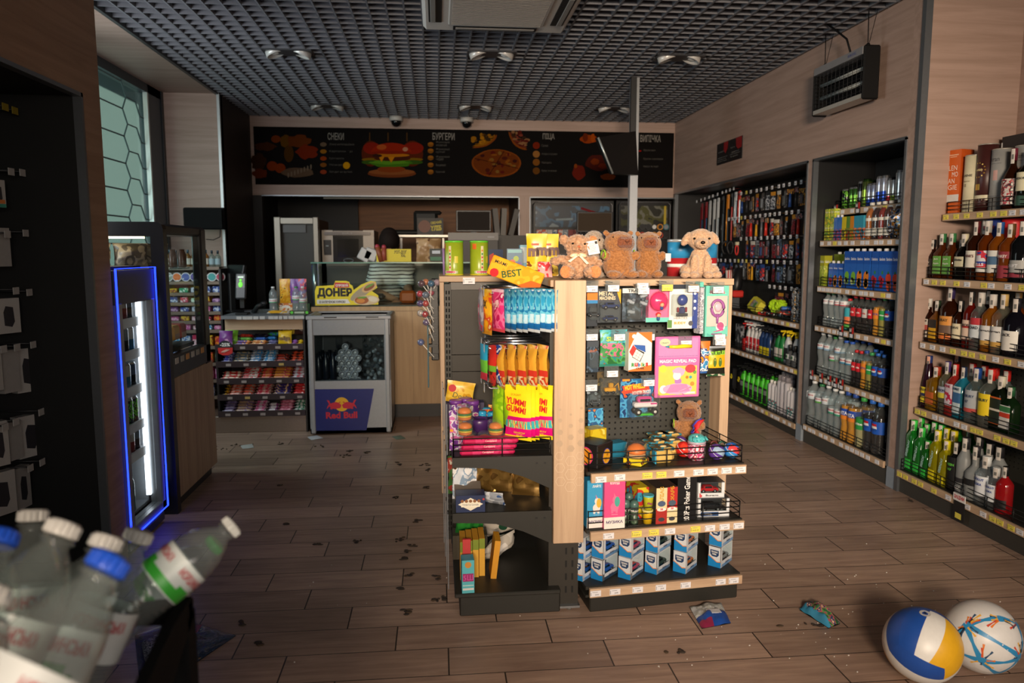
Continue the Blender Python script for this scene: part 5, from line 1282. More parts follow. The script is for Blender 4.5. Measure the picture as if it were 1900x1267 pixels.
# capybaras
CP=fur('b07a4c','8c5c36',150);CPM=fur('8a5238','6f3f2a',200)
def capy(m,t):
 E(m,t,((0,0,.055),(.054,.05,.06)),((0,0,.09),(.046,.044,.04)),((0,-.004,.142),(.052,.046,.05)),((0,-.022,.146),(.042,.038,.038)),((-.044,.006,.184),(.011,.008,.012)),((.044,.006,.184),(.011,.008,.012)),
  ((-.054,-.02,.092),(.014,.016,.02)),((.054,-.02,.092),(.014,.016,.02)),((-.032,-.036,.016),(.024,.03,.017)),((.032,-.036,.016),(.024,.03,.017)))
def capy_parts():
 a=MB();a.box((0,-.053,.146),(.056,.022,.044),CPM,None,.0105);e=MB();e.ell((-.034,-.032,.166),.003,mat('140e0c',.1));e2=MB();e2.ell((.034,-.032,.166),.003,mat('140e0c',.1))
 w_=MB();w_.tube([(-.008,-.0655,.152),(-.003,-.0665,.145),(0,-.0665,.148),(.003,-.0665,.145),(.008,-.0655,.152)],.0012,mat('4a2618'),4);w_.tube([(0,-.0665,.148),(0,-.0665,.138)],.001,mat('4a2618'),4)
 k_=MB();k_.tube([(-.062+.0*t,-.02+.017*cos(t*pi/5),.098+.017*sin(t*pi/5))for t in range(10)],.003,mat('9cc83a',.5),5,None,True)
 return[('muzzle',a),('eye',e),('eye',e2),('mouth',w_),('green_band',k_)]
p=rb(1150,512,.40);pw=RBM@Vector((p.x,.42,1.222));plush('plush_capybara','round brown plush capybara in the middle of the top',pw,radians(14),capy,CP,.004,.0018,160,capy_parts(),1.08).scale=(1.28,1.1,1.0)
p=rb(1209,512,.40);pw=RBM@Vector((p.x,.44,1.222));plush('plush_capybara','slimmer plush capybara with a paper tag right of the round one',pw,radians(-6),capy,fur('a87448','86582f',150),.004,.0018,160,capy_parts()+[('paper_tag',MB().box((.075,-.03,.085),(.022,.0015,.034),mat('d8d6d0',.6),T(0,0,0)@R(-.0),.003))],1.0).scale=(1.02,1.0,.99)
p=rb(1281,800,.26);pw=RBM@Vector((p.x,.28,z1));plush('plush_capybara','plush capybara sitting deep on the upper shelf',pw,radians(-14),capy,fur('b07c52','90623c',150),.004,.0018,160,capy_parts(),.98)
m=MB();m.tube([(.0,0,-.03),(-.012,0,-.012),(-.01,0,.008),(.004,0,.026),(.022,0,.036)],[.012,.013,.012,.009,.003],mat('d8262e',.7),10);m.tube([(-.008,.006,-.03),(-.02,.006,-.012),(-.017,.006,.01),(-.002,.006,.03),(.016,.006,.04)],[.008,.009,.008,.006,.002],mat('4a4ab8',.7),10)
pw=RBM@rb(1296,782,.15);put('plush_moon',m,'small red and blue plush crescent standing on the unicorn cup side of the shelf','plush toy',(RBM@Vector((rb(1296,782,.15).x,.15,z1+.1))),radians(6));m=MB();m.box((0,0,.034),(.05,.04,.068),mat('5a3a2e',.5),None,.004);put('trinket_box',m,'small brown box under the plush crescent','box',RBM@Vector((rb(1296,782,.15).x-.004,.15,z1)),.1)
# tins and packs on the boards
K=Kind('lollipop_tin','tin');m=MB();LG=mat('9cb02a',.3);m.lathe([(.04,.003),(.041,.006),(.041,.146)],LG,None,28);K.add('can',m);m=MB();GL=mat('6ac83a',.3)
m.lathe([(.042,.146),(.042,.153),(.038,.154)],GL,None,28);m.lathe([(.0425,0),(.0425,.005)],mat('d8c83a',.3),None,28);K.add('rim',m)
m=MB()
def wrap(mb,a,z,w,h,mt,r=.0413):
 mb.surf(lambda u,v:Vector((r*sin(a+(u-.5)*w/r),-r*cos(a+(u-.5)*w/r),z+(v-.5)*h)),6,1,mt)
wrap(m,.0,.075,.012,.11,mat('d8cfa8',.4));wrap(m,.0,.014,.07,.012,mat('e0dcd4',.4),.0412);wrap(m,-.9,.128,.02,.024,mat('d86a2a',.4));wrap(m,.7,.07,.016,.03,mat('d8c83a',.4));wrap(m,0.0,.015,.05,.007,mat('c83a6a',.4),.0416)
for i in range(6):wrap(m,0,.035+i*.015,.007,.008,mat(('c83a4a','3a8a4a','d8862a')[i%3],.4),.0416)
K.add('printed_label',m)
for(u,lab,rz)in((843,'lime green tin at the aisle end of the oak top board',-.5),(889,'lime green tin second from the aisle on the oak top board',.3)):p=aty(u,508,3.42);place(K,(p.x,3.42,1.225),lab,rz,'lime green tins')
m=MB();m.tube([(0,0,0),(-.002,0,.12)],.005,mat('9a7ab0',.4),8);p=aty(824,510,3.45);put('lilac_stick',m,'lilac stick standing by the first lime green tin','stick',(p.x,3.45,1.225))
m=MB();carton(m,.07,.05,.115,mat('25354f',.45),mat('2a3a58',.45));m.poly([(-.03,.05),(-.005,.06),(-.01,.1),(-.03,.09)],mat('a83a2e'),FY(.05));p=aty(917,508,3.46);put('dark_blue_box',m,'dark blue box right of the lime green tins','box',(p.x,3.46,1.225),.2)
m=MB();carton(m,.068,.05,.118,mat('2a5a7a',.45),mat('2f5f80',.45));F=FY(.05);m.text('SUPERMAN',F,mat('e0a83a'),h=.01,w=.05,c=(0,.108),bold=.04)if False else m.rect(-.03,.03,.1,.114,.0004,mat('7ab0b8'),F);m.disc((.006,.075,.0006),.012,mat('9ab03a'),F,12);m.disc((-.01,.058,.0008),.014,mat('c85a3a'),F,12);m.rect(-.008,.016,.02,.045,.0006,mat('d8662a'),F);m.disc((.02,.05,.0006),.012,mat('5a4a9a'),F,12);p=aty(955,510,3.3);put('toy_box',m,'small blue box with orange and green picture on the top board','toy box',(p.x,3.3,1.225),-.1)
m=MB();carton(m,.055,.05,.135,mat('7ab0c8',.45));m.box((0,-.0255,.09),(.05,.001,.07),mat('b8c8d0',.3));p=aty(975,505,3.44);put('pale_blue_box',m,'pale blue box behind the picture box on the top board','box',(p.x,3.44,1.225))
m=MB();carton(m,.05,.06,.06,printed(['3a3f4a','8a3a3a','c8c0b8'],40,.4,2));p=aty(968,512,3.35);
K=Kind('sweets_bag','candy bag');m=MB();Yw=mat('e8c11e',.3);pouch(m,.085,.175,.02,bands([(.06,mat('d8ae14',.3)),(.34,printed(['e8c11e','f0d24a','8a4a1e','3a8ac0'],34,.3,7)),(1,Yw)]),None,5);F=face_front((0,-.013,0));m.text('m',F,mat('5a2a1a'),h=.034,c=(-.012,.1),bold=.07);m.text('m',F,mat('5a2a1a'),h=.034,c=(.022,.104),bold=.07);m.rect(-.02,.01,.128,.136,.0006,mat('c8461e'),F);K.add('bag',m)
p=aty(996,512,3.05);place(K,(p.x,3.06,1.228),'upright yellow sweets bag left of the teddy bear',-.15,None);p=aty(1016,512,3.1);place(K,(p.x+.005,3.11,1.228),'yellow sweets bag partly hidden by the teddy bear',-.1,None)
m=MB();pouch(m,.06,.06,.02,printed(['e8b0b0','d8404a','f0e0d8'],40,.3,4),None,5);p=aty(1003,512,2.95);put('small_pouch',m,'small pink pouch between the yellow bags and the teddy bear','candy bag',(p.x+.02,2.97,1.23))
K=Kind('biscuit_tin','tin');m=MB();m.lathe([(.055,0),(.055,.08)],mat('a8242a',.35),None,28);m.lathe([(.0555,.04),(.0555,.055)],mat('e0dcd8',.35),None,28);K.add('can',m);m=MB();m.lathe([(.0555,.08),(.0555,.15)],mat('2f8ac0',.35),None,28);K.add('blue_band',m);m=MB();m.lathe([(.057,.15),(.057,.162),(.05,.163)],mat('c8ccd0',.3,.5),None,28);K.add('lid',m)
for(u,y,lab)in((1245,3.42,'blue and red tin between the slim capybara and the beige dog'),(1290,3.5,'blue and red tin hidden behind the beige dog')):p=aty(u,512,y);pl_=RBI@Vector((p.x,y,0));place(K,(p.x,y-.12,1.222),lab)
m=MB();price_tag(m,face_front((aty(870,521,3.268).x,3.268,aty(870,521,3.268).z)),(0,0),'399',False,.052,.028);ipart('price_tag',m)

# ================================================================== RIGHT WALL: DRINKS, SPIRITS, CAR GOODS
RW=-pi/2 # goods on the right wall face -x
def super_lathe(m,prof,mt,n=20,p=2.0,flat=1.0):
 i0=len(m.v);m.lathe(prof,mt,None,n,1.0)
 if p!=2.0 or flat!=1.0:
  for i in range(i0,len(m.v)):
   v=m.v[i];r=sqrt(v.x*v.x+v.y*v.y)
   if r>1e-6:
    c,s=v.x/r,v.y/r;k=1/(abs(c)**p+abs(s)**p)**(1/p);m.v[i]=Vector((v.x*k,v.y*k*flat,v.z))
 return m
def wraplab(m,r,z0,z1,mt,ang=pi,n=12,p=2.0,flat=1.0,off=.0006,a0=0):
 def fn(u,v):
  t=a0+(u-.5)*2*ang;c,s=sin(t),-cos(t);k=1.0
  if p!=2.0:k=1/(abs(c)**p+abs(s)**p)**(1/p)
  return Vector(((r*k+off)*c,(r*k*flat+off)*s,z0+(z1-z0)*v))
 m.surf(fn,n,1,mt);return m
def wraptext(m,s,r,z,h,w,mt,off=.0012,a0=0,bold=.03):
 i0=len(m.v);m.text(s,Matrix(),mt,h=h,w=w,bold=bold,z=0)
 for i in range(i0,len(m.v)):
  v=m.v[i];t=v.x/r+a0;m.v[i]=Vector(((r+off)*sin(t),-(r+off)*cos(t),z+v.y))
 return m
PETW=glass('e2eaec',.84,.06,1.55);PETS=glass('f2f6f6',.975,.05,1.45)
def soda(name,h,r,liquid,cap,lab,text,tcol,fill=.8,cat='drink bottle',body=None,txt_h=.2,lz=(.42,.66),wave=0,emblem=None):
 K=Kind(name,cat);m=MB();k=h
 prof=[(r*.82,0),(r*.98,.02*k),(r,.06*k),(r*.93,.2*k),(r*(.86 if wave else .97),.32*k),(r*.97,.42*k),(r*.97,.64*k),(r*.9,.72*k),(r*.55,.84*k),(r*.36,.89*k),(r*.36,.93*k)]
 if liquid:
  L=mat(liquid,.12,0,.6)
  pl=[(a*.97,b)for a,b in prof if b<=fill*k];m.lathe(pl,L,None,18);K.add('drink',m);m=MB()
 m.lathe(prof,body or PETS,None,18);K.add('bottle',m)
 m=MB();m.lathe([(r*.4,.925*k),(r*.42,.93*k),(r*.42,.985*k),(r*.38,k)],mat(cap,.4),None,14);K.add('cap',m)
 if lab:
  m=MB()
  bands_=lab if isinstance(lab,list)else[(lz[0],lz[1],lab)]
  for(a,b,c)in bands_:wraplab(m,r*.985,a*k,b*k,mat(c,.4),pi,18)
  if text:wraptext(m,text,r*.985,(lz[0]+lz[1])/2*k,txt_h*r*2,min(1.9*r,len(text)*txt_h*r*1.7),mat(tcol,.45))
  if emblem:
   for j,c in enumerate(('c8242a','e8e8ea','1f4fa0')):
    wraplab(m,r*.985,(.55-.045*j)*k,(.595-.045*j)*k,mat(c,.4),.55,6,off=.0014)
  K.add('paper_label',m)
 return K
def water(name,h,r,cap,band,lz=(.56,.7),green=False,waist=True):
 K=Kind(name,'water bottle');m=MB();k=h
 m.lathe([(r*.8,0),(r,.03*k),(r,.12*k),(r*.95,.14*k),(r,.17*k),(r*.95,.2*k),(r*(.8 if waist else .97),.36*k),(r*.97,.5*k),(r,.54*k),(r,.72*k),(r*.85,.8*k),(r*.45,.9*k),(r*.36,.92*k),(r*.36,.95*k)],PETW,None,18);K.add('bottle',m)
 m=MB();m.lathe([(r*.4,.945*k),(r*.43,.95*k),(r*.43,.99*k),(r*.38,k)],mat(cap,.4),None,14);K.add('cap',m)
 m=MB();wraplab(m,r,lz[0]*k,lz[1]*k,mat('dfe4e8',.4),pi,18);wraplab(m,r,lz[0]*k,(lz[0]+.035)*k,mat(band,.4),pi,18,off=.001);wraptext(m,'Моршинська' if not green else 'Поляна',r,(lz[0]+.085)*k,.014*k/.3,r*1.7,mat('b8404a' if band!='3a6ab0' else '3a6ab0'))
 K.add('paper_label',m)
 return K
def canK(name,h,r,cols,top='b8bcc0',metal=.6):
 K=Kind(name,'can');m=MB();z=h*.97;n=len(cols)
 pr=[(r*.82,0),(r,h*.04)];pr=[(r*.82,0,mat('b8bcc0',.3,.8))]+[(r,h*.04+(h*.86)*i/n,c if not isinstance(c,str)else mat(c,.22,metal))for i,c in enumerate(cols)]+[(r,h*.9,mat(top,.25,.9)),(r*.84,h*.97,mat(top,.25,.9)),(r*.84,h,mat(top,.25,.9)),(r*.76,h*.985,mat(top,.25,.9))]
 m.lathe(pr,mat(top,.25,.9),None,18);K.add('can',m);return K
def cartonK(name,w,d,h,mats,cap=None,text=None,tcol='e8e8ee',fruit=None):
 K=Kind(name,'juice carton');m=MB();n=len(mats)
 m.box((0,0,h/2),(w,d,h),mats[0]);F=face_front((0,-d/2-.0004,0));L=basis((-w/2-.0004,0,0),(0,-1,0),(0,0,1));Rr=basis((w/2+.0004,0,0),(0,1,0),(0,0,1))
 for FF_,ww in((F,w),(L,d),(Rr,d)):
  for i,q in enumerate(mats):FF_ and m.rect(-ww/2,ww/2,h*(1-(i+1)/n),h*(1-i/n),.0002,q,FF_)
  if text:m.text(text,FF_,mat(tcol),h=h*.075,w=ww*.85,c=(0,h*.8),bold=.03)
  if fruit:
   for(x,z,rr,c)in fruit:m.disc((ww*x,h*z,.0006),ww*rr,mat(c,.45),FF_,14,ww*rr*1.15)
 K.add('carton',m)
 if cap:m=MB();m.lathe([(w*.2,h),(w*.2,h+.012),(w*.17,h+.016)],mat(cap,.4),T(0,-d*.12,0),14);K.add('cap',m)
 return K
def shelf_unit(name,label,y0,y1,xb,rows,guard=True,depth_back=None,tagcols=None,loc=None,tag_step=.085,tags_px=None):
 """wall shelves facing -x: rows of (top z, front x); oak rails with price tags, wire guards"""
 t=thing(name,label,'shelving unit',(xb,(y0+y1)/2,0));off=Vector((-xb,-(y0+y1)/2,0))
 def P(nm,m,par=None,lab=None):
  o=obj(nm,m,par if par is not None else t,lab)
  if par is None:o.location=off
  return o
 rr=random.Random(len(name))
 for k,(z,xf)in enumerate(rows):
  m=MB();m.bx(xf,xb,y0,y1,z-.016,z,GON);sh=P('shelf',m)
  m=MB();m.bx(xf-.014,xf,y0,y1,z-.04,z-.002,OAK_Y,.001);P('oak_rail',m,sh)
  if guard:m=MB();rail_guard(m,[(xf+.18,y1-.005),(xf+.008,y1-.005),(xf+.008,y0+.005),(xf+.18,y0+.005)],z,.06,4);P('wire_guard',m,sh)
  y=y1-.03
  while y>y0+.03:
   m=MB();F=face_left((xf-.0145,y,0));price_tag(m,F,(0,z-.021),'99',rr.random()<(tagcols or .12),.04,.024,txt=y<3.9);P('price_tag',m,sh);y-=rr.uniform(.045,.12)
 return t,P
# ---------------- drinks niche
DR=[(1.612,2.686),(1.405,2.606),(1.098,2.602),(.83,2.597),(.486,2.60),(.138,2.545)]
dsh,DP=shelf_unit('drink_shelving','wall shelving full of drinks in the oak niche left of the spirits',3.972,4.93,3.0,DR)
m=MB();m.bx(2.555,2.99,3.97,4.96,0,.1,mat('45433f',.6));DP('plinth',m)
m=MB();m.bx(2.985,3.0,3.97,4.97,.1,1.93,mat('1c1c1d',.6));DP('back_panel',m)
for(k,u)in((0,1561),(0,1602),(3,1583),(3,1603),(4,1530),(4,1549),(4,1565),(4,1577),(4,1589)):
 z,xf=DR[k];y=atx(u,300,xf).y;m=MB();F=face_left((xf-.02,y,z));m.box((0,-.005,0),(.05,.07,.003),mat('222225',.4),F);m.rect(.005,.025,-.01,.03,.002,mat('c8302a',.4),F);m.text('М',F,WHITE,h=.022,c=(-.012,.012),bold=.08,z=.002);m.rect(-.018,.018,-.035,-.012,.002,TAGW,F);DP('promotion_tag',m)
def yat(u,xf,d=.05):return atx(u,457,xf+d).y
def row(lst,z,xf,group=None,d=.05):
 for(K,u,lab,*q)in lst:
  dd=q[0]if q else d
  place(K,(xf+dd,yat(u,xf,dd),z),lab,RW+(q[1]if len(q)>1 else 0),group)
BLK=mat('1a1b1c',.25,.5)
cA=canK('drink_can',.135,.029,[printed(['16181a','6ab03a','1c2420'],40,.25,2,metal=.4)]);cG=canK('drink_can',.14,.026,['5aa03a','8ac84a','3a6a2a']);cB=canK('drink_can',.17,.026,['26282b','8a9096','202226'])
cL=canK('drink_can',.178,.029,['8ab83a','a8c84a','4a5a2a'],'3a5a2a');cS=canK('drink_can',.145,.028,['2a4fb8','c4c8d4','9aa4c0']);cT=canK('drink_can',.182,.03,['2a4aa8','3a5ab8','c8ccd8','b0b6c8']);cR=canK('drink_can',.16,.026,['c8303a','d8dade','c8ccd0']);cY=canK('drink_can',.16,.026,['a8c83a','d0d4d0','c0c4c8'],'2a2a2c');cW=canK('drink_can',.2,.033,['c8ccd0','b4babe','d4d8da'])
row([(cA,1566,'black can with green marks, leftmost on the top drink shelf'),(cG,1578,'green can right of the black one on the top drink shelf'),(cG,1585,'second green can on the top drink shelf'),(cB,1594,'tall slim black can on the top drink shelf'),(cL,1603,'tall lime can on the top drink shelf'),
  (cS,1611,'short blue and silver can beside the lime can'),(cS,1619,'second short blue and silver can beside the lime can'),(cT,1629,'tall blue and silver can, left of two'),(cT,1638,'tall blue and silver can, right of two'),(cR,1647,'silver can with red base on the top drink shelf'),(cY,1655,'silver can with lime base on the top drink shelf'),(cW,1666,'large plain silver can near the right end of the top shelf'),(cW,1677,'large plain silver can behind the right oak stile')],DR[0][0],DR[0][1])
row([(cL,1616,'tall lime can in the second row behind the blue cans',.14),(cB,1647,'slim black can in the second row behind the red based can',.14),(cB,1656,'slim black can in the second row behind the lime based can',.14)],DR[0][0],DR[0][1])
jL=cartonK('small_carton',.05,.04,.105,[printed(['c8d03a','7aa83a','e8d86a','d88a3a'],60,.4,2),printed(['d8c83a','5a9a3a','e8a03a'],60,.4,3)],None,'Galicia','e8f0e0');jB=cartonK('small_carton',.045,.04,.15,[mat('2a6ac0',.4),printed(['2a5ab0','c8283a','3a7ac8'],60,.4,4)],'e8e8ec');jY=cartonK('small_carton',.045,.04,.15,[mat('d8c42a',.4),printed(['d8c42a','2a2a26','8a9a2a'],60,.4,5)],None);jG=cartonK('small_carton',.04,.04,.15,[mat('5a8a3a',.4),printed(['c8342a','6aa03a','d8a03a'],60,.4,6)]);jO=cartonK('small_carton',.04,.04,.15,[mat('d88a2a',.4),printed(['d8602a','8ab03a','e8b03a'],60,.4,7)]);jT=cartonK('small_carton',.05,.04,.15,[mat('3a9ab8',.4),printed(['3a9ab8','e8703a','e8a86a'],50,.4,8)])
z,xf=DR[1]
for i,u in enumerate((1537,1547)):
 row([(jL,u,'small lime juice carton, lower of a stack of two, %s from the left'%nth(i))],z,xf);place(jL,(xf+.05,yat(u,xf),z+.1055),'small lime juice carton, upper of a stack of two, %s from the left'%nth(i),RW)
row([(jB,1554,'small blue juice carton left of another on the second drink shelf'),(jB,1561,'small blue juice carton with berries beside the yellow carton'),(jY,1569,'small yellow juice carton with a black figure'),(jG,1577,'small green and red juice carton on the second drink shelf'),(jO,1584,'small orange juice carton on the second drink shelf'),(jT,1592,'small turquoise carton with an orange picture, left of two'),(jT,1601,'small turquoise carton with an orange picture, right of two')],z,xf)
def juiceglass(col):
 K=soda('juice_bottle',.225,.036,col,'d8d6d0',[(.1,.3,'e0dcd0'),(.5,.58,'e0dcd0')],None,None,.84,'juice bottle');return K
row([(juiceglass('b8682a'),1615,'glass bottle of orange juice with white paper label'),(juiceglass('3a1c1e'),1627,'glass bottle of dark red juice with white paper label'),(juiceglass('8a2a24'),1638,'glass bottle of bright red juice with white paper label'),(juiceglass('4a2220'),1650,'glass bottle of brown red juice beside the foil bag'),(juiceglass('5a3a28'),1666,'glass bottle of brown juice behind the foil bag')],z,xf,None,.07)
m=MB();pouch(m,.13,.17,.05,printed(['2a3a5a','9aa8c0','c88a3a','1a2438','d8dce8'],34,.2,3,metal=.3),None,3,.4);put('foil_pack',m,'crumpled dark blue foil pack at the right end of the second drink shelf','snack pack',(xf+.045,yat(1662,xf),z),RW)
z,xf=DR[2];BLU=mat('1f5ab8',.35);BL3=mat('2a6ac8',.35)
def nectar(fr,h=.235,w=.068,nm='juice_carton'):return cartonK(nm,w,w*.9,h,[BLU,BL3,BLU],'e4e4e6','Sandora','e8ecf4',fr)
APP=[(.05,.33,.38,'7ab83a'),(-.1,.2,.3,'c8d88a'),(.2,.18,.2,'8ac04a')];ORA=[(0,.34,.42,'e8862a'),(0,.16,.4,'f0a83a'),(0,.16,.3,'e8902a'),(.1,.45,.16,'3a7a3a')];CHE=[(-.15,.3,.26,'b01c34'),(.2,.26,.24,'c82840'),(0,.14,.26,'9a1830'),(.1,.46,.14,'3a8a4a')];TOM=[(0,.32,.4,'d8442a'),(.1,.14,.38,'e0552e'),(-.05,.46,.12,'3a7a3a')]
gy=cartonK('juice_carton',.06,.055,.205,[mat('a8a82a',.4),printed(['c8d05a','9ab03a','e0e08a'],50,.4,2),mat('8a9a2a',.4)],None,'Galicia','e0e8e0');gt=cartonK('juice_carton',.062,.06,.215,[mat('7a8a24',.4),printed(['8a9a2e','a8b84a','6a7a1e'],40,.4,3)],'e4e4e0')
row([(gy,1534,'yellow green grape juice carton, leftmost on the third drink shelf')],z,xf)
row([(gt,1546,'olive green carton with white cap, first in the back row',.15),(gt,1561,'olive green carton with white cap, second in the back row',.15),(gt,1572,'olive green carton with white cap, third in the back row',.15)],z,xf)
row([(nectar(CHE,.155,.052,'small_carton'),1550,'small blue cherry juice carton with white cap'),(nectar(ORA,.155,.052,'small_carton'),1559,'small blue orange juice carton with white cap, left of two'),(nectar(ORA,.155,.052,'small_carton'),1569,'small blue orange juice carton with white cap, right of two'),
  (nectar(APP),1582,'tall blue apple juice carton, left of two'),(nectar(APP),1594,'tall blue apple juice carton, right of two'),(nectar(ORA),1606,'tall blue orange juice carton, left of two'),(nectar(ORA),1619,'tall blue orange juice carton, right of two'),(nectar(CHE),1634,'tall blue cherry juice carton, left of two'),(nectar(CHE),1648,'tall blue cherry juice carton, right of two'),(nectar(TOM),1661,'tall blue tomato juice carton at the right end'),(nectar(TOM),1674,'tall blue tomato juice carton behind the oak stile')],z,xf)
# bottles
W5=water('water_bottle',.225,.031,'3a8a5a','d8dce0',(.66,.8));W5w=water('water_bottle',.225,.031,'dfe2e4','c85a64',(.66,.8));W10=water('water_bottle',.29,.038,'dfe2e4','8ab0d0',(.62,.74));W10g=water('water_bottle',.28,.036,'3a8a4a','4a9a5a',(.42,.56),True,False);W10b=water('water_bottle',.27,.038,'2a5ac0','3a8ab0',(.45,.58),True,False);W20=water('water_bottle',.305,.043,'dfe2e4','c8d4dc',(.6,.74));W20b=water('water_bottle',.3,.043,'dfe2e4','3a9a7a',(.46,.58),True,False);W20g=water('water_bottle',.3,.043,'2f7a4a','5aa84a',(.58,.7))
COL5=soda('cola_bottle',.225,.031,'1c0f0c','c8242a','c81f2a','Cola','f0ece8',.8,wave=1);COLz=soda('cola_bottle',.225,.031,'1c0f0c','b8282c','c8c4c0','Cola','b82028',.8,wave=1);FAN5=soda('orange_soda_bottle',.235,.033,'d8901a','2a4fa0','e8862a','FANTA','2a3f9a',.8,wave=1);SPR5=soda('lemon_soda_bottle',.23,.032,'a89a4a','3aa05a','2f9a4a','Sprite','f0f4f0',.76);PEP5=soda('cola_bottle',.235,.034,'140c0e','2a6ac8','1f5ac0','PEPSI','e8ecf4',.8,txt_h=.16,emblem=1)
FAN2=soda('orange_soda_bottle',.31,.044,'d8901a','2a4fa0',[(.44,.52,'e8862a'),(.52,.66,'2a4fb0')],'FANTA','f0f0f4',.82,wave=1,txt_h=.26,lz=(.48,.66));SPR2=soda('lemon_soda_bottle',.305,.044,'b8ac7a','3aa04a','2f9a4a','Sprite','f4f6f2',.5,txt_h=.24,lz=(.36,.58));PEP2=soda('cola_bottle',.31,.045,'120b0d','2a6ac8','1f5ac0','PEPSI','f0f2f6',.8,lz=(.4,.64),txt_h=.14,emblem=1)
KID=soda('kids_bottle',.2,.032,'3aa0b0','c8242a',[(.05,.2,'5ab04a'),(.2,.42,'e87a4a'),(.42,.7,'3aa8b8')],None,None,.7)
z,xf=DR[3]
row([(W5,1542,'small water bottle with green cap, first from the left, fourth drink shelf'),(W5,1552,'small water bottle with green cap, second from the left, fourth drink shelf'),(W5w,1563,'small water bottle with white cap, third from the left, fourth drink shelf'),(W5w,1573,'small water bottle with white cap, fourth from the left, fourth drink shelf'),(KID,1583,'turquoise and orange children bottle with red cap'),(COL5,1594,'small cola bottle with red label, left of two'),(COL5,1605,'small cola bottle with red label, right of two'),(COLz,1616,'small cola bottle with pale label'),(COL5,1627,'small cola bottle with red label beside the orange soda'),(FAN5,1638,'small orange soda bottle on the fourth drink shelf'),(SPR5,1649,'small lemon soda bottle with green label, fourth drink shelf'),(PEP5,1661,'small dark cola bottle with blue label, fourth drink shelf')],z,xf)
for i,u in enumerate((1548,1558,1569,1579)):row([(W5w,u,'small water bottle in the back row, %s from the left, fourth drink shelf'%nth(i),.13)],z,xf)
for i,u in enumerate((1590,1600,1610,1621,1632)):row([(COL5,u,'small cola bottle in the back row, %s from the left, fourth drink shelf'%nth(i),.13)],z,xf)
row([(PEP5,1655,'small dark cola bottle behind the lemon soda, fourth drink shelf',.13),(FAN5,1644,'small orange soda bottle in the back row, fourth drink shelf',.13)],z,xf)
z,xf=DR[4]
row([(W10,1537,'clear water bottle, first from the left, fifth drink shelf'),(W10,1549,'clear water bottle, second from the left, fifth drink shelf'),(W10g,1560,'clear water bottle with green cap, third from the left, fifth drink shelf'),(W10,1570,'clear water bottle, fourth from the left, fifth drink shelf'),(W10b,1581,'clear water bottle with blue cap and green emblem, left of two'),(W10b,1592,'clear water bottle with blue cap and green emblem, right of two'),
  (COL5,1601,'small cola bottle with red label, left of two, fifth drink shelf'),(COL5,1610,'small cola bottle with red label, right of two, fifth drink shelf'),(FAN5,1620,'orange soda bottle on the fifth drink shelf'),(SPR5,1630,'lemon soda bottle with green label, fifth drink shelf'),(PEP5,1642,'dark cola bottle with blue label, left of two, fifth drink shelf'),(PEP5,1654,'dark cola bottle with blue label, right of two, fifth drink shelf')],z,xf)
for i,u in enumerate((1543,1555,1566,1577,1589,1601,1613,1626)):row([(W10b if i>4 else W10g,u,'clear water bottle in the back row, %s from the left, fifth drink shelf'%nth(i),.14)],z,xf)
for i,u in enumerate((1637,1649)):row([(PEP5,u,'dark cola bottle in the back row, %s from the left, fifth drink shelf'%nth(i),.14)],z,xf)
z,xf=DR[5]
row([(W20,1512,'large water bottle, first from the left, lowest drink shelf'),(W20,1525,'large water bottle, second from the left, lowest drink shelf'),(W20g,1539,'large water bottle with green cap, third from the left, lowest drink shelf'),(W20,1552,'large water bottle, fourth from the left, lowest drink shelf'),(W20b,1565,'large water bottle with green emblem, left of two, lowest drink shelf'),(W20b,1577,'large water bottle with green emblem, right of two, lowest drink shelf'),(FAN2,1590,'large orange soda bottle, left of two'),(FAN2,1604,'large orange soda bottle, right of two'),(SPR2,1620,'large lemon soda bottle with green label, half empty'),(PEP2,1637,'large dark cola bottle with blue label, left of two'),(PEP2,1653,'large dark cola bottle with blue label at the right end')],z,xf)
for i,u in enumerate((1519,1532,1546,1559,1572,1585)):row([(W20g if i%2 else W20,u,'large water bottle in the back row, %s from the left, lowest drink shelf'%nth(i),.15)],z,xf)
row([(FAN2,1628,'large orange soda bottle in the back row behind the lemon soda',.15),(SPR2,1646,'large lemon soda bottle with green cap in the back row',.15),(W20,1600,'large water bottle behind the orange sodas',.15)],z,xf)

# ---------------- spirits
LQ=[(1.533,2.72),(1.19,2.632),(.845,2.636),(.48,2.63),(.128,2.549)]
lsh,LP=shelf_unit('spirits_shelving','wall shelving of spirits at the right edge of the picture',2.85,3.85,3.03,LQ,tagcols=.62)
m=MB();m.bx(2.555,3.02,2.85,3.86,0,.09,mat('3c3a36',.6));LP('plinth',m)
m=MB();m.bx(3.012,3.03,2.85,3.866,.1,1.83,mat('3a3934',.55))
for i in range(32):
 for j in range(60):m.add([(3.0115,3.85-i*.03-.004,.2+j*.027),(3.0115,3.85-i*.03+.004,.2+j*.027),(3.0115,3.85-i*.03+.004,.208+j*.027),(3.0115,3.85-i*.03-.004,.208+j*.027)],[(0,1,2,3)],mat('121211',.9))
LP('pegboard',m)
m=MB();p=aty(1850,285,3.8);m.bx(2.98,3.1,2.85,3.8,1.83,1.93,mat('141416',.5));m.bx(2.978,2.982,3.795,3.802,1.84,1.9,mat('c8c8c4'));LP('top_box',m)
m=MB();F=face_left((2.549-.02,0,0));y=atx(1780,940,2.53).y;m.box((y*-1,.085,0),(.075,.13,.003),mat('1f1f22',.4),F);m.box((-y,.135,.002),(.085,.036,.003),mat('e6e4e2',.5),F);m.text('ЗАЦІНИ',F,mat('c8242e'),h=.022,w=.072,c=(-y,.135),z=.004,bold=.04);m.rect(-y-.022,-y+.022,.03,.058,.003,TAGY,F);LP('promotion_tag',m)
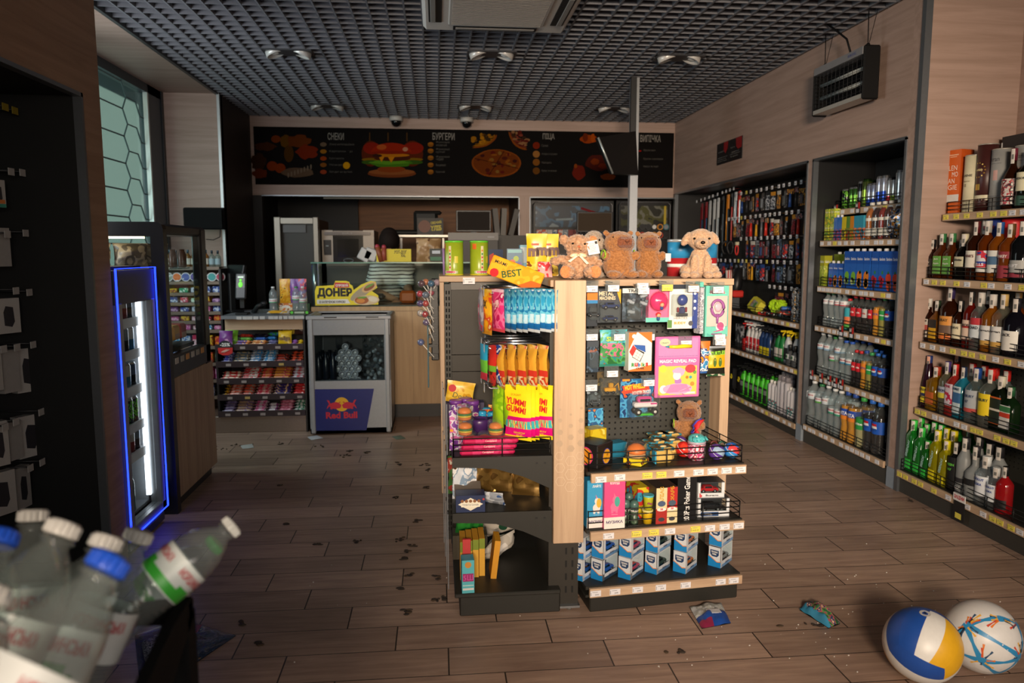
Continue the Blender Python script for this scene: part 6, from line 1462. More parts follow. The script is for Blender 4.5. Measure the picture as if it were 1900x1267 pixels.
def spirit(name,h,r,liq,cap,lab=None,text=None,tcol='2a2a2c',p=2.0,flat=1.0,neck=.33,sh=(.62,.76),lz=(.2,.52),clear=.72,stamp='c8c0b8',caph=.2,bulge=0,extra=None,stampside=.5):
 K=Kind(name,'spirits bottle');m=MB();k=h
 g=liq if not isinstance(liq,str)else glass(liq,clear,.02)
 prof=[(r*.9,0),(r,.015*k),(r*(1+bulge),.3*k),(r,sh[0]*k),(r*.8,(sh[0]*.6+sh[1]*.4)*k),(r*neck*1.2,sh[1]*k),(r*neck,(sh[1]+.03)*k),(r*neck,(1-caph*.4)*k)]
 super_lathe(m,prof,g,20 if p==2 else 24,p,flat);K.add('bottle',m)
 m=MB();rn=r*neck*1.12;m.lathe([(rn,(1-caph)*k),(rn*1.02,k*.995),(rn*.9,k)],mat(cap,.35),None,14);K.add('cap',m)
 if lab:
  m=MB();L=lab if isinstance(lab,list)else[(lz[0],lz[1],lab)]
  for j,(a,b,c)in enumerate(L):wraplab(m,r*(1+bulge*.8),a*k,b*k,c if not isinstance(c,str)else mat(c,.5),1.15 if p==2 else .72,12,p,flat,.0008+.0003*j)
  if text:
   for j,tx in enumerate(text.split('|')):wraptext(m,tx,r*1.02 if p==2 else 9.0,(lz[1]-.09-.1*j)*k,.05*k,min(1.5*r,len(tx)*.04*k),mat(tcol,.5),.0022)if p==2 else m.text(tx,face_front((0,-r*flat*1.0-.0022,(lz[1]-.09-.1*j)*k)),mat(tcol,.5),h=.05*k,w=min(1.35*r,len(tx)*.04*k),bold=.03)
  K.add('paper_label',m)
 if stamp:
  m=MB();wraplab(m,rn*1.02,(1-caph*1.25)*k,k*.99,mat(stamp,.6),.55,4,a0=stampside);wraplab(m,rn*1.02,(1-caph*.9)*k,(1-caph*.5)*k,mat('6a6a66',.6),.3,3,off=.001,a0=stampside);K.add('tax_strip',m)
 if extra:extra(K,k,r)
 return K
z,xf=LQ[0]
m=MB();carton(m,.09,.09,.335,mat('c8561c',.45),mat('d2601e',.45));F=FY(.09);m.rect(-.045,.045,.06,.1,.0006,mat('d8d4d0'),F)
for j,s in enumerate(('GLEN','MO','RAN','GIE')):m.text(s,F,mat('f0e6dc'),h=.026,w=.018*len(s),c=((-.01,.015,-.012,.005)[j],.24-.034*j),bold=.0,z=.001)
m.rect(-.03,.03,.305,.311,.0006,mat('e8b898'),F);m.rect(-.02,.02,.296,.3,.0006,mat('e8b898'),F);put('whisky_box',m,'tall orange whisky carton at the left of the top spirits shelf','whisky carton',(xf+.07,yat(1770,xf,.07),z),RW+.25)
def tubeK(r,h,cols,rings=()):
 K=Kind('whisky_tube','whisky tube');m=MB();m.lathe([(r,0),(r,h)],cols[0],None,26);
 for(a,b,c)in rings:wraplab(m,r,a*h,b*h,mat(c,.45),pi,20)
 K.add('tube',m);m=MB();m.lathe([(r*1.02,h),(r*1.02,h+.004),(r*.95,h+.006)],mat('b8b4a8',.35,.5),None,26);K.add('lid',m);m=MB()
 return K,m
K,m=tubeK(.046,.29,[mat('d8cfae',.5)],[(.0,.03,'b8a878')]);wraptext(m,'BALVENIE',.046,.19,.012,.07,mat('4a4034'));wraptext(m,'12',.046,.14,.014,.014,mat('6a5a3a'));wraptext(m,'DOUBLEWOOD',.046,.16,.006,.05,mat('8a7a5a'));wraplab(m,.046,.06,.062,mat('8a7a5a'),.7);K.add('printed_label',m);row([(K,1798,'cream whisky tube beside the orange carton',.075)],z,xf)
K,m=tubeK(.047,.335,[mat('42201e',.4)],[(.17,.25,'d0c8a8')]);wraplab(m,.047,.1*.335,.2*.335,mat('4a2420',.4),1,off=.0005)
for i in range(14):t=i/14*2*pi;wraplab(m,.047,.21+.036*sin(t)-.003,.21+.036*sin(t)+.003,mat('c8a04a',.3,.6),.07,2,a0=.75*cos(t),off=.001)
wraptext(m,'Aberfeldy',.047,.21,.016,.05,mat('d8c48a'));wraplab(m,.047,.11,.14,mat('c8a04a',.3,.6),.3,off=.001);K.add('printed_label',m);row([(K,1821,'dark maroon whisky tube with gold oval',.085)],z,xf)
K,m=tubeK(.05,.3,[mat('9a9a98',.4)]);wraptext(m,'Arran',.05,.255,.022,.06,mat('4a4a4c'),bold=.0);wraplab(m,.05,.232,.234,mat('6a6a6c'),.8);wraplab(m,.05,.15,.2,mat('c89a90',.4),.22,4,a0=.3);wraplab(m,.05,.07,.074,mat('6a6a6c'),.7);K.add('printed_label',m);row([(K,1849,'grey whisky tube on the top spirits shelf',.1),(K,1892,'grey whisky tube at the right edge of the top spirits shelf',.12)],z,xf)
AMB=glass('8a3f10',.66,.02);DKB=glass('3a1a0c',.55,.02)
row([(spirit('whisky_bottle',.29,.04,DKB,'6a1f34',[(.08,.5,printed(['c8c0b8','b02a34','3a2a2a','d8d4cc'],60,.4,3))],None,sh=(.5,.7),bulge=.1),1869,'amber whisky bottle with red and silver label on the top shelf',.05),(spirit('whisky_bottle',.27,.045,glass('16140f',.4,.02),'1c1c1a',[(.3,.62,'d8d0b0'),(.05,.22,'2a4a3a')],'JAMESON',lz=(.3,.6)),1897,'black bottle with cream label at the edge of the top shelf',.05)],z,xf)
z,xf=LQ[1]
JB=dict(p=4.5,flat=.75,neck=.36,sh=(.55,.68))
def st(**k):d=dict(JB);d.update(k);return d
jack=spirit('whisky_bottle',.205,.034,DKB,'1c1c1e',[(.1,.5,'2a2a2c')],'Old|No 7','d8d4cc',lz=(.12,.5),**JB);jgr=spirit('whisky_bottle',.235,.041,glass('6a300e',.6,.02),'3a7a4a',[(.1,.5,'6aa84a')],'Jack|Apple','dfe8d0',lz=(.12,.52),**JB)
row([(jack,1732,'small square whisky bottle with black label, leftmost'),(jgr,1749,'square whisky bottle with green label, left of two'),(jgr,1767,'square whisky bottle with green label, right of two'),
  (spirit('whisky_bottle',.23,.045,glass('141210',.35,.02),'d8d0b0',[(.28,.5,'d8cfae')],'Ballantine',lz=(.25,.52),p=3.2,flat=.7,sh=(.56,.72),caph=.22),1790,'dark bottle with cream shield label and cream cap'),(spirit('whisky_bottle',.29,.042,DKB,'5a1f24',[(.2,.5,'d8d2c4')],"DEWAR'S",'5a2a2a',lz=(.2,.5)),1811,'brown whisky bottle with white slanted label and red cap'),
  (spirit('whisky_bottle',.29,.042,AMB,'b0b0ac',[(.14,.22,'d8d4cc'),(.22,.28,'c8283a'),(.28,.5,'2a3f9a'),(.32,.5,printed(['d8d4d8','c8283a','2a3f9a'],30,.4,3))],'BELLS','e8e8ec',lz=(.1,.36)),1832,'amber bottle with red white and blue flag label'),(spirit('whisky_bottle',.28,.045,glass('b8661a',.7,.02),'2a5a9a',[(.14,.52,'d8d6d0'),(.28,.42,'4a6a8a')],None),1854,'golden whisky bottle with white and blue label'),(spirit('whisky_bottle',.27,.047,glass('a8561a',.7,.02),'6a4a2a',[(.4,.52,'8a2a34'),(.06,.28,'8a2a34')],'MONKEY','e0d0c8',lz=(.36,.53)),1875,'golden whisky bottle with dark red labels'),(spirit('whisky_bottle',.28,.045,glass('121316',.3,.02),'1c1d20',[(.16,.36,'9a9a98'),(.08,.15,'8a2a3a')],'DRIFT','d8d8dc',lz=(.15,.36)),1897,'black whisky bottle with grey label at the picture edge')],z,xf)
row([(jack,1742,'small square black label whisky bottle behind the green labels',.14),(jack,1785,'small square black label whisky bottle behind the dark shield bottle',.14),(spirit('whisky_bottle',.3,.04,AMB,'8a8a88','d8d2c4'),1826,'amber whisky bottle in the back row behind the flag label',.15)],z,xf)
m=MB();m.lathe([(.05,0),(.05,.25)],mat('2a3f8a',.4),None,22);m.lathe([(.051,.25),(.051,.3)],mat('24357a',.4),None,22);m.text('WHISKY',face_front((0,-.051,.26)),mat('c8404a'),h=.016,bold=.04);put('whisky_tube',m,'dark blue tube in the back row of the second spirits shelf','whisky tube',(xf+.17,yat(1850,xf,.17),z),RW);m=MB();m.lathe([(.05,0),(.05,.28),(.048,.3)],mat('c8242a',.4),None,22);put('whisky_tube',m,'red tube in the back row of the second spirits shelf','whisky tube',(xf+.18,yat(1877,xf,.18),z),RW)
z,xf=LQ[2]
row([(spirit('bourbon_bottle',.23,.034,DKB,'d8d6d0',[(.08,.52,'dcd8d0'),(.26,.38,'c05a54')],'JIM BEAM','3a3a3c',lz=(.12,.56),**JB),1732,'square bourbon bottle with white label and white cap'),(spirit('bourbon_bottle',.225,.038,glass('a8641a',.65,.02),'2a3a2a',[(.08,.34,'e0a81e'),(.34,.54,'1f1d1a')],'Honey','2a2a20',lz=(.1,.34),**JB),1748,'bourbon bottle with yellow honeycomb label'),(spirit('bourbon_bottle',.3,.048,DKB,'3a2f5a',[(.1,.16,'d8702a'),(.18,.5,'d08a3a'),(.2,.34,'6a5040')],'MURRAY','4a3a20',lz=(.1,.52)),1772,'large bourbon bottle with orange label and violet cap'),(spirit('whisky_bottle',.235,.036,DKB,'1d1d20',[(.16,.5,'d8ccac')],'RESERVE',lz=(.1,.5)),1792,'dark bottle with cream label and black cap, third shelf'),
  (spirit('rum_bottle',.285,.036,glass('7a1c14',.55,.02),'2a2a2a',[(.16,.5,'d8bca8'),(.36,.4,'b02a24')],'CARDE','3a2a2a',lz=(.15,.5)),1811,'dark red rum bottle with beige label'),(spirit('rum_bottle',.285,.043,glass('d8e0dc',.93,.02),'d0cec8',[(.2,.56,'c8d0d4'),(.44,.56,'b8323a')],'BACARD','2a2a34',lz=(.2,.48),clear=.95),1829,'clear rum bottle with white label and red disc'),(spirit('rum_bottle',.28,.045,glass('c87a1e',.75,.02),'d8d6d2',[(.12,.2,'c89a4a'),(.2,.46,'dcdad6')],'Morgan','3a3a3e',lz=(.15,.46)),1851,'orange rum bottle with white label'),(spirit('rum_bottle',.285,.047,glass('e0dcc8',.93,.02),'c8a868',[(.12,.2,'c89a4a'),(.2,.46,'dcdad6')],'Morgan','3a3a3e',lz=(.15,.46)),1872,'clear rum bottle with white label and gold cap'),(spirit('rum_bottle',.27,.05,glass('14121a',.3,.02),'1d1d24',[(.1,.44,'d8d4cc')],'BLACK','3a3a3e',lz=(.1,.46)),1896,'black rum bottle with white label at the picture edge')],z,xf)
row([(spirit('bourbon_bottle',.255,.038,DKB,'2a3a2a','c8c0a8'),1752,'dark capped bourbon bottle in the back row, left',.13),(spirit('bourbon_bottle',.255,.038,AMB,'7aa08a','c8c0a8'),1760,'green stamped bourbon bottle in the back row',.15),(spirit('rum_bottle',.29,.04,DKB,'2a3a3a','c8c0a8'),1843,'dark rum bottle in the back row behind the orange one',.15),(spirit('rum_bottle',.29,.04,AMB,'c89a5a','c8c0a8'),1898,'gold capped rum bottle in the back row at the picture edge',.15)],z,xf)
z,xf=LQ[3]
MX=glass('3a1c2e',.5,.02);MXb=glass('5a2a14',.55,.02)
met=lambda h,g:spirit('brandy_bottle',h,.034,g,'2a3a72',[(.1,.4,'e0d02a'),(.22,.28,'2a2f52')],'METAXA','2a2a30',neck=.4,sh=(.42,.85),lz=(.1,.44),stamp='d8a088')
row([(met(.315,MX),1723,'tall tapered brandy bottle with yellow label, leftmost'),(met(.285,MX),1739,'shorter tapered brandy bottle with yellow label'),(spirit('agave_bottle',.235,.043,glass('b8841a',.7,.02),'b0402a',[(.14,.26,'b85a24'),(.28,.42,'b85a24')],None,p=4,sh=(.66,.74),neck=.4),1755,'gold patterned square bottle with red cap'),(spirit('gin_bottle',.275,.04,glass('c8c8a8',.9,.02),'4a3a7a',[(.4,.52,'9aa0b0'),(.3,.4,'c8b83a')],'GORDON','2a2a5a',lz=(.3,.54)),1775,'clear bottle with silver and yellow label and violet cap'),(spirit('gin_bottle',.27,.038,glass('d8443a',.7,.02),'c82a24',[(.2,.62,'d8c8d0'),(.24,.46,printed(['d8c8d0','c02a4a'],40,.4,3))],'PINK','b02a54',lz=(.2,.66),p=3.4),1790,'pink gin bottle with white label and red cap'),(spirit('gin_bottle',.265,.037,glass('3ab0d0',.7,.02),'2a3a5a',[(.1,.62,'c8d8dc'),(.3,.5,'3a6a9a')],'BOMBAY','2a4a6a',lz=(.1,.66),p=4),1806,'sky blue gin bottle with pale label'),(spirit('gin_bottle',.275,.05,glass('d0dcdc',.94,.02),'1f4a9a',[(.2,.6,'a8aeb4'),(.2,.27,'b84a44')],'FINSBURY|47','3a4a6a',lz=(.2,.58)),1832,'clear gin bottle with silver label and blue cap'),(spirit('gin_bottle',.285,.05,glass('dce0d8',.94,.02),'c82a24',[(.2,.58,'e0c41e')],'FINSBURY','3a4a3a',lz=(.2,.56)),1859,'clear gin bottle with yellow label and red cap'),(spirit('herb_liqueur_bottle',.26,.047,glass('121a10',.25,.02),'d0ccb8',[(.12,.62,'d0642a'),(.15,.59,'1f2a20'),(.36,.4,'d8d0c0')],None,p=4.5,flat=.7,sh=(.66,.78)),1879,'dark square herb liqueur bottle with orange framed label'),(spirit('herb_liqueur_bottle',.22,.045,glass('142814',.3,.02),'2a5a3a',[(.1,.6,'d8d6d0'),(.34,.44,'c8402a'),(.46,.58,'3a7a4a')],None,p=4,flat=.7),1898,'dark bottle with white red and green label at the picture edge')],z,xf)
for i,(u,d)in enumerate(((1751,.13),(1763,.17),(1775,.2),(1792,.21))):row([(met(.31-.005*i,MXb),u,'brown brandy bottle with blue cap in the back row, %s from the left'%nth(i),d)],z,xf)
gb=spirit('gin_bottle',.27,.045,glass('d0dcd8',.92,.02),'c82a24','c8ccd0')
for i,u in enumerate((1822,1845,1866,1888)):row([(gb,u,'clear gin bottle with red cap in the back row, %s from the left'%nth(i),.16)],z,xf)
z,xf=LQ[4]
gd=lambda h,c,c2:spirit('vodka_bottle',h,.03,glass(c,.72,.02),c2,[(.04,.24,c2)],None,p=5,neck=.5,sh=(.7,.78),stamp='d8ccc8',caph=.2,extra=lambda K,k,r:K.add('lettering',MB().text('GREENDAY',face_front((0,-r-.0016,.45*k)),mat('b8e0d8',.4),h=.3*r*2,w=.34*k,rot=1.35,bold=.03)))
G1=gd(.285,'2aa83a','3ac84a');G2=gd(.26,'3ab04a','3ac84a');G3=gd(.2,'2f9a3a','3ac84a');Y1=gd(.275,'d0c81a','e8d81e');Y2=gd(.24,'d8d024','e8d81e')
FRO=glass('b0b4b4',.5,.35)
row([(spirit('small_spirit_bottle',.175,.032,glass('c8c4be',.9,.02),'1c1c1e',[(.1,.62,'d8d4d0')],'29','2a2a2e',lz=(.2,.66),stamp=None),1688,'small squat bottle with white 29 label at the left end'),(spirit('rum_bottle',.27,.036,glass('1a1214',.4,.02),'3a1a20',[(.52,.56,'c83a3a'),(.1,.46,'1c1a1c')],'BLACK','b8b4b0',lz=(.1,.5)),1704,'black bottle with red stripe behind the small squat bottle',.08),
  (G1,1718,'bright green vodka bottle, tallest, left of three'),(G2,1734,'bright green vodka bottle, middle of three'),(G3,1748,'small bright green vodka bottle, right of three'),(Y1,1765,'bright yellow vodka bottle, left of two'),(Y2,1784,'shorter bright yellow vodka bottle, right of two'),(spirit('vodka_bottle',.25,.036,glass('17181a',.35,.02),'1c1d1f',[(.1,.7,'141516')],'GREEN|DAY','6ac84a',lz=(.2,.64),neck=.4),1803,'black vodka bottle with green lettering'),(spirit('vodka_bottle',.29,.037,FRO,'2a2a2e',[(.22,.3,'2a2a2e')],'нам','e8e8e8',lz=(.02,.22),neck=.45),1820,'tall frosted vodka bottle'),(spirit('vodka_bottle',.265,.043,FRO,'2a2a2e',[(.28,.4,'17181a')],None,neck=.36,sh=(.5,.62),bulge=.08),1841,'round shouldered frosted vodka bottle with a dark window'),(spirit('vodka_bottle',.235,.042,glass('dfe6ea',.93,.02),'d8dcdc',[(.2,.6,'dfe4ea')],'ABSOLUT|VODKA','2a4a9a',lz=(.2,.62),neck=.42,sh=(.64,.76)),1862,'clear vodka bottle with blue lettering, left of two'),(spirit('vodka_bottle',.2,.038,glass('dfe6ea',.93,.02),'d8dcdc',[(.2,.6,'dfe4ea')],'ABSOLUT|VODKA','2a4a9a',lz=(.2,.62),neck=.42,sh=(.64,.76)),1883,'smaller clear vodka bottle with blue lettering, right of two'),(spirit('liqueur_bottle',.22,.036,glass('c8242a',.6,.02),'1c1c1e',[(.1,.3,'1c1a1c')],None),1900,'red liqueur bottle at the picture edge')],z,xf)
for i,u in enumerate((1731,1744,1758,1771)):row([(G1 if i!=1 else G2,u,'green vodka bottle in the middle row, %s from the left'%nth(i),.13)],z,xf)
for i,u in enumerate((1782,1796)):row([(Y1,u,'yellow vodka bottle in the middle row, %s from the left'%nth(i),.13)],z,xf)
for i,u in enumerate((1778,1803,1826,1848)):row([(G1,u,'green vodka bottle in the back row, %s from the left'%nth(i),.23)],z,xf)
for i,u in enumerate((1846,1867,1886)):row([(spirit('vodka_bottle',.29,.04,FRO,'2a2a2e',None,neck=.4)if i==0 else _fv,u,'frosted vodka bottle in the back row, %s from the left'%nth(i),.13)],z,xf);_fv=spirit('vodka_bottle',.275,.042,FRO,'26262a',None,neck=.4)
for i,u in enumerate((1724,1738)):row([(spirit('rum_bottle',.285,.036,glass('1a1214',.4,.02),'4a1a20','b8a8a0'),u,'black rum bottle with dark red cap in the back row, %s from the left'%nth(i),.22)],z,xf)

# ---------------- car goods niche
CR=[(.822,2.57),(.492,2.57),(.102,2.555)]
csh,CPp=shelf_unit('car_goods_shelving','wall shelving and hooks with car accessories in the far oak niche',5.075,7.7,3.0,CR,tagcols=.12)
m=MB();m.bx(2.56,2.99,5.075,7.9,0,.066,mat('383633',.6));CPp('plinth',m)
m=MB();m.bx(2.985,3.0,5.07,7.95,.1,1.93,mat('1f1f1f',.6));CPp('back_panel',m)
rr=random.Random(21)
XP=2.84
PK_=[printed(['2a2c30','8a8f96','c8442a','3a3d44'],55,.3,1),printed(['24262a','5a7a9a','c8ccd0'],55,.3,2),printed(['1f2024','d8902a','3a3a3c','e8b84a'],45,.3,3),printed(['3a3f48','b8bcc4','24262a'],60,.25,4),printed(['2a5a9a','2a2c34','c83a34','a8b8c8'],45,.3,5),printed(['1c1d20','4a4d54','9aa0a8'],50,.25,6),printed(['c83428','2a2c30','3a5a9a','d8d4d0'],50,.3,7),printed(['14151a','2a4a7a','b0b4bc'],50,.3,8),printed(['8a2a34','2a1f24','b8a8b0'],50,.3,9)]
def packK(kind,mt,w,h):
 K=Kind(('blister_pack','hanging_pouch','carded_tool')[kind],'hanging pack');m=MB()
 if kind==0:m.box((0,0,h/2),(w,.004,h),mt);m.box((0,-.012,h*.4),(w*.8,.02,h*.6),glass('e8ecf0',.97),None,.005);m.box((0,-.01,h*.4),(w*.4,.012,h*.5),mat(rr.choice(['3a3d44','2a2c30','8a8f96','a83028','2a4a8a']),.35),None,.004)
 elif kind==1:pouch(m,w,h,.02,bands([(.8,mt),(1,mat(rr.choice(['26282c','d8d4cc','2a4a8a','c88a2a']),.35))]),None,rr.random()*9,.3,0,.05,5,9)
 else:m.box((0,0,h*.86),(w,.004,h*.28),mt);m.tube([(0,-.004,h*.75),(0,-.004,0)],[w*.12,w*.18],mat(rr.choice(['2a2c30','d8a02a','c83428','2a4a8a','6a6d74']),.35),8)
 K.add('pack',m);return K
rowdef=[(1495,338,1372,382),(1490,392,1360,408),(1487,438,1378,444),(1487,486,1330,480),(1487,535,1440,520)]
nm_row=['topmost','second','third','fourth','lowest']
for k,(u1,v1,u0,v0)in enumerate(rowdef):
 zt=atx(u1,v1,XP).z;ya,yb=atx(u1+6,v1,XP).y,atx(u0,v0,XP).y;y=ya;i=0
 kinds_=[packK(rr.choice([0,1,1,2]),rr.choice(PK_),rr.uniform(.06,.085),rr.uniform(.13,.165)if k<4 else .12)for _ in range(9)]
 while y<yb and i<20:
  h=.15
  place(kinds_[(i*5+k)%9],(XP,y,zt-.175),'hanging car accessory pack, %s from the near oak stile in the %s row'%(nth(i),nm_row[k]),RW+rr.uniform(-.25,.25),'hanging car accessory packs')
  m=MB();m.tube([(XP+.15,y,zt),(XP-.06,y,zt)],.0025,CHROME,4);m.box((XP-.062,y,zt-.004),(.003,.034,.03),TAGW if rr.random()>.08 else TAGY);m.box((XP-.0645,y,zt-.008),(.001,.018,.008),mat('7a7a80'));CPp('wire_hook',m)
  y+=rr.uniform(.085,.125);i+=1
# long things at the far end
for i,(u,c1,c2,L)in enumerate(((1303,'7a2028','2a4a6a',.62),(1311,'8a242a','2a4f74',.6),(1318,'b8bcc0','8a9096',.9),(1326,'c4c8cc','6a7078',.74),(1333,'c8ccd0','9aa0a6',.72),(1342,'2a2b2e','4a4d52',.6),(1351,'d88a24','1a1a1c',.5),(1358,'1c1c1e','a8342a',.46),(1365,'c8ccd0','9a9fa6',.3),(1372,'c83a34','d8d8d8',.3))):
 y=atx(u,380,XP).y;zt=atx(u,372-(u-1303)*.35,XP).z-.03;m=MB();m.box((0,0,-L*.14),(.05,.012,L*.28),mat(c1,.35),None,.004);m.box((0,0,-L*.64),(.034,.014,L*.72),mat(c2,.25,.3),None,.005);m.tube([(0,-.01,-.04),(0,-.012,-L)],.006,mat(c1,.25,.3),6)
 put('wiper_blade' if i<5 else 'long_tool',m,('long hanging wiper pack, %s from the far end' if i<5 else 'long handled car tool, %s from the far end')%nth(i),'wiper' if i<5 else 'car tool',(XP,y,zt),RW)
 m=MB();m.tube([(XP+.15,y,zt+.02),(XP-.06,y,zt+.02)],.0025,CHROME,4);m.box((XP-.062,y,zt+.018),(.003,.03,.028),TAGW);CPp('wire_hook',m)
m=MB();m.tube([(0,.03*cos(t*pi/6),-.05+.06*sin(t*pi/6))for t in range(12)],.012,mat('141416',.5),7,None,True);m.tube([(0,.02,.0),(0,.03,-.1)],.01,mat('1c1c1e',.5),6)
for i,u in enumerate((1345,1355)):put('cable_coil',m,'black jump cable coil on the hooks, %s of two'%nth(i),'cable',(XP-.02,atx(u,465,XP-.02).y,atx(u,450,XP).z),RW)
m=MB();m.tube([(0,.014*cos(t*pi/6),-.045+.045*sin(t*pi/6))for t in range(12)],.006,mat('d8302a',.5),6,None,True);m.box((0,0,.015),(.03,.03,.03),mat('c8c4a8'));put('tow_rope',m,'red tow rope loop hanging in the middle of the hooks','rope',(XP-.04,atx(1367,465,XP-.04).y,atx(1367,455,XP).z),RW)
m=MB();m.tube([(0,0,0),(0,-.02,-.16),(0,-.05,-.3)],[.03,.05,.02],mat('17181b',.4),9);put('umbrella',m,'folded black umbrella hanging beside the striped one','umbrella',(XP-.07,atx(1372,500,XP-.07).y,atx(1372,500,XP).z+.02),RW);m=MB();m.tube([(0,0,0),(0,.02,-.16),(0,.05,-.32)],[.03,.035,.02],stripes('e0dcd8','c8342a','y',.02),9);put('umbrella',m,'folded red and white striped umbrella at the island end of the shelf','umbrella',(XP-.09,atx(1352,500,XP-.09).y,atx(1352,500,XP).z),RW)
# shelf tops
z,xf=CR[0]
m=MB()
pts=[(.105,0),(.1,.045),(.05,.062),(0,.045),(-.05,.062),(-.1,.045),(-.105,0),(-.1,-.045),(-.05,-.062),(0,-.045),(.05,-.062),(.1,-.045)]
m.poly(pts,mat('d0c83a',.6),None,.05);m.rect(-.06,.06,-.03,.03,.0506,mat('9a9a90'));m.rect(.01,.05,-.02,.02,.051,mat('4a8a3a'));m.rect(-.06,-.05,-.03,.03,.051,mat('c8402a'));m.text('SPONGE',Matrix(),mat('4a4a48'),h=.012,w=.05,c=(-.02,.0),z=.0516);put('car_sponge',m,'large yellow car sponge leaning on the top car goods shelf','sponge',(xf+.1,atx(1408,560,xf+.1).y,z+.05),0,None,R(RW)@R(1.0,'X')@R(-.2))
m=MB();rb_=random.Random(5)
for i in range(90):
 a,b=rb_.uniform(0,2*pi),rb_.uniform(-1,1);d=Vector((sqrt(1-b*b)*cos(a),sqrt(1-b*b)*sin(a),b));m.tube([d*.03,d*.05],.0055,mat('b8e01e',.7),5)
m.ell((0,0,0),.036,mat('a8d01a',.7))
for i,(u,v)in enumerate(((1438,548),(1450,553),(1442,563))):put('wash_mitt',m,'neon green microfibre wash mitt, %s of the heap'%('leftmost','rightmost','lowest')[i],'wash mitt',(xf+.1,atx(u,v,xf+.1).y,z+(.085,.09,.05)[i]),0,None,None,.95)
for i,(u,c,lab)in enumerate(((1430,['c83028','2a2c30','d8d4d0'],'red and white blister lying on the top car goods shelf'),(1447,['3a4a5a','a8c8d8','8a9aa8'],'grey blue blister lying at the rail of the top shelf'),(1420,['2a2c30','c8c4c0','c83028'],'dark blister lying under the yellow sponge'),(1456,['c8402a','2a2a2c','e8d8d0'],'orange and black card lying below the wash mitts'),(1462,['2a6ac0','1c2a4a','c8d0d8'],'blue pack lying near the black boxes'))):
 m=MB();m.box((0,0,.015),(.19,.1,.026),printed(c,30,.3,i),None,.008);put('blister_pack',m,lab,'blister pack',(xf+(.07+.06*(i%3)),atx(u,560,xf+.07+.06*(i%3)).y,z+.002+.03*(i//2)),RW+.3-.2*i)
K=Kind('fragrance_box','box');m=MB();carton(m,.045,.03,.12,printed(['1a1c20','b8bcc0','2a3038','d89a2a'],60,.35,4));K.add('box',m)
for i,(u,dz)in enumerate(((1475,0),(1484,0),(1475,.121),(1484,.121))):place(K,(xf+.05,atx(u,560,xf+.05).y,z+dz),'black and silver fragrance box at the near oak stile, %s'%('lower left','lower right','upper left','upper right')[i],RW)
m=MB();carton(m,.1,.1,.1,mat('4a4d55',.5));put('grey_box',m,'dark grey box on the far part of the top car goods shelf','box',(xf+.12,atx(1358,560,xf+.12).y,z),RW);m=MB();m.box((0,0,.03),(.1,.1,.06),mat('c82a22',.5),None,.01);put('red_pack',m,'red pack on top of the dark grey box','pack',(xf+.12,atx(1366,560,xf+.12).y-.0,z+.101),RW)
# trigger sprays
def spray(name,h,r,body,lab,trig,text=None,tcol='e8e8e8',glassb=None,p=3.0,flat=.7):
 K=Kind(name,'spray bottle');m=MB();k=h
 super_lathe(m,[(r*.95,0),(r,.02*k),(r,.45*k),(r*.85,.6*k),(r*.45,.74*k),(r*.4,.78*k)],glassb or mat(body,.3),18,p,flat);K.add('bottle',m)
 m=MB();TG=mat(trig,.35);m.lathe([(r*.45,.77*k),(r*.45,.84*k)],TG,None,12);m.box((0,.004,.9*k),(r*.7,r*1.3,.1*k),TG,None,.006);m.box((0,-r*1.2,.93*k),(r*.5,r*1.2,.05*k),TG,None,.004);m.tube([(0,-r*.8,.9*k),(0,-r*1.3,.82*k),(0,-r*1.2,.74*k)],r*.14,TG,6);K.add('trigger',m)
 m=MB()
 for(a,b,c)in lab:wraplab(m,r,a*k,b*k,mat(c,.45),.8,10,p,flat,.0008)
 if text:m.text(text,face_front((0,-r*flat-.002,(lab[0][0]+lab[0][1])/2*k)),mat(tcol),h=.06*k,w=r*1.1,bold=.03)
 K.add('paper_label',m);return K
z,xf=CR[1]
S1=spray('cleaner_spray',.25,.035,'d8d6d4',[(.1,.5,'c83038')],'d8d8d8','GRASS');S1r=spray('cleaner_spray',.25,.035,'d8d6d4',[(.1,.5,'c83038')],'c82a2a','GRASS');S2=spray('polish_spray',.25,.036,'1f3a6a',[(.05,.3,'d8c41e'),(.3,.6,'1f3a6a')],'1c1d20');S3=spray('glass_spray',.23,.036,'16181a',[(.1,.55,'2a3034')],'1c1d20','TURTLE','a8c8b0');S4=spray('green_spray',.25,.038,'1f7a3a',[(.12,.4,'d0c8c0')],'1c1d20');S5=spray('yellow_spray',.26,.036,'c8ccd0',[(.1,.45,'2a2c2e')],'e0c41e');S6=Kind('small_bottle','bottle');m=MB();super_lathe(m,[(.03,0),(.032,.01),(.032,.08),(.016,.105),(.014,.11)],mat('4a4d50',.25),16,3,.8);m.lathe([(.015,.108),(.015,.15),(.012,.155)],mat('17181a',.4),None,12);wraplab(m,.032,.05,.085,mat('d0d4d0'),.7,8,3,.8);m.disc((0,.067,0),.012,mat('3a6a4a'),face_front((0,-.028,0)),12);S6.add('bottle',m)
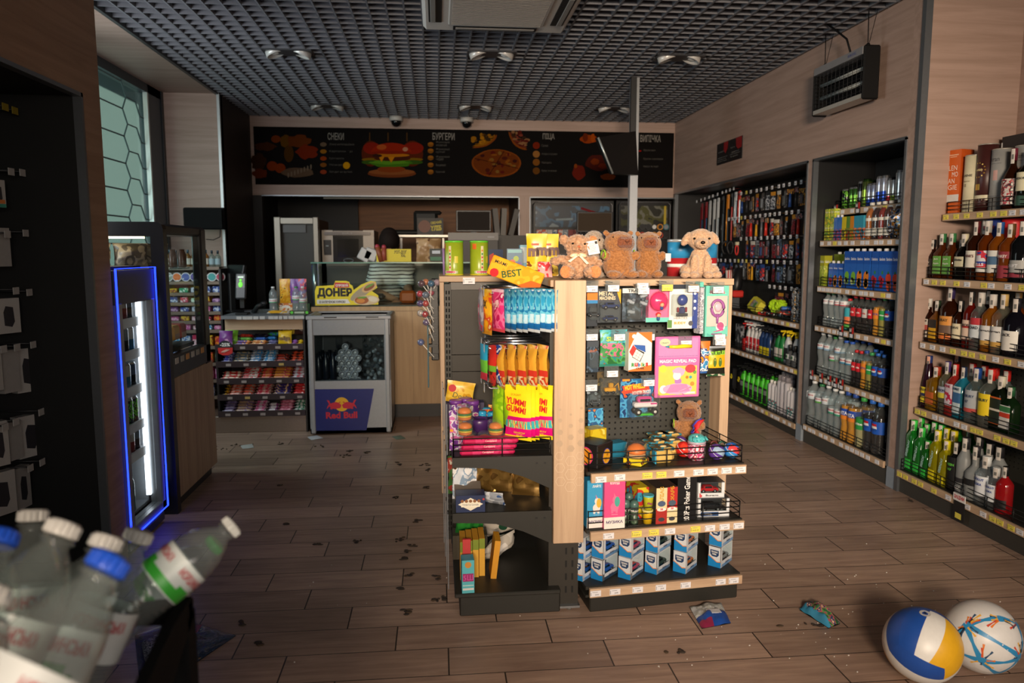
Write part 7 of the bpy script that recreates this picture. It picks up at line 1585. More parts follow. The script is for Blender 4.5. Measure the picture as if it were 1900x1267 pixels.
row([(S1r,1397,'white spray bottle with red trigger, leftmost of the white row'),(S1,1404,'white spray bottle with red label, second of the white row'),(S1,1411,'white spray bottle with red label, third of the white row'),(S1,1418,'white spray bottle with red label, nearest of the white row'),(S2,1423,'dark blue spray with yellow base, left of three'),(S2,1430,'dark blue spray with yellow base, middle of three'),(S2,1436,'dark blue spray with yellow base, right of three'),(S3,1446,'black spray bottle beside the green spray'),(S4,1453,'dark green spray bottle, left of two'),(S4,1461,'dark green spray bottle, right of two'),(S5,1471,'grey spray bottle with big yellow trigger, left of two'),(S5,1487,'grey spray bottle with big yellow trigger by the near oak stile'),(S6,1475,'small grey bottle with black cap in front of the yellow triggers',.03),(S6,1485,'small grey bottle with black cap beside the oak stile',.03)],z,xf,None,.07)
for i,u in enumerate((1400,1408,1416,1427,1434)):row([(S1 if i<3 else S2,u,'spray bottle in the back row of the middle car shelf, %s from the far end'%nth(i),.17)],z,xf)
m=MB();carton(m,.12,.03,.2,printed(['3a3c40','8a8d92','24262a'],14,.4,3));put('picture_box',m,'grey picture box on the far part of the middle car shelf','box',(xf+.1,atx(1372,640,xf+.1).y,z),RW);m=MB();carton(m,.04,.04,.17,mat('1f5a3a',.4));put('green_can',m,'dark green canister left of the white spray row','canister',(xf+.09,atx(1390,640,xf+.09).y,z),RW);m=MB();carton(m,.03,.03,.1,mat('b8282a',.4));put('red_can',m,'small red canister beside the dark green one','canister',(xf+.06,atx(1382,640,xf+.06).y,z),RW)
z,xf=CR[2]
N1=spray('neon_spray',.27,.04,'4ac82a',[(.04,.5,'2a2c2c'),(.3,.44,'d8e0d8')],'17181a','GRASS','2a2c2a')
for i,u in enumerate((1390,1399,1408,1417,1426,1435)):row([(N1,u,'neon green spray bottle, %s from the far end of the lowest car shelf'%nth(i),.08)],z,xf,'neon green sprays')
for i,u in enumerate((1404,1414,1424,1434,1444,1452)):row([(N1,u,'neon green spray bottle in the back row, %s from the far end'%nth(i),.2)],z,xf,'neon green sprays in the back row')
AER=Kind('aerosol_can','aerosol can');m=MB();m.lathe([(.026,0),(.028,.004),(.028,.19),(.02,.2),(.012,.205)],mat('d0ccd0',.3),None,16);wraplab(m,.028,.02,.08,printed(['d0ccd0','3a8a8a','a83a4a'],50,.4,2),1.2);AER.add('can',m);m=MB();m.lathe([(.013,.203),(.013,.225),(.008,.228)],WHITE,None,10);AER.add('nozzle',m)
AE2=Kind('aerosol_can','aerosol can');m=MB();m.lathe([(.026,0),(.028,.004),(.028,.24),(.02,.25)],mat('b8b4ba',.3),None,16);AE2.add('can',m);m=MB();m.lathe([(.021,.248),(.021,.285),(.018,.29)],glass('e0dce0',.8),None,12);AE2.add('clear_cap',m)
for i,(K,u)in enumerate(((AER,1443),(AER,1449),(AER,1456),(AE2,1460),(AE2,1466),(AE2,1474),(AER,1480),(AER,1486))):row([(K,u,'pale aerosol can, %s from the green sprays on the lowest car shelf'%nth(i),.06)],z,xf,'pale aerosol cans')
for i,u in enumerate((1466,1474,1482)):row([(AE2,u,'pale aerosol can in the back row, %s from the green sprays'%nth(i),.16)],z,xf)
m=MB();m.box((0,0,.1),(.08,.06,.2),mat('17181a',.4),None,.01);m.tube([(.015*cos(t*pi/6),-.032,.12+.02*sin(t*pi/6))for t in range(12)],.004,mat('d8c81e'),5,None,True)
for i,u in enumerate((1363,1377)):put('oil_canister',m,'black canister with yellow ring at the far end of the lowest shelf, %s'%('left','right')[i],'canister',(xf+.09,atx(u,700,xf+.09).y,z),RW)

# ================================================================== BACK: CHECKOUT, CANDY RACK, COOLER, BAKERY COUNTER, KITCHEN
def bx_thing(name,label,cat,pieces,loc=(0,0,0)):
 """thing from (part name, mesh builder[, part label]) in world coordinates"""
 t=thing(name,label,cat,loc)
 for nm,m,*l in pieces:
  o=obj(nm,m,t,l[0]if l else None);o.location=-Vector(loc)
 return t
BRZ=mat('a89a8e',.3,.85);DK=mat('1d1a1a',.5)
# candy rack under the checkout
cr=thing('candy_rack','checkout counter with a five-tier rack of chocolate bars in its front','candy rack',(-1.3,5.8,0));CO=Vector((-1.3,5.8,0))
def cp(nm,m,par=None):
 o=obj(nm,m,par or cr)
 if not par:o.location=-CO
 return o
m=MB();m.bx(-1.64,-.98,5.62,6.2,0,.125,BRZ,.004);cp('steel_plinth',m)
m=MB();m.bx(-1.60,-.975,5.98,6.2,.125,.83,mat('241d1c',.6));m.bx(-1.615,-1.6,5.62,6.2,.12,.62,DK);m.bx(-.982,-.97,5.6,6.2,0,.84,DK);cp('carcass',m)
m=MB();m.bx(-1.56,-.975,5.60,6.25,.845,.868,mat('74777c',.35));cp('worktop',m)
m=MB();m.bx(-1.55,-.98,5.66,5.68,.76,.845,OAK_X);
cp('oak_front',m)
for u in(444,455,464,475,487,503,513,521,529,540,551,560):
 m=MB();p=aty(u,594,5.6);m.box((p.x,5.598,.853),(.036,.003,.022),mat('b9b6b4',.5));cp('price_tag',m)
CZ=[.64,.515,.39,.27,.146]
for k,z in enumerate(CZ):
 m=MB();m.bx(-1.61,-.985,5.6,6.0,z-.006,z,DK);m.bx(-1.61,-.985,5.598,5.606,z-.022,z+.022,mat('3a3032',.3));sh=cp('tier',m)
 for i in range(5):m=MB();x=-1.54+i*.125+.02*(k%2);m.box((x,5.596,z-.004),(.036,.003,.018),mat(('9a8f8c','b59a5a')[(i*k)%7==3],.5));cp('price_tag',m,sh)
def barK(cols,w=.11,d=.035,h=.026,seed=0):
 K=Kind('chocolate_bar','chocolate bar');m=MB();m.box((0,0,h/2),(w,d,h),printed(cols,46,.28,seed),None,.007)
 for s in(-1,1):m.box((s*(w/2+.004),0,h/2),(.012,d*.9,.002),printed(cols,46,.28,seed))
 K.add('wrap',m);return K
CB={1:[(437,464,['d88a3a','5a3a8a','e8b46a'],2,'orange and violet'),(466,494,['c87a3a','e8c48a','6a4a9a'],2,'orange and cream'),(497,514,['7a7aa8','3a3a6a','c8c8d8'],2,'grey violet'),(421,443,['6a2a5a','8a4a7a'],1,'dark plum',.16,.05),(446,470,['c82a2a','e8503a','3a1a1a'],1,'red',.15,.05),(446,469,['5aa83a','8ac84a'],1,'green',.1,.03),(472,498,['1f1a2a','4a4a5a'],1,'black',.15,.05),(474,496,['1f5ab8','3a8ad8'],1,'blue',.1,.03),(500,522,['3ab04a','4a8ad8','8ad86a'],1,'green and blue',.15,.06),(497,514,['2a7ac8','4a9ae0'],1,'sky blue',.1,.035),(541,552,['8a5ab0','d86a8a','3a6ab0'],2,'violet and pink'),(552,562,['e0c02a','d8a01e'],2,'yellow')],
  2:[(412,429,['5a5ab8','b8b8dc','3a3a8a'],4,'blue violet'),(431,459,['6a7a8a','c8b48a','3a7ab0'],4,'blue and silver'),(461,484,['c8c8cc','3a8ac8','c8a87a'],5,'white and blue'),(486,509,['d0d4d8','3a90c8','a8b4c0'],5,'white and sky blue'),(511,533,['a83a2a','2a1a1a','d8603a'],3,'dark red'),(538,562,['c84a2a','241616','d8704a'],4,'black and orange')],
  3:[(409,444,['c82a28','d8b89a','e8e0d8'],3,'red and cream'),(446,479,['c83030','d8d0c8','a87a5a'],5,'red and white'),(481,502,['c8853a','c83a3a','e0b06a'],4,'gold and red'),(504,537,['d08a34','b83a54','e8c070'],5,'gold and pink'),(540,564,['c0c4cc','c8404a','9aa0aa'],5,'silver and red')],
  4:[(412,419,['d8a01e','8a5a1e'],4,'yellow'),(421,444,['d8502a','e8a08a','c8c0b8'],5,'orange and white'),(446,467,['d84a2a','9a8a80','e87a3a'],5,'orange and grey'),(471,500,['c83048','d8b0a0','8a6a5a'],5,'crimson and beige'),(504,537,['3a2a6a','d8b48a','5a3a7a'],4,'purple and beige'),(541,564,['c82a2e','d84a4a','e8d0d0'],4,'bright red')],
  5:[(409,430,['6a5a8a','8a7aa0','c8b4b8'],4,'lilac'),(432,463,['b8967a','7a5a8a','d8c0a8'],4,'beige and lilac'),(466,489,['c85a8a','e0d0d8','b03a5a'],4,'pink and white'),(493,511,['d8d0d4','8a3a7a','c83a4a'],3,'white and purple'),(513,539,['c86a84','e0a0b0'],4,'rose'),(542,564,['c8d0cc','2a7a5a','e0e4e0'],4,'white and green')]}
TN=[None,'top','second','third','fourth','lowest']
for k,gs in CB.items():
 z=CZ[k-1]
 for gi,(u0,u1,cols,n,nm,*q)in enumerate(gs):
  y=5.64+(q[0]if q else 0);x0,x1=aty(u0,650,y).x,aty(u1,650,y).x;K=barK(cols,(x1-x0)-.012,.04,.023,gi+k)
  for j in range(n):
   place(K,((x0+x1)/2+.004*(j%2),y+.028*j,z+(q[1]if q else 0)+.0165*j+.001),('%s chocolate bar, %s in its pile, %s candy tier'%(nm,nth(j),TN[k]))if n>1 else '%s chocolate bar lying single on the %s candy tier'%(nm,TN[k]),(.05 if j%2 else-.04),'chocolate bars of one pile' if n>1 else None,1,R(.05 if j%2 else-.04)@R(-.5,'X'))
for(u,v,c,c2,lab,dy,tx)in((528,621,'e0b81e','6a4a1e','yellow sweets bag leaning at the front of the top candy tier',.0,'m&m'),(536,606,'e8c422','6a4a1e','yellow sweets bag standing behind the front one',.14,'m&m'),(555,607,'4a2a22','d8c8b8','brown sweets bag at the right end of the top tier',.14,'m&m'),(418,625,'7a3a8a','d8a0c8','purple sweets bag at the left end of the top tier',.03,''),(428,620,'8ac83a','3a7a2a','green sweets bag behind the purple one',.07,'')):
 p=aty(u,v,5.66+dy);m=MB();pouch(m,.1,.11,.03,bands([(.75,printed([c,c,c2],18,.3,3)),(1,mat(c,.3))]),None,u)
 if tx:m.text(tx,face_front((0,-.02,.05)),mat(c2),h=.03,bold=.05)
 put('sweets_bag',m,lab,'candy bag',(p.x,5.66+dy,CZ[0]+(.004 if dy<.1 else .07)),.1,None,R(-.25,'X'))
m=MB();p=aty(418,645,5.585);m.disc((0,0,0),.052,mat('1f2024'),face_front((0,0,0)),24);m.poly([(-.052,.0),(.052,.0),(.05,-.04),(.02,-.055),(-.02,-.055),(-.05,-.04)],mat('c82e2a'),face_front((0,-.001,0)));m.text('-25%',face_front((0,-.0016,0)),WHITE,h=.026,w=.07,c=(0,.022),bold=.04)
for i in range(3):m.tube([(-.03+.01*i,-.003,-.034),(.01+.01*i,-.003,-.014)],.004,mat('e0b0a0'),5)
m.v+=[v+Vector((0,.004,0))for v in[]];put('discount_sign',m,'round red and black discount sign at the left of the candy rack','sign',(p.x,5.585,p.z))
# gum rack at the left of the checkout
gk=thing('gum_rack','tall narrow rack of gum and small bottles left of the checkout','gum rack',(-1.85,6.05,0));GO_=Vector((-1.85,6.05,0))
m=MB();m.bx(-2.12,-1.63,6.12,6.3,0,1.2,mat('5a4032',.6));m.bx(-1.645,-1.63,5.9,6.3,0,1.2,DK);m.bx(-2.12,-1.63,5.9,6.3,0,.1,mat('6a5548',.5));o=obj('carcass',m,gk);o.location=-GO_
GZ=[1.215,1.105,1.02,.945,.875,.805,.735,.61,.48,.35,.22]
for z in GZ:m=MB();m.bx(-2.12,-1.645,5.93,6.12,z-.008,z,mat('54483f',.5));m.bx(-2.12,-1.645,5.922,5.93,z-.022,z+.002,mat('7a685a',.5));o=obj('tier',m,gk);o.location=-GO_
rr=random.Random(4)
K=spirit('mini_bottle',.13,.021,glass('b8884a',.7,.02),'2a4a5a',[(.15,.5,'c8c4b8')],None,stamp=None);K2=spirit('mini_bottle',.125,.022,glass('c8d4d0',.9,.02),'24303a',[(.15,.5,'8aa0a8')],None,stamp=None)
for i in range(10):place(K2 if i in(0,2,8,9)else K,(-2.06+i*.044,5.97,GZ[0]),'small spirits bottle, %s from the left on the gum rack top'%nth(i),0,'miniature bottles')
for i,c in enumerate(('8a9a8a','e0702a','4a5aa8','5a4a9a','8a3a8a','3a9a9a','b02a4a')):
 m=MB();Q=R(pi/2,'X');m.lathe([(.034,0),(.034,.02)],mat('d8d4d8',.4),Q,20);m.lathe([(.028,.0205),(.028,.021)],printed([c,c,'d8d8dc'],30,.4,i),Q,18);put('gum_tin',m,'round gum tin with %s lid on the second tier of the gum rack'%('sage','orange','blue','violet','purple','teal','crimson')[i],'gum tin',(-2.03+i*.064,5.97,GZ[1]+.034))
GC=[['3a6ab0','c8d0dc'],['c85a9a','e8b0d0'],['3a90c0','d8e4ea'],['c8342e','e8902a'],['2a4a9a','c8d4e8'],['c8305a','f0d0d8'],['2a9a6a','d0e8d8'],['d8b02a','8a3a2a'],['6a3a7a','c8a0c8']]
for k,z in enumerate(GZ[2:]):
 for i in range(6):
  c=rr.choice(GC);w=rr.uniform(.055,.075);h=rr.uniform(.03,.05)if k<5 else rr.uniform(.07,.1);m=MB();m.box((0,0,h/2),(w,.09,h),printed(c+[c[0]],40,.4,i),None,.005)
  put('gum_box',m,'small gum box, %s from the left on the %s tier of the gum rack'%(nth(i),nth(k+2)),'gum box',(-2.08+i*.08,5.985+.01*(i%2),z))
# things on the checkout
def at_(u,v,y):p=aty(u,v,y);return p.x,y
m=MB();m.box((0,.0,.13),(.03,.03,.16),BLACK);m.box((0,0,.008),(.09,.09,.016),BLACK,None,.005);b=MB();X=T(0,-.02,.21)@R(-.25,'X');b.box((0,0,0),(.075,.03,.19),mat('3a3b3e',.35),X,.008);s=MB();s.box((0,-.0155,.03),(.06,.002,.09),mat('0e100e',.2),X);g=MB();g.ell((0,-.017,.01),(.016,.002,.022),mat('6ad83a',.4,emit=.7),X);g.ell((0,-.017,.042),(.01,.002,.01),mat('6ad83a',.4,emit=.7),X);g.box((0,-.017,.065),(.04,.001,.012),mat('c8d8c8',.4,emit=.5),X)
x,y=at_(451,588,5.72);bx_thing('card_terminal','black payment terminal with a lit green picture on its screen','payment terminal',[],(x,y,.868));t_=bpy.data.objects['card_terminal']
for nm,q in(('stand',m),('housing',b),('screen',s),('lit_picture',g)):obj(nm,q,t_)
m=MB();m.box((0,0,.15),(.03,.05,.3),BLACK,None,.006);m.box((0,0,.008),(.14,.12,.016),BLACK,None,.006);b=MB();b.box((0,-.03,.3),(.2,.03,.13),mat('17181a',.3),R(-.25,'X'),.006);x,y=at_(432,588,5.98);t_=thing('pos_display','black cash register screen seen edge-on behind the terminal','screen',(x,y,.868),-.7);obj('stand',m,t_);obj('screen',b,t_)
m=MB();m.tube([(-.03,0,.0),(0,0,.05),(.04,-.01,.07)],[.02,.016,.018],mat('24262a',.4),8);m.ell((.05,-.01,.075),(.026,.02,.016),mat('24262a',.4));x,y=at_(478,586,5.85);put('barcode_scanner',m,'black handheld barcode scanner resting on the checkout','scanner',(x,y,.868))
WB=water('water_bottle',.2,.03,'dfe2e4','4a9a6a',(.4,.55),True,False);WBg=water('water_bottle',.2,.031,'3a8a4a','4a9a5a',(.5,.66),True,False)
for(K,u,lab)in((WB,508,'water bottle with white cap at the left end of the checkout tray'),(WBg,551,'water bottle with green cap in front of the candy pouches'),(WB,563,'water bottle with white cap beside the showcase post')):x,y=at_(u,580,5.80);place(K,(x,y,.87),lab)
m=MB();m.bx(-.2,.12,-.1,.1,0,.004,CLEAR);m.bx(-.2,.12,.098,.1,0,.12,CLEAR);m.bx(-.2,.12,-.1,-.098,0,.03,glass('c8d0d0',.9));x,y=at_(530,580,5.96);put('clear_tray',m,'clear plastic tray on the checkout','tray',(x,y,.868))
m=MB();carton(m,.1,.03,.075,mat('b8642a',.4),printed(['c8702e','d8c8a8','8a4a24','c8702e'],24,.4,3));m.text('Toffife',FY(.03),WHITE,h=.022,w=.08,c=(-.005,.05),bold=.05,z=.001);x,y=at_(531,580,5.84);put('toffee_box',m,'orange brown toffee box between the water bottles','candy box',(x,y,.868))
for i,(u,cols,lab)in enumerate(((530,['e09a1e','f0b83a','3a2a1a'],'orange candy pouch standing behind the toffee box'),(548,['7a4a9a','9a6ab8','d8404a'],'violet candy pouch beside the orange one'),(560,['8a5aa8','d84a5a','4a3a6a'],'violet and red candy pouch nearest the showcase'))):m=MB();pouch(m,.085,.19,.03,printed(cols,30,.3,i),None,i);x,y=at_(u,570,6.02);put('candy_pouch',m,lab,'candy bag',(x,y,.93))
m=MB();m.box((0,0,.03),(.26,.07,.06),mat('2a4a2a',.5));x,y=at_(545,580,6.02);put('display_box',m,'dark green display box under the candy pouches','box',(x,y,.869))
m=MB();pouch(m,.16,.07,.02,printed(['d8a02a','c8c4c0','e0b03a'],16,.4,2),None,6,.4);x,y=at_(515,583,5.66);put('crumpled_wrapper',m,'crumpled yellow and grey wrapper lying on the checkout edge','wrapper',(x,y,.88),.1,None,R(-1.4,'X'))
m=MB();m.box((0,0,.015),(.14,.02,.028),mat('24301f',.5));[m.disc((s*.055,.015,.001),.011,mat('5ac83a'),FY(.02),14)for s in(-1,1)];m.rect(-.035,.035,.008,.022,.001,mat('a8b8a0'),FY(.02));x,y=at_(556,585,5.7);put('green_strip',m,'small dark tray front with two green discs','display tray',(x,y,.868))
# bakery counter and glass showcase
m=MB();CW=wood('c0a078','ab8b66','z',.5);m.bx(-.985,.95,6.0,6.55,.115,.9,CW);m.bx(-.2,-.198,5.999,6.0,.115,.86,mat('7a6248'));m.bx(-.985,.95,5.998,6.0,.862,.866,mat('8a7050'));k_=MB();k_.bx(-.97,.95,6.05,6.55,0,.115,mat('3a3a3c',.5))
bx_thing('bakery_counter','oak fronted bakery counter behind the drinks cooler','counter',[('oak_front',m),('plinth',k_)],(0,6.2,0))
GLS=glass('f4faf8',1,.02,1.3);gp=MB();gp.bx(-.975,.95,6.02,6.026,.9,1.24,GLS);tp=MB();tp.bx(-.98,.95,6.015,6.5,1.24,1.248,GLS);tp.bx(-.98,.95,6.012,6.016,1.239,1.249,mat('5a8a7a',.2));sp_=MB();sp_.bx(-.975,-.969,6.02,6.5,.9,1.24,GLS);po=MB();po.lathe([(.02,.9),(.02,1.25)],mat('9aa4a8',.2,.8),T(-.955,6.045,0),12);ml=MB();ml.bx(-.93,.93,6.12,6.45,1.07,1.076,glass('c8d4d0',.95));bs=MB();bs.bx(-.96,.94,6.03,6.5,.9,.91,mat('2a2624',.4))
bx_thing('glass_showcase','glass food showcase on the bakery counter','showcase',[('front_glass',gp),('top_glass',tp),('side_glass',sp_),('corner_post',po),('glass_shelf',ml),('deck',bs)],(0,6.2,.9))
def pz(u,v):p=aty(u,v,6.01);return(p.x,p.z)
m=MB();B=face_front((0,6.016,0));YE=mat('e8d41e',.45)
m.poly([pz(*q)for q in((585,567),(702,565),(702,548),(690,540),(700,534),(697,523),(688,521),(670,528),(656,538),(654,530),(649,527),(648,523),(641,521),(622,521),(619,529),(587,531),(584,540))],YE,B,.003);B2=face_front((0,6.0125,0))
m.text('ДОНЕР',B2,INK,h=pz(0,533)[1]-pz(0,553)[1],w=pz(655,0)[0]-pz(587,0)[0],c=pz(621,543.5),bold=.06);m.poly([pz(*q)for q in((620,534),(648,533),(647,525),(621,524))][::-1],mat('c8282e'),B2@T(0,0,.001));m.text('СПРОБУЙ',B2,WHITE,h=.024,w=pz(646,0)[0]-pz(622,0)[0],c=pz(634,529),bold=.04,z=.002)
m.poly([pz(*q)for q in((588,564),(650,563),(645,555),(588,556))],mat('e8e6e0'),B2@T(0,0,.0006));m.text('ІЗ ЗАПЕЧЕНОЮ КУРКОЮ',B2,INK,h=.018,w=pz(642,0)[0]-pz(591,0)[0],c=pz(616.5,560),z=.0014,bold=.03)
def el(cu,cv,ru,rv,c,z,a=0):
 pts=[]
 for i in range(20):
  t=2*pi*i/20;x,y=ru*cos(t),rv*sin(t);pts.append(pz(cu+x*cos(a)-y*sin(a),cv+x*sin(a)+y*cos(a)))
 m.poly(pts[::-1],mat(c,.5),B2@T(0,0,z))
for q in((672,542,26,8,'a89a80',.001,-.6),(685,533,15,8,'d8b07a',.0014,-.5),(685,533,11,5,'8a4a2a',.0018,-.5),(686,530,9,2,'6a9a3a',.002,-.5),(680,557,24,9,'d8c09a',.0016,-.05),(671,557,13,7,'a85a2a',.002,0),(669,558,8,4,'d88a3a',.0024,0),(672,552,9,2,'6a9a3a',.0026,-.1),(692,555,9,5,'e8dcc4',.0022,.2)):el(*q)
tag(obj('doner_sign',m),'yellow cut-out doner sign standing against the showcase glass','sign')
# goods on and in the showcase
m=MB();a,b=aty(698,452,6.25),aty(763,480,6.25);w,h=b.x-a.x,a.z-b.z;m.box((0,0,h*.42),(w,.006,h*.84),mat('d8c41e',.5));F=face_front((0,-.0035,0));m.text('ХОТ-ДОГ',F,INK,h=.032,w=w*.36,c=(w*.19,h*.62),bold=.03);m.text('XXL',F,INK,h=.022,w=w*.14,c=(w*.27,h*.4),bold=.03);m.tube([(-w*.35,-.006,0),(-w*.47,-.006,h*1.0)],.022,mat('8a4a2a',.5),7);m.tube([(-w*.27,-.008,.01),(-w*.28,-.008,h*.95)],.02,mat('9a4a3a',.5),7);m.ell((-w*.47,-.008,h),.02,mat('a83a4a',.4));m.ell((-w*.28,-.008,h*.97),.02,mat('a83a4a',.4));put('hotdog_sign',m,'yellow hot dog sign standing on the showcase glass','sign',((a.x+b.x)/2,6.25,1.249))
for i,u in enumerate((672,685)):m=MB();m.box((0,0,.05),(.1,.06,.1),mat('b8b8b8',.4),R(.5-.15*i,'Y'),.008);x,y=at_(u,482,6.3);put('foam_tray',m,'white foam tray leaning left of the hot dog sign, %s'%('outer','inner')[i],'tray',(x,y,1.26))
for i,u in enumerate((786,806)):m=MB();pouch(m,.12,.19,.06,printed(['9a7a54','b89a74','6a4a30'],14,.35,i),None,i,.2);x,y=at_(u,480,6.25);put('bread_bag',m,'bag of bread on the showcase glass, %s of two'%('left','right')[i],'bread bag',(x,y,1.249),.2*i)
m=MB();m.box((0,0,.055),(.1,.01,.1),mat('1c2420',.5));m.rect(-.03,.035,.065,.09,.0006,mat('b8c0c8'),FY(.01));m.rect(-.045,.045,.01,.04,.0006,mat('2f6a4a'),FY(.01));x,y=at_(809,480,6.12);put('price_sign',m,'small dark price sign before the bread bags','sign',(x,y,1.249),-.1)
for i,(u,c,lab)in enumerate(((757,'b0541e','orange paper bag by the hands of the worker'),(700,'3a3a3c','dark tray with foil at the left of the worker'),(640,'6a4a2a','brown pastry low in the showcase'),(790,'7a4426','brown loaf at the right of the showcase'))):m=MB();m.box((0,0,.05),(.13,.12,.1 if i!=1 else .05),mat(c,.5),None,.02);x,y=at_(u,568,6.28);put(('paper_bag','foil_tray','pastry','loaf')[i],m,lab,'food',(x,y,.912))
# person behind the counter, bent over the worktop
py=6.78
pr=thing('person','person in a striped shirt bending over the worktop behind the showcase','person',(aty(720,540,py).x,py,0))
def pj(u,v,y,dz=0):p=aty(u,v,y);return(p.x-pr.location.x,y-py,p.z)
m=MB();SKN=mat('b98a6e',.6)
hip=Vector(pj(705,552,py+.05));sh_=Vector(pj(728,497,py-.08));hd=Vector(pj(723,457,py-.22))
def limb(a,b,r0,r1,k=9):
 a,b=Vector(a),Vector(b)
 for i in range(k+1):t=i/k;m.ell(a.lerp(b,t),r0+(r1-r0)*t,SKN,None,12,8)
for i in range(8):t=i/7;c=hip.lerp(sh_,t);m.ell(c,(.15+.035*t,.105,.1),SKN,None,16,10)
hl=Vector((hip.x,hip.y,.92));m.ell(hl,(.16,.11,.13),SKN)
for s in(-1,1):limb(hl+Vector((s*.085,0,-.04)),(hl.x+s*.1,hl.y,.48),.085,.058);limb((hl.x+s*.1,hl.y,.48),(hl.x+s*.1,hl.y+.02,.07),.056,.04);limb((hl.x+s*.1,hl.y,.04),(hl.x+s*.1,hl.y-.13,.035),.038,.034,4)
limb(sh_+Vector((0,-.04,.05)),hd,.055,.05,5);m.ell(hd+Vector((0,-.02,.03)),(.074,.092,.11),SKN,None,18,12);m.ell(hd+Vector((0,-.115,.02)),(.012,.02,.014),SKN)
for s in(-1,1):m.ell(hd+Vector((s*.075,-.01,.03)),(.012,.02,.028),SKN)
hands=[]
for(q0,q1,q2,q3)in((pj(748,502,py-.06),pj(757,533,py-.16),pj(760,550,py-.3),1),(pj(700,505,py-.1),pj(694,540,py-.2),pj(735,556,py-.34),-1)):
 limb(q0,q1,.056,.042);limb(q1,q2,.042,.028);m.ell(Vector(q2)+Vector((.0,-.035,-.01)),(.034,.045,.017),SKN)
 for f in range(4):limb(Vector(q2)+Vector((-.026+f*.017,-.07,-.012)),Vector(q2)+Vector((-.028+f*.019,-.125+.012*abs(f-1.5),-.045)),.0095,.008,5)
 limb(Vector(q2)+Vector((-.03*q3,-.03,-.01)),Vector(q2)+Vector((-.058*q3,-.075,-.03)),.011,.009,4)
body=fused(m,.009,6);
if not body.materials:body.materials.append(SKN)
obj('body',body,pr)
m=MB();STR=stripes('f2f0ec','26282e','z',.031,.7)
for i in range(9):t=i/8;c=hip.lerp(sh_,t)+Vector((0,0,.0));m.ell(c,(.168+.035*t,.122,.105),STR,None,18,10)
m.ell(sh_+Vector((0,-.02,.02)),(.2,.115,.08),STR)
for(q0,q1)in((pj(748,502,py-.06),pj(756,526,py-.14)),(pj(700,505,py-.1),pj(695,530,py-.18))):
 for i in range(7):m.ell(Vector(q0).lerp(Vector(q1),i/7),.07,STR,None,12,8)
sm=fused(m,.01,6)
if not sm.materials:sm.materials.append(STR)
obj('shirt',sm,pr)
m=MB();HR=mat('1c1310',.8,0,.2,.6,120)
m.ell(hd+Vector((0,-.03,.052)),(.088,.112,.1),HR,None,18,12);m.ell(hd+Vector((.02,.07,.02)),(.06,.05,.07),HR);m.ell(hd+Vector((.0,-.05,.085)),(.075,.07,.075),HR);m.ell(hd+Vector((-.04,-.04,.04)),(.05,.06,.07),HR);obj('hair',m,pr)
m=MB();TRS=mat('2b2e36',.7);m.ell(hl+Vector((0,0,-.01)),(.175,.125,.12),TRS)
for s in(-1,1):
 for i in range(14):t=i/13;m.ell((hl.x+s*(.088+.012*t),hl.y+.01*t,.86-.76*t),(.1-.04*t,.1-.04*t,.06),TRS,None,12,7)
tm=fused(m,.01,4);tm.materials.clear();tm.materials.append(TRS);obj('trousers',tm,pr)
m=MB()
for s in(-1,1):m.ell(hd+Vector((s*.028,-.105,.045)),(.011,.006,.006),mat('1a1412',.2))
m.box(hd+Vector((0,-.105,-.02)),(.04,.01,.008),mat('8a4a44',.5),None,.003);obj('face',m,pr)
# kitchen behind
ST=mat('7f7a72',.4,.7);m=MB();a=aty(507,402,7.05);b=aty(590,404,7.05);x0,x1=a.x,b.x
m.bx(x0,x0+.06,7.05,7.12,0,a.z,ST,.006);m.bx(x1-.05,x1,7.05,7.12,0,a.z,ST,.006);m.bx(x0+.06,x1-.05,7.06,7.11,a.z-.06,a.z-.01,ST);s=MB();s.bx(x0,x1,7.12,7.7,0,a.z-.02,mat('15130f',.5));d=MB();d.bx(x0+.07,x1-.12,7.1,7.12,a.z-.14,a.z-.07,mat('2a2a2c',.4));bx_thing('steel_cabinet','tall dark kitchen cabinet with a steel frame','kitchen cabinet',[('frame',m),('carcass',s),('control_box',d)],(x0,7.1,0))
a,b=aty(597,427,7.2),aty(695,487,7.2);m=MB();OV=mat('77716a',.4,.7);m.bx(a.x,b.x,7.2,7.75,b.z,a.z,mat('6a625c',.4,.5),.005);m.bx(a.x,a.x+.1,7.19,7.2,b.z,a.z,OV);m.bx(b.x-.1,b.x,7.19,7.2,b.z,a.z,OV);g=MB();g.bx(a.x+.1,b.x-.1,7.188,7.2,b.z+.0,a.z-.05,mat('14120f',.15));g.bx(a.x+.14,b.x-.14,7.186,7.19,b.z+.05,a.z-.08,mat('24221f',.1));n=MB();n.bx(a.x+.03,b.x-.03,7.15,7.18,a.z-.045,a.z-.018,mat('4a4644',.3,.6));n.text('BAKERLUX',face_front((0,7.149,0)),mat('8a8682'),h=.013,c=((a.x+b.x)/2,a.z-.03));cpn=MB();cpn.bx(a.x+.015,a.x+.085,7.184,7.19,b.z+.07,a.z-.09,mat('1a1a1b',.2));cpn.bx(a.x+.035,a.x+.06,7.182,7.185,a.z-.15,a.z-.14,mat('8a9aa0',.4));lg=MB();lg.tube([(((a.x+b.x)/2)+.045*cos(t*pi/8),7.183,b.z+.02+.016*sin(t*pi/8))for t in range(16)],.003,mat('8a9298',.4),4,None,True)
bx_thing('baking_oven','steel baking oven with a dark glass door','oven',[('housing',m),('door',g),('handle',n),('control_panel',cpn),('oval_badge',lg)],(a.x,7.4,b.z));m=MB();m.bx(-1.02,.86,7.15,7.8,0,b.z,mat('25221f',.4));m.bx(-1.02,.86,7.13,7.8,b.z-.03,b.z-.002,mat('4a4744',.3,.5));tag(obj('kitchen_worktop',m),'dark kitchen worktop carrying the oven','worktop')
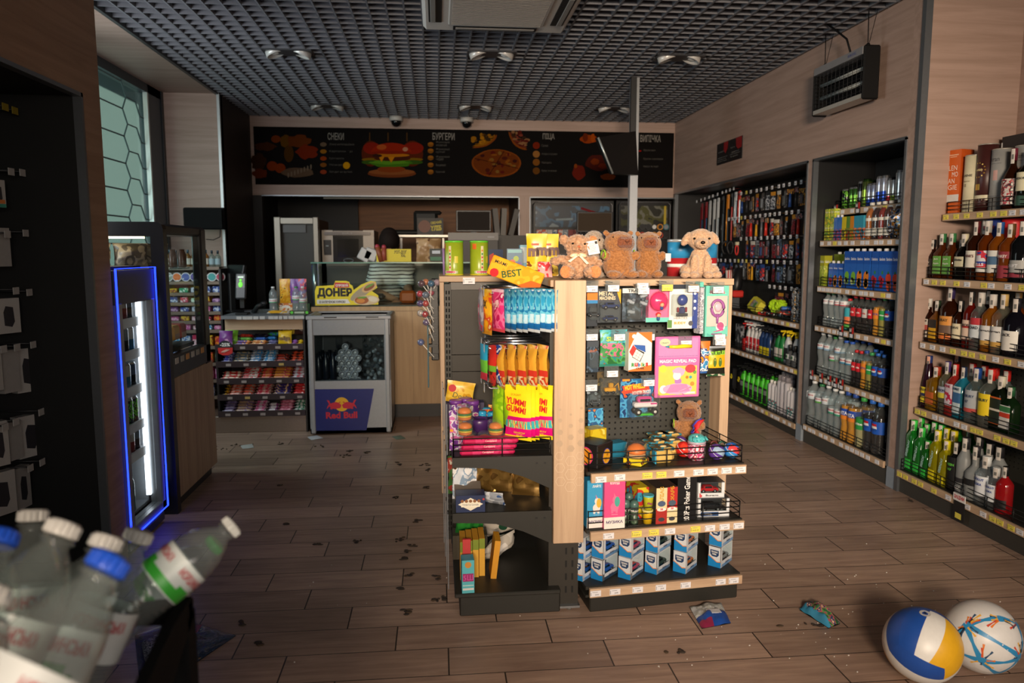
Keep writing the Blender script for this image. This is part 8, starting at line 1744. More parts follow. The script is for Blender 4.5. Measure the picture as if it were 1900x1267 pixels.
p,q=aty(738,437,7.5),aty(832,441,7.5);m=MB();m.bx(p.x,q.x,7.4,7.7,p.z-.015,p.z+.005,mat('a8a49c',.35,.5));[m.bx(x,x+.02,7.55,7.57,b.z,p.z,mat('8a8680',.35,.6))for x in(p.x+.02,q.x-.06)];tag(obj('steel_shelf',m),'steel shelf behind the worker carrying the bread box','shelf');zsh=p.z+.006
m=MB();w=aty(822,430,7.45).x-aty(774,430,7.45).x;carton(m,w,.15,.16,mat('17130f',.5));F=FY(.15);m.disc((-w*.22,.08,.0006),w*.24,mat('6a3a26',.5),F,14,.06);m.text('СВІЖИЙ',F,mat('c8b42a'),h=.03,w=w*.42,c=(w*.22,.12),bold=.03,rot=.1);m.text('ХЛІБ',F,mat('c8b42a'),h=.05,w=w*.42,c=(w*.22,.065),bold=.05,rot=.06);put('bread_box',m,'black bread box with yellow lettering on the steel shelf','bread box',(aty(798,430,7.45).x,7.47,zsh),.04)
m=MB();m.box((0,0,.12),(.24,.08,.24),mat('141312',.6),None,.03);m.box((.02,0,.22),(.28,.08,.04),mat('141312',.6),None,.02);put('black_bag',m,'black bag standing behind the bread box','bag',(aty(790,405,7.6).x,7.62,zsh));m=MB();m.box((0,0,.025),(.28,.12,.05),mat('16140f',.6),None,.02);put('folded_black_bag',m,'folded black bag left of the bread box','bag',(aty(752,435,7.5).x,7.53,zsh))
def mon(name,lab,u0,v0,u1,v1,y,col,zf):
 a,b=aty(u0,v0,y),aty(u1,v1,y);w,h=b.x-a.x,a.z-b.z;t=thing(name,lab,'screen',((a.x+b.x)/2,y,zf));m=MB();m.box((0,0,(a.z+b.z)/2-zf),(w,.03,h),mat('1a1a1b',.4),None,.004);m.rect(-w/2+.012,w/2-.012,b.z-zf+.012,a.z-zf-.012,.0155,mat(col,.85,0,.1),face_front((0,0,0)));obj('housing',m,t);m=MB();m.box((0,.03,(b.z-zf)*.5),(.05,.04,max(.02,b.z-zf)),BLACK);obj('stand',m,t)
zc=aty(870,434,6.7).z;m=MB();a,b=aty(832,432,6.7),aty(922,446,6.7);m.bx(a.x,b.x,6.62,6.95,.0,a.z,mat('2d2b2a',.5));m.bx(a.x-.005,b.x+.005,6.6,6.62,b.z,a.z,mat('4a4744',.4));m.bx(b.x-.09,b.x-.03,6.598,6.6,a.z-.045,a.z-.03,mat('8a8888'));tag(obj('cash_desk',m),'dark cash desk unit in front of the oak post','cash desk')
mon('checkout_monitor','dark monitor on the cash desk left of the oak post',846,390,911,430,6.78,'2a2522',aty(832,432,6.7).z);a,b=aty(1070,393,6.8),aty(1136,430,6.8);mon('checkout_monitor','dull brown monitor in front of the tobacco cabinet',1070,393,1136,431,6.8,'3f352c',aty(1100,470,6.8).z)
m=MB();m.bx(aty(960,470,6.8).x,aty(1240,470,6.8).x,6.72,7.1,0,aty(1100,470,6.8).z,mat('2d2b2a',.5));tag(obj('cash_desk',m),'dark cash desk under the brown monitor behind the plush toys','cash desk')
for i,(u,c,r_)in enumerate(((922,'3a3632',-.1),(932,'55504a',.05),(946,'2a2622',.25))):m=MB();m.box((0,0,.13),(.05,.2,.26),mat(c,.5),R(r_,'Y'));put('folder',m,'upright folder right of the monitor, %s from it'%nth(i),'folder',(aty(u,430,7.5).x,7.5,b.z-.02));
m=MB();p=aty(940,432,7.5);m.bx(p.x-.25,p.x+.2,7.35,7.65,0,b.z-.022,mat('2a2622',.5));tag(obj('side_cabinet',m),'dark side cabinet carrying the upright folders','cabinet')
m=MB();m.bx(aty(600,367,8.3).x,aty(815,367,8.3).x,8.3,8.34,aty(700,369,8.3).z,aty(700,366,8.3).z,mat('b8b0a0',.3));m.bx(aty(600,367,8.3).x,aty(815,367,8.3).x,8.3,8.34,aty(700,366,8.3).z,2.0,mat('3a2a1e'));tag(obj('kitchen_light_strip',m),'pale strip under the kitchen header','strip light')
# tobacco cabinets
for(u0,u1,lab)in((986,1141,'black tobacco cabinet with a blue city poster behind the oak post'),(1146,1249,'black tobacco cabinet with round tins at the right end')):
 a,b=aty(u0,371,8.3),aty(u1,371,8.3);t=thing('tobacco_cabinet',lab,'tobacco cabinet',((a.x+b.x)/2,8.4,0));O_=Vector(t.location);w=b.x-a.x;N_=[]
 m=MB();m.bx(a.x,b.x,8.36,8.7,0,a.z,mat('121214',.4));N_.append(('carcass',m));m=MB();m.tube([(a.x+.02,8.33,.9),(a.x+.02,8.33,a.z-.05),(a.x+.05,8.33,a.z-.02),(b.x-.05,8.33,a.z-.02),(b.x-.02,8.33,a.z-.05),(b.x-.02,8.33,.9)],.008,mat('6a6a6e',.3,.5),6);N_.append(('rounded_frame',m))
 m=MB();zt,zb_=a.z-.06,aty(1000,421,8.3).z;m.bx(a.x+.05,b.x-.05,8.34,8.358,zb_,zt,printed(['16222f','2f5a7a','1c3a54','7a8a94']if u0<1000 else['1c1c18','4a4a24','6a6a60','24241c'],7,.3,3));F=face_front((0,8.339,0))
 if u0<1000:
  for(x0_,z0_,x1_,z1_,c)in((.56,.2,.74,.6,'8a2a2e'),(.3,.35,.5,.38,'a8b8c0'),(.6,.9,.85,.6,'8a2f34')):m.tube([(a.x+w*x0_,8.336,zb_+(zt-zb_)*z0_),(a.x+w*x1_,8.336,zb_+(zt-zb_)*z1_)],.012,mat(c,.4),4)
 else:m.rect(b.x-.09,b.x-.065,zb_,zt,.001,mat('b8a02a'),F)
 N_.append(('poster',m))
 for nm,q in N_:o=obj(nm,q,t);o.location=-O_
 rr=random.Random(u0);zz=aty(1000,441,8.3).z
 m=MB();m.bx(a.x+.05,b.x-.05,8.3,8.36,zz-.012,zz,mat('2a2a2c'));o=obj('ledge',m,t);o.location=-O_
 if u0<1000:
  for i in range(14):m=MB();carton(m,.055,.025,.088,printed([rr.choice(['c8502a','2a5a8a','b8b8bc','8a2a2a','7a8a9a','2a2a30']),'c8c8cc'],30,.4,i));put('cigarette_packet',m,'cigarette packet below the blue poster, %s from the left'%nth(i),'cigarette packet',(a.x+.09+i*.059,8.33,zz),0,'cigarette packets')
 else:
  for i in range(10):
   m=MB();m.lathe([(.034,0),(.034,.016)],mat(rr.choice(['c8442a','3a5a8a','d8902a','3a7a8a','b8b8b8','2a2a2e']),.4),R(pi/2,'X'),18);m.lathe([(.024,.017),(.024,.018)],mat(rr.choice(['d8d8d8','1f1f22','8a8a90']),.4),R(pi/2,'X'),16);p=aty(1192+(i%5)*11,421+(i//5)*15,8.33);put('snus_tin',m,'round tin in the right tobacco cabinet, %s of the %s row'%(nth(i%5),('upper','lower')[i//5]),'tin',(p.x,8.345,p.z))
# drinks cooler
rc=thing('drinks_cooler','grey open-top drinks cooler with a blue front panel and red bulls','drinks cooler',(-.636,5.7,0));RO=Vector((-.636,5.7,0))
def rp(nm,m,lab=None):o=obj(nm,m,rc,lab);o.location=-RO;return o
CG_=mat('9c9fa3',.4,.2);CG2=mat('868a8f',.4,.2);x0,x1,yf=-.93,-.345,5.48
m=MB()
for xx_ in(x0,x1):s=1 if xx_<-.6 else-1;m.bx(min(xx_,xx_+s*.045),max(xx_,xx_+s*.045),yf-.006,yf+.426,.008,.868,CG_,.012)
m.bx(x0,x1,yf,yf+.02,.735,.855,CG2);m.bx(x0,x1,yf,yf+.02,.37,.4,CG_);m.bx(x0,x1,yf,yf+.02,.012,.37,CG_);m.bx(x0,x1,yf+.4,yf+.42,.012,.865,CG_);m.bx(x0,x1,yf,yf+.42,.012,.05,CG_);m.bx(x0+.05,x1-.05,yf+.39,yf+.4,.4,.74,mat('4a4e54',.4));rp('housing',m)
m=MB();m.bx(x0-.01,x1+.01,yf-.008,yf+.03,.845,.875,CG_,.006);m.bx(x0-.01,x1+.01,yf+.4,yf+.43,.845,.875,CG_,.006);[m.bx(q,q+.03,yf,yf+.43,.845,.875,CG_,.006)for q in(x0-.01,x1-.02)];[m.bx(q,q+.09,yf-.0085,yf-.007,.858,.866,BLACK)for q in(x0+.12,x1-.17)];m.bx(x0+.02,x1-.02,yf+.03,yf+.4,.80,.81,mat('5a5d61',.5));rp('rim',m)
m=MB();m.bx(x0+.045,x1-.045,yf+.004,yf+.01,.4,.735,glass('dfe6e8',1,.02));rp('window',m);m=MB()
for x in(-.735,-.545):m.bx(x-.002,x+.002,yf+.03,yf+.38,.4,.72,glass('c8d0d4',.97,.02))
m.bx(x0+.05,x1-.05,yf+.03,yf+.39,.395,.402,mat('6a6e74',.4));rp('divider',m)
m=MB();F=face_front((0,yf-.0008,0));def_=lambda u,v:(aty(u,v,yf).x,aty(u,v,yf).z);BLUE=mat('101f6c',.4);m.poly([def_(583,799),def_(680,798),def_(694,721),def_(583,722)],BLUE,F)
RED=mat('c8203a',.45);YEL=mat('e8b01e',.45);cx,cz=def_(634,750);m.disc((cx,cz,.001),.052,YEL,F,24)
for s in(-1,1):
 P_=[(-.012,-.028),(-.03,-.03),(-.05,-.034),(-.062,-.03),(-.07,-.036),(-.085,-.032),(-.078,-.024),(-.088,-.014),(-.108,-.034),(-.1,-.01),(-.09,.002),(-.1,.024),(-.106,.03),(-.1,.034),(-.088,.028),(-.08,.008),(-.06,.014),(-.04,.018),(-.026,.014),(-.012,.004),(-.002,-.004),(-.006,-.018)]
 pts=[(cx+s*-a*-1,cz+b)for a,b in P_];m.poly(pts if s>0 else pts[::-1],RED,F@T(0,0,.002));m.tube([(cx+s*-.02,yf-.005,cz+.012),(cx+s*-.01,yf-.005,cz+.02)],.003,RED,4)
a,b=def_(603,0),def_(665,0);m.text('Red Bull',F,RED,h=.05,w=b[0]-a[0],c=def_(634,770),bold=.04,z=.001);rp('blue_panel',m)
CE=Kind('lying_can','can');m=MB();Q=R(pi/2,'X');m.lathe([(.015,0),(.026,.015),(.026,.12),(.0235,.128,mat('e8eaee',.3,.2)),(.020,.1285,mat('6a6d72',.3,.3)),(.0185,.123,mat('a0a4aa',.3,.3)),(.010,.125,mat('e8eaec',.3,.2)),(.004,.127)],mat('c8ccd0',.3,.3),Q@T(0,0,-.12),16);CE.add('can',m)  # end rings toned bright to dark, the hollow's shade put into the colour
n=0
for r_,(v,us)in enumerate(((705,(628,641,653,665)),(694,(635,647,659)),(684,(628,641,653,665)),(674,(634,647,659)),(664,(629,641,653,665)),(654,(634,647,659)),(643,(641,)))):
 for i,u in enumerate(us):p=aty(u,v,yf+.08);place(CE,(p.x,yf+.07,p.z),'silver can end-on in the cooler, %s from left, %s row from bottom'%(nth(i),nth(r_)),0,'cans stacked in the cooler')
m=MB();rb_=random.Random(9)
for i in range(120):m.ell((rb_.uniform(-.535,-.405),yf+rb_.uniform(.04,.3),.4+rb_.random()**1.3*.27),rb_.uniform(.008,.02),glass('d8e0e4',.9,.05)if i%3 else mat('c0c8cc',.2,.2),None,7,5)
o=obj('ice_pile',m);o['kind']='stuff';tag(o,'heap of clear crumpled plastic at the right in the cooler window','plastic')
for i in range(9):m=MB();m.lathe([(.024,0),(.026,.01),(.026,.12),(.012,.16),(.012,.19)],mat('1c2430',.2),None,12);put('dark_bottle',m,'dark bottle at the left in the cooler, %s'%nth(i),'bottle',(-.87+.052*(i%3),yf+.07+.1*(i//3),.403+.0),0,'dark bottles in the cooler')
# lollipop strip at the aisle end of the island
lp=thing('lollipop_stand','narrow black lollipop stand hung on the aisle side of the island','lollipop stand',(-.02,3.42,.62));LO=Vector((-.02,3.42,.62))
m=MB();m.bx(-.03,.005,3.4,3.44,.84,1.21,BLACK,.004)
for i in range(8):m.bx(-.045,.0,3.39,3.43,.86+i*.042,.872+i*.042,BLACK)
o=obj('post',m,lp);o.location=-LO;m=MB();m.box((-.045,3.4,.89),(.006,.05,.34),mat('2a5560',.5),T(0,0,0),.001);o=obj('teal_board',m,lp);o.location=-LO
LC=['5a3a44','c87a4a','3a6a8a','b8a0a8','b83a4a','6a7a8a','a84a5a','5a4a7a','b84038','c8c0b0','b03a3a','6a5a7a','5a6a9a']
for i,(u,v,dx)in enumerate(((782,526,0),(790,523,.02),(800,526,-.01),(811,524,.02),(779,545,0),(790,547,-.02),(800,543,.02),(780,563,.01),(790,563,-.02),(781,581,.01),(789,583,-.01),(791,598,0),(781,635,0))):
 y=3.38+dx;p=aty(u,v,y);m=MB();m.ell((0,0,0),.018,glass('f0f0f4',.96,.05),None,12,8);m.ell((0,0,0),.0145,mat(LC[i],.25),None,12,8);e=Vector((-.03-p.x,0,-.055));m.tube([(0,0,0),tuple(e*(.09/max(e.length,.01)))],.002,WHITE,5);put('lollipop',m,'ball lollipop on the island stand, %s counting from the top'%nth(i),'lollipop',(p.x,y,p.z))

# ================================================================== LEFT SIDE: COOLER CABINET, GLASS CASE, ACCESSORIES
XL=-1.345
fr=thing('display_fridge','tall drinks fridge with a glowing blue edge beside the near oak frame','fridge',(-1.6,3.54,0));FO=Vector((-1.6,3.54,0))
def fp(nm,m,par=None,lab=None):
 o=obj(nm,m,par or fr,lab)
 if not par:o.location=-FO
 return o
CLR2=glass('f8fbfb',1,.03,1.1);FB=mat('1b1c20',.4);FI=mat('8d9196',.4);y0,y1=3.31,3.765
m=MB();m.bx(-1.9,-1.41,y0,y0+.03,.06,1.26,FB);m.bx(-1.9,-1.41,y1-.03,y1,.06,1.26,FB);m.bx(-1.9,-1.41,y0,y1,1.12,1.265,FB);m.bx(-1.9,-1.41,y0,y1,.02,.12,FB);m.bx(-1.9,-1.87,y0,y1,.06,1.26,FB);m.bx(-1.41,XL-.01,y0,y1,0,.075,mat('24252a',.3),.02);m.bx(-1.41,XL-.004,y0,y1,1.105,1.25,mat('3c3e44',.4));fp('housing',m)
m=MB();m.bx(-1.87,-1.42,y0+.03,y0+.036,.12,1.12,FI);m.bx(-1.87,-1.42,y1-.036,y1-.03,.12,1.12,FI);m.bx(-1.87,-1.86,y0+.03,y1-.03,.12,1.12,FI);m.bx(-1.87,-1.42,y0+.03,y1-.03,.12,.125,FI);fp('liner',m)
m=MB()
for a in(y0+.02,y1-.06):m.bx(-1.40,XL,a,a+.04,.085,1.11,mat('9a9ea2',.3,.6),.003)
m.bx(-1.40,XL,y0+.02,y1-.02,.085,.12,mat('9a9ea2',.3,.6),.003);m.bx(-1.375,-1.371,y0+.06,y1-.06,.12,1.105,CLR2);fp('door',m)
m=MB();LB=mat('1c34ff',.4,emit=5.0);m.tube([(XL+.003,y0+.004,.082),(XL+.003,y0+.004,1.258),(XL+.003,y1-.004,1.258),(XL+.003,y1-.004,.082),(XL+.003,y0+.03,.082)],.0045,LB,6);fp('blue_light_edge',m,None,'glowing blue edge light')
m=MB();m.bx(-1.415,-1.395,y1-.075,y1-.055,.16,1.1,mat('f4f8ff',.4,emit=3.2));fp('glow_strip',m,None,'white lamp strip')
FZ=[atx(246,v,-1.405).z for v in(592,652,720,790,845)]
for z in FZ:m=MB();m.bx(-1.86,-1.405,y0+.04,y1-.04,z-.006,z,mat('b8bcc0',.4));m.bx(-1.412,-1.403,y0+.04,y1-.078,z-.035,z+.008,mat('c8ccd0',.3));fp('shelf',m)
FC_=[canK('drink_can',.115,.028,c)for c in(['2a2c34','7a8a9a'],['3a7aa8','c8d0d8'],['1a2028','4a5a7a'],['8a2a34','c0c4c8'])];FCG=canK('drink_can',.125,.029,[printed(['1c2218','6ac83a','242a20'],50,.3,2)]);FBT=soda('glass_bottle',.2,.03,'5a8a94','3a4a50',None,None,None,.9)
for k,z in enumerate(FZ):
 for i in range(5):K=(FC_[(k+i)%4]if k not in(3,)else FCG);place(K,(-1.442,3.40+.062*i,z),'can in the glowing fridge, %s from the near side on the %s shelf'%(nth(i),('top','second','third','fourth','fifth')[k]),pi/2,'cans in the fridge')
for i in range(4):place(FBT,(-1.445-.03*(i%2),3.43+.065*i,.126),'pale blue bottle on the fridge floor, %s from the near side'%nth(i),pi/2,'bottles in the fridge')
# glass food case
gc=thing('glass_food_case','black framed glass food case on an oak base beside the fridge','food case',(-1.6,4.2,0));GCO=Vector((-1.6,4.2,0))
def gp_(nm,m,lab=None):o=obj(nm,m,gc,lab);o.location=-GCO
KB=mat('15161a',.35)
m=MB();Y0=3.86;Bp=face_front((0,Y0+.05,0))
m.poly([(-1.95,0),(-1.33,0),(-1.33,1.44),(-1.337,1.462),(-1.358,1.475),(-1.95,1.475),(-1.95,1.405),(-1.392,1.405),(-1.392,.95),(-1.95,.95)],KB,Bp,.05);gp_('end_panel',m);m=MB();m.bx(-1.95,-1.392,Y0+.02,Y0+.026,.95,1.405,CLR2);gp_('end_glass',m)
m=MB();m.bx(-1.95,-1.34,3.91,4.56,1.415,1.468,KB,.012);m.bx(-1.39,-1.335,4.47,4.56,.68,1.46,KB,.008);m.bx(-1.39,-1.335,3.9,4.56,.69,.80,mat('3a3d42',.35),.006);m.bx(-1.95,-1.9,4.47,4.56,.68,1.46,KB);gp_('frame',m);m=MB();m.bx(-1.352,-1.348,3.91,4.47,.8,1.415,CLR2);gp_('front_glass',m);m=MB();m.bx(-1.9,-1.39,4.5,4.504,.8,1.415,CLR2);gp_('far_glass',m)
m=MB();m.bx(-1.95,-1.34,3.905,4.6,.062,.688,wood('b59a82','9a7f69','z',.5),.002);gp_('oak_base',m);m=MB();m.bx(-1.95,-1.37,3.88,4.58,0,.062,mat('2a2b2e',.5));gp_('plinth',m)
m=MB();m.bx(-1.93,-1.4,3.95,4.46,1.235,1.242,glass('c8d4d4',.9));m.bx(-1.93,-1.4,3.92,4.47,.8,.82,mat('3a3430',.5));gp_('glass_shelf',m);m=MB();m.bx(-1.9,-1.45,3.93,3.95,1.395,1.405,mat('f0d8a0',.4,emit=6.0));gp_('glow_strip',m,'warm glowing strip added for a reflection')  # glowing strip is added to light the goods, standing for a warm reflection
for i in range(6):m=MB();m.box((-1.333,3.97+i*.085,.775),(.003,.045,.03),mat(('c8c4bc','a8a49c','d89a5a')[i%3],.5));gp_('name_card',m)
for i,(x,y)in enumerate(((-1.72,4.02),(-1.56,4.05),(-1.5,4.2))):m=MB();pouch(m,.16,.13,.09,printed(['8a7f74','b8a894','6a6058','a89a84'],12,.3,i),None,i*3,.3);put('bread_bag',m,'bagged loaf on the upper glass shelf, %s from the near end'%nth(i),'bread bag',(x,y,1.243),.4*i)
K=Kind('choc_drink','bottle');m=MB();m.lathe([(.02,0),(.022,.01),(.022,.07),(.014,.09),(.014,.1)],mat('6a4a3a',.3),None,12);K.add('bottle',m)
for i in range(5):place(K,(-1.62+.05*i,4.4,1.243),'small brown bottle at the far end of the upper glass shelf, %s'%nth(i),0,'small brown bottles')
for i,(y,c,lab)in enumerate(((4.0,'e0702a','bright orange food carton nearest the fridge'),(4.12,'d8662a','bright orange food carton, second'),(4.24,'e8b05a','yellow wrapped roll beside the orange cartons'),(4.35,'b8443a','red wrapped snack at the far end of the glass case'))):m=MB();m.box((0,0,.07),(.11,.1,.14 if i<2 else .08),mat(c,.45),None,.01);m.box((.056,0,.05),(.002,.07,.03),mat('c8a088',.5));put('food_carton',m,lab,'food carton',(-1.47,y,.821))
# phone accessories in the near niche
ap=thing('accessory_display','black accessory panel with hooks in the dark near niche','hook panel',(-1.8,2.4,1));rr=random.Random(3)
def ahook(u,v,x,yel=0):
 p=atx(u,v,x);m=MB();m.tube([(-.2,0,0),(0,0,0)],.003,mat('3a3a3c',.4,.5),5);m.box((.003,0,-.005),(.003,.038,.026),mat('8f7d22',.6)if yel else mat('b4b2b0',.6));h=obj('hook',m,ap);h.location=p-Vector((-1.8,2.4,1))  # yellow tags dulled: dimness of the niche put into their colour
m=MB();m.bx(-1.815,-1.8,.4,3.08,.1,1.9,mat('121314',.6));o=obj('panel',m,ap);o.location=(1.8,-2.4,-1)
for q in((8,196,1),(26,203,1),(19,316,0),(40,318,0),(12,432,0),(46,430,0),(28,537,0),(53,540,0),(5,645,0),(30,642,0),(60,637,0),(28,780,0),(75,762,0),(8,790,0),(77,855,0),(55,866,0)):ahook(q[0],q[1],-1.56,q[2])
for i,(u0,v0,u1,v1,art,lab)in enumerate(((-8,330,12,388,1,'white accessory card with orange and teal base, highest at the picture edge'),(-6,419,21,497,0,'white cable box below the highest card'),(3,552,36,618,1,'white box with a dark phone picture, middle of the niche'),(-12,650,8,725,0,'white accessory box at the picture edge in the row of three'),(10,648,38,727,0,'white accessory box, middle of the row of three'),(40,645,69,726,1,'white box with a dark angular picture at the end of the row of three'),(-10,782,18,862,1,'grey accessory box at the picture edge, second lowest row'),(20,782,44,850,0,'plain grey box in the middle of the second lowest row'),(44,772,78,842,1,'grey box with a dark oblong picture at the end of its row'),(-10,880,28,948,1,'pale cable box in the lowest accessory row'),(32,868,60,938,1,'pale box with a dark pen picture in the lowest accessory row'))):
 x=-1.60;a,b=atx(u0,v0,x),atx(u1,v1,x);w,h=abs(b.y-a.y),abs(a.z-b.z);m=MB();m.box((0,0,h/2),(.035,w*.95,h*.92),mat(('a8a5a2','9a9896','b0aeac')[i%3],.5));F=face_right((.018,0,0))
 if art:m.poly([(-w*.18,h*.25),(w*.12,h*.2),(w*.24,h*.34),(w*.2,h*.72),(-w*.1,h*.76),(-w*.2,h*.6)],mat('2a2a30',.4),F)
 if i==0:m.rect(-w*.46,w*.46,h*.04,h*.16,.0006,mat('3a8a7a'),F);m.rect(-w*.4,w*.4,h*.17,h*.3,.0006,mat('c8763a'),F)
 put('accessory_box',m,lab,'accessory box',(x-.02,(a.y+b.y)/2,min(a.z,b.z)),rr.uniform(-.3,.1)-.25)

# ================================================================== FOREGROUND BIN OF WATER BOTTLES
bn=thing('bottle_stand','black stand in the left foreground heaped with water bottles','stand',(-.55,.85,0));BO=Vector((-.55,.85,0));K9=mat('0c0c0d',.85,0,.15)
c0=aty(356,1106,1.08)
def bpp(nm,m):o=obj(nm,m,bn);o.location=-BO
xs_=c0.x;zc0=c0.z
m=MB();m.poly([(1.08,zc0),(1.0,zc0-.005),(.9,zc0-.03),(.8,zc0-.045),(.62,zc0-.05),(.4,zc0-.05),(.4,zc0-.145),(.7,zc0-.145),(.85,zc0-.13),(.97,zc0-.09),(1.08,zc0-.035)],K9,basis((xs_+.0,0,0),(0,1,0),(0,0,1)),-.015);bpp('side_panel',m)
m=MB();m.bx(xs_-.6,xs_,1.065,1.085,zc0-.035,zc0-.005,K9);bpp('back_panel',m);m=MB();m.bx(xs_-.6,xs_-.015,.4,.9,zc0-.1,zc0-.09,K9);bpp('tray',m)
for(x,y)in((xs_-.018,1.075),(xs_-.018,.42),(xs_-.58,1.075),(xs_-.58,.42)):m=MB();m.bx(x-.02,x+.018,y-.02,y+.02,0,zc0-.02,K9,.004);bpp('leg',m)
m=MB();m.bx(xs_-.6,xs_-.585,.4,1.08,zc0-.17,zc0-.03,K9);bpp('side_panel',m)
def bigwater(cap,sz=1.0,gr='3f9a52'):
 K=Kind('water_bottle','water bottle');h,r=.3*sz,.043*(sz**.6);m=MB();pr=[(r*.8,0),(r,.02*h)]
 for i in range(9):pr+=[(r,(.06+i*.04)*h),(r*.955,(.075+i*.04)*h),(r,(.09+i*.04)*h)]
 pr+=[(r,.46*h),(r,.66*h),(r*.97,.7*h),(r*.82,.79*h),(r*.55,.87*h),(r*.36,.905*h),(r*.36,.92*h),(r*.44,.925*h),(r*.44,.932*h),(r*.34,.94*h)]
 m.lathe(pr,glass('ebf1f0',.94,.06,1.5),None,26);K.add('bottle',m);m=MB();CM=mat(cap,.4);rc_=r*.4;m.lathe([(rc_,.945*h),(rc_*1.04,.95*h),(rc_*1.02,.99*h),(rc_*.9,h)],CM,None,20)
 for i in range(18):a=2*pi*i/18;m.tube([(rc_*1.03*cos(a),rc_*1.03*sin(a),.95*h),(rc_*1.02*cos(a),rc_*1.02*sin(a),.99*h)],.0014,CM,4)
 K.add('cap',m);m=MB();wraplab(m,r,.44*h,.66*h,mat('d4d8d8',.4),pi,26);wraplab(m,r,.45*h,.51*h,mat(gr,.4),1.5,12,off=.0012)
 for t in(-1.2,.9,3.0):wraptext(m,'МОРШИНСЬКА',r,.6*h,.016*sz,r*1.6,mat('b8323c',.5),a0=t);wraplab(m,r,.51*h,.54*h,mat(gr,.4),.35,4,off=.0012,a0=t)
 K.add('paper_label',m);return K
Ks={'w':bigwater('c8c6c2'),'b':bigwater('1f4fc0',1.0,'2f8a6a'),'s':bigwater('c8c8c4',.72,'3fae3a'),'g':bigwater('2f9a3a',.72,'3fae3a'),'w2':bigwater('bab8b4',.95,'2f8a6a')}
for(k,cu,cv,cy,bu,bv,by,lab)in(('s',436,972,1.06,262,1108,1.0,'small water bottle lying out over the corner of the black stand'),('g',404,1006,1.14,300,1090,1.12,'small water bottle with green cap beyond the lying one'),('b',212,1030,.70,20,1310,.62,'large water bottle with blue cap at the front of the heap'),('b',4,985,.84,-80,1230,.75,'water bottle with blue cap at the picture edge'),('w',124,968,.86,0,1200,.79,'water bottle with big white cap left of the middle of the heap'),('w2',63,945,1.02,45,1130,.98,'water bottle with white cap standing furthest back in the heap'),('w',203,993,.90,110,1200,.84,'water bottle with white cap behind the front blue cap'),('w2',262,983,1.0,180,1160,.96,'water bottle with white cap right of the middle of the heap'),('w',-20,1090,.66,-120,1350,.58,'water bottle low at the front left of the heap')):
 top=aty(cu,cv,cy);K=Ks[k];L=.3*(.72 if k in 'sg' else .95 if k=='w2' else 1);z_=(top-aty(bu,bv,by)).normalized();rot=Vector((0,0,1)).rotation_difference(z_).to_matrix().to_4x4()@R(.7*len(lab));place(K,top-z_*L,lab,0,None,1,rot)

# ================================================================== ON THE FLOOR
def flat_pack(name,lab,cat,px4,mt,h=.012,crumple=.01,extra=None,n=14):
 c=[atz(u,v,0)for u,v in px4];o=sum(c,Vector())/4;m=MB()
 def fn(u,v):
  p=(c[0]*(1-u)+c[1]*u)*(1-v)+(c[3]*(1-u)+c[2]*u)*v-o;e=(sin(pi*u)*sin(pi*v))**.5
  return Vector((p.x,p.y,.002+h*e+crumple*(.3+e)*abs(noise.noise(Vector((u*3.3+len(lab),v*3.7,1.3))))))
 m.surf(fn,n,n,mt);m.surf(lambda u,v:Vector((fn(u,v).x,fn(u,v).y,.001)),2,2,mt if not callable(mt)else BLACK)
 if extra:extra(m,fn)
 ob=obj(name,m);ob.location=o;return tag(ob,lab,cat)
def mband(f):return f
WHP=printed(['c8ccd0','b0b4b0','d8dad8','8a9290'],26,.35,3)
flat_pack('toy_pouch','crumpled white and blue toy pouch on the floor before the island','toy pouch',((1279,1127),(1338,1119),(1356,1157),(1302,1167)),lambda u,v:WHP if v<.55 else(mat('1f4a9a',.35)if v<.8 or u>.4 else mat('8a2a4a',.35)),.016,.02,lambda m,fn:m.box(fn(.55,.6)+Vector((0,0,.006)),(.05,.03,.002),mat('c8c8cc')))
flat_pack('toy_pouch','bent blue picture pouch lying alone on the floor','toy pouch',((1483,1132),(1506,1118),(1559,1158),(1537,1166)),lambda u,v:mat('3a8ab0',.3)if u<.2 or u>.93 or v<.12 else printed(['3a6a4a','6a9a5a','b85a6a','2a4a6a','d8a88a'],50,.3,4),.03,.03)
m_=_new('shiny_film');mf,nt,b=m_;b.inputs['Base Color'].default_value=lin('1c3350');b.inputs['Roughness'].default_value=.12;b.inputs['Coat Weight'].default_value=.8;nz=nt.nodes.new('ShaderNodeTexNoise');nz.inputs['Scale'].default_value=26;nz.inputs['Detail'].default_value=4;nz.inputs['Distortion'].default_value=1.2;bp=nt.nodes.new('ShaderNodeBump');bp.inputs['Strength'].default_value=.8;bp.inputs['Distance'].default_value=.01;nt.links.new(nz.outputs[0],bp.inputs['Height']);nt.links.new(bp.outputs[0],b.inputs['Normal'])
def fx_(m,fn):
 for(a,b_,c_)in(((.55,.2),(.8,.45),'b8863a'),((.62,.5),(.8,.62),'8a3a34')):p,q=fn(*a),fn(*b_);m.box((p+q)/2+Vector((0,0,.012)),(abs(q.x-p.x)*.7,abs(q.y-p.y)+.03,.002),mat(c_,.3),None)
 FILM_SHINE=printed(['5a626c','c4ccd4','3a4654','e4e8ec'],60,.2,3,(1,3,1),.3);m.surf(lambda u,v:fn(.08+.5*u,.25+.6*v)+Vector((0,0,.004+.004*noise.noise(Vector((u*9,v*9,0))))),10,10,FILM_SHINE)  # silver patch and pale creases put the film's highlights into its colour
 for q in range(3):m.tube([fn(.05+.3*q,.04+.02*q)+Vector((0,0,.004)),fn(.25+.3*q,.08)+Vector((0,0,.006)),fn(.36+.28*q,.05)+Vector((0,0,.004))],.0018,mat('d8dce2',.25),4)
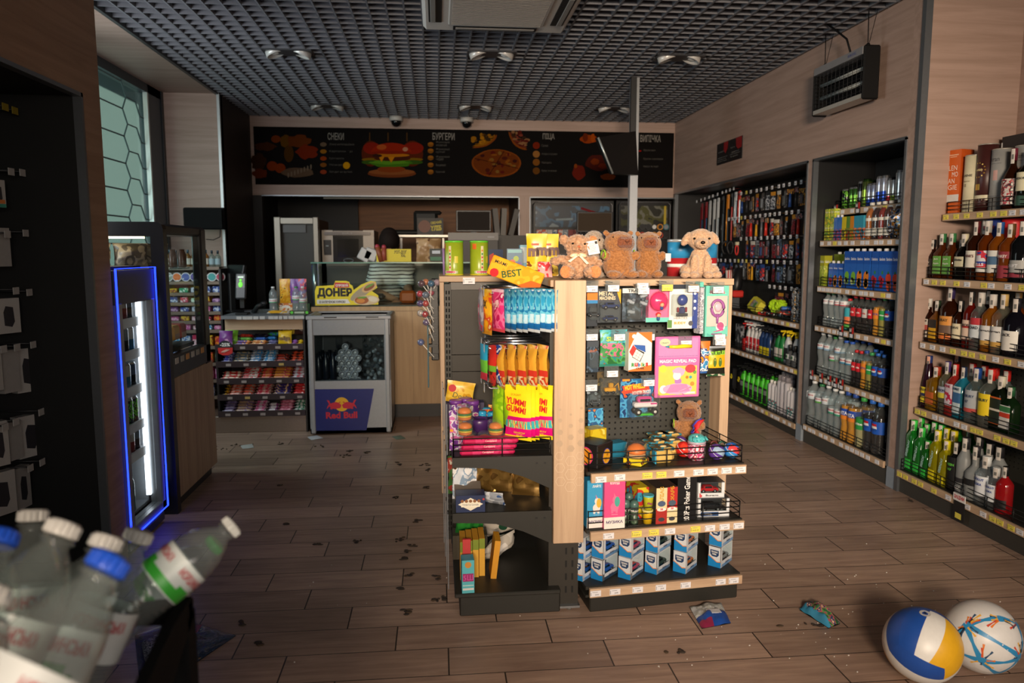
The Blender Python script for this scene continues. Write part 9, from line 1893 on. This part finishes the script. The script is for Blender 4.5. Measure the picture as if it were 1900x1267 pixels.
flat_pack('film_pack','flat dark blue pack in shiny film on the floor behind the black stand','pack',((250,1180),(352,1156),(438,1180),(262,1300)),mf,.03,.012,fx_,20)
def cube_sphere(m,r,fn,n=12):
 for ax in range(3):
  for sg in(-1,1):
   A,B,C_=ax,(ax+1)%3,(ax+2)%3
   vs,fs,ms_=[],[],[]
   for j in range(n+1):
    for i in range(n+1):
     a,b=math.tan((i/n-.5)*pi/2),math.tan((j/n-.5)*pi/2);p=[0,0,0];p[A]=sg;p[B]=a*sg;p[C_]=b;vs.append(Vector(p).normalized()*r)
   for j in range(n):
    for i in range(n):k=j*(n+1)+i;fs.append((k,k+1,k+n+2,k+n+1));ms_.append(fn(ax,sg,(i+.5)/n,(j+.5)/n))
   m.add(vs,fs,lambda q:ms_[q],None,True)
VY,VW,VB=mat('d8a41e',.4),mat('d8d6d2',.4),mat('1f4a9a',.4)
r=.113;p=atz(1711,1196,r);m=MB();cube_sphere(m,r,lambda ax,sg,s,t:(VY,VW,VB)[min(2,int((t if ax!=1 else s)*3))]);m.disc((0,0,r*.995),.016,mat('b8b6b2',.5),R(.55,'Y')@R(-.3,'X'));m.disc((0,0,r*1.0),.004,BLACK,R(.55,'Y')@R(-.3,'X'))
vb=put('volleyball',m,'yellow blue and white volleyball on the floor','ball',p,0,None,R(radians(38))@R(radians(-38),'Y')@R(radians(24),'X'))
r=.112;p=atz(1821,1180,r);m=MB();cube_sphere(m,r,lambda*a:mat('d4d2d0',.4));rb_=random.Random(6)
BLs=mat('2f86b8',.4);D3=[Vector(v).normalized()for v in((-.75,-.35,.55),(-.55,-.75,-.25),(.45,-.85,-.15),(.6,-.5,.6),(.05,-.6,.85),(-.95,-.1,-.2),(.95,-.2,-.3),(0,-.75,-.75))]
def arc(a,b,w0,mt):
 def fn(u,v):d=a.lerp(b,v).normalized();s=d.cross(b-a).normalized();return(d+s*(u-.5)*w0*(.4+1.2*abs(v-.5))).normalized()*r*1.003
 m.surf(fn,2,12,mt)
for i,j in((0,1),(1,2),(2,0),(0,4),(4,3),(3,2),(1,5),(0,5),(2,6),(3,6),(1,7),(2,7)):arc(D3[i],D3[j],.19,BLs)
for i in range(46):
 c=D3[rb_.choice((0,1,2,3,4))];d=Vector((rb_.uniform(-1,1),rb_.uniform(-.3,.3),rb_.uniform(-1,1))).normalized();a=(c+d*.12).normalized();arc(a,(c+d*rb_.uniform(.3,.5)+Vector((.06,0,.03))*rb_.uniform(-1,1)).normalized(),.06,mat(rb_.choice(('d8762a','c8462a','2a2420','e0a83a','2a4a6a')),.4))
put('football',m,'white football with blue lines and orange streaks beside the volleyball','ball',p)
for(px4,c,lab)in((((446,827),(468,824),(471,831),(450,833)),'d0d0cc','white paper scrap on the floor before the candy rack'),(((570,811),(588,808),(600,813),(578,817)),'d4d6da','white paper scrap at the foot of the drinks cooler'),(((727,810),(744,808),(753,814),(736,816)),'6a7a6a','grey green wrapper on the floor right of the drinks cooler')):flat_pack('paper_scrap',lab,'paper',px4,mat(c,.6),.006,.006,None,5)
m=MB();rb_=random.Random(12)
CL_=[(405,832,18,5),(440,825,24,6),(520,823,5,3),(595,828,8,2),(640,845,12,3),(652,838,10,3),(681,840,5,3),(520,900,8,2),(740,860,10,3),(790,862,12,3),(793,872,5,3),(735,924,8,4),(790,905,6,3),(772,966,9,3),(740,1003,9,5),(765,1012,9,4),(756,1023,5,3),(752,1036,6,3),(758,1067,10,5),(745,1092,7,3),(812,1075,8,6),(806,1116,9,4),(757,1134,6,6),(530,973,5,2),(448,1155,4,4),(480,1194,5,4),(1510,1160,60,5),(1260,1207,18,6),(660,1005,6,2),(590,1010,8,2),(820,1110,6,4),(1690,930,10,3)]
for(u,v,ru,rv)in CL_:
 for i in range(6):p=atz(u+rb_.gauss(0,ru*.5),v+rb_.gauss(0,rv*.5),0);m.ell((p.x,p.y,.002),(rb_.uniform(.004,.016),rb_.uniform(.004,.01),.003),mat(('2f2620','3a3028','4a3a2a')[i%3],.9),None,6,4)
o=tag(obj('debris',m),'dark scattered dirt and leaf crumbs on the plank floor','debris');o['kind']='stuff'
m=MB()
for i in range(120):u,v=(rb_.uniform(1180,1880),rb_.uniform(1040,1260))if i%3 else(rb_.uniform(420,1880),rb_.uniform(860,1240));p=atz(u,v,0);s=rb_.uniform(.001,.003);m.box((p.x,p.y,s*.5),(s*1.6,s,s),mat('d0ccc4',.4),R(0),0)
o=tag(obj('glass_crumbs',m),'tiny pale glass crumbs scattered over the floor','glass crumbs');o['kind']='stuff'
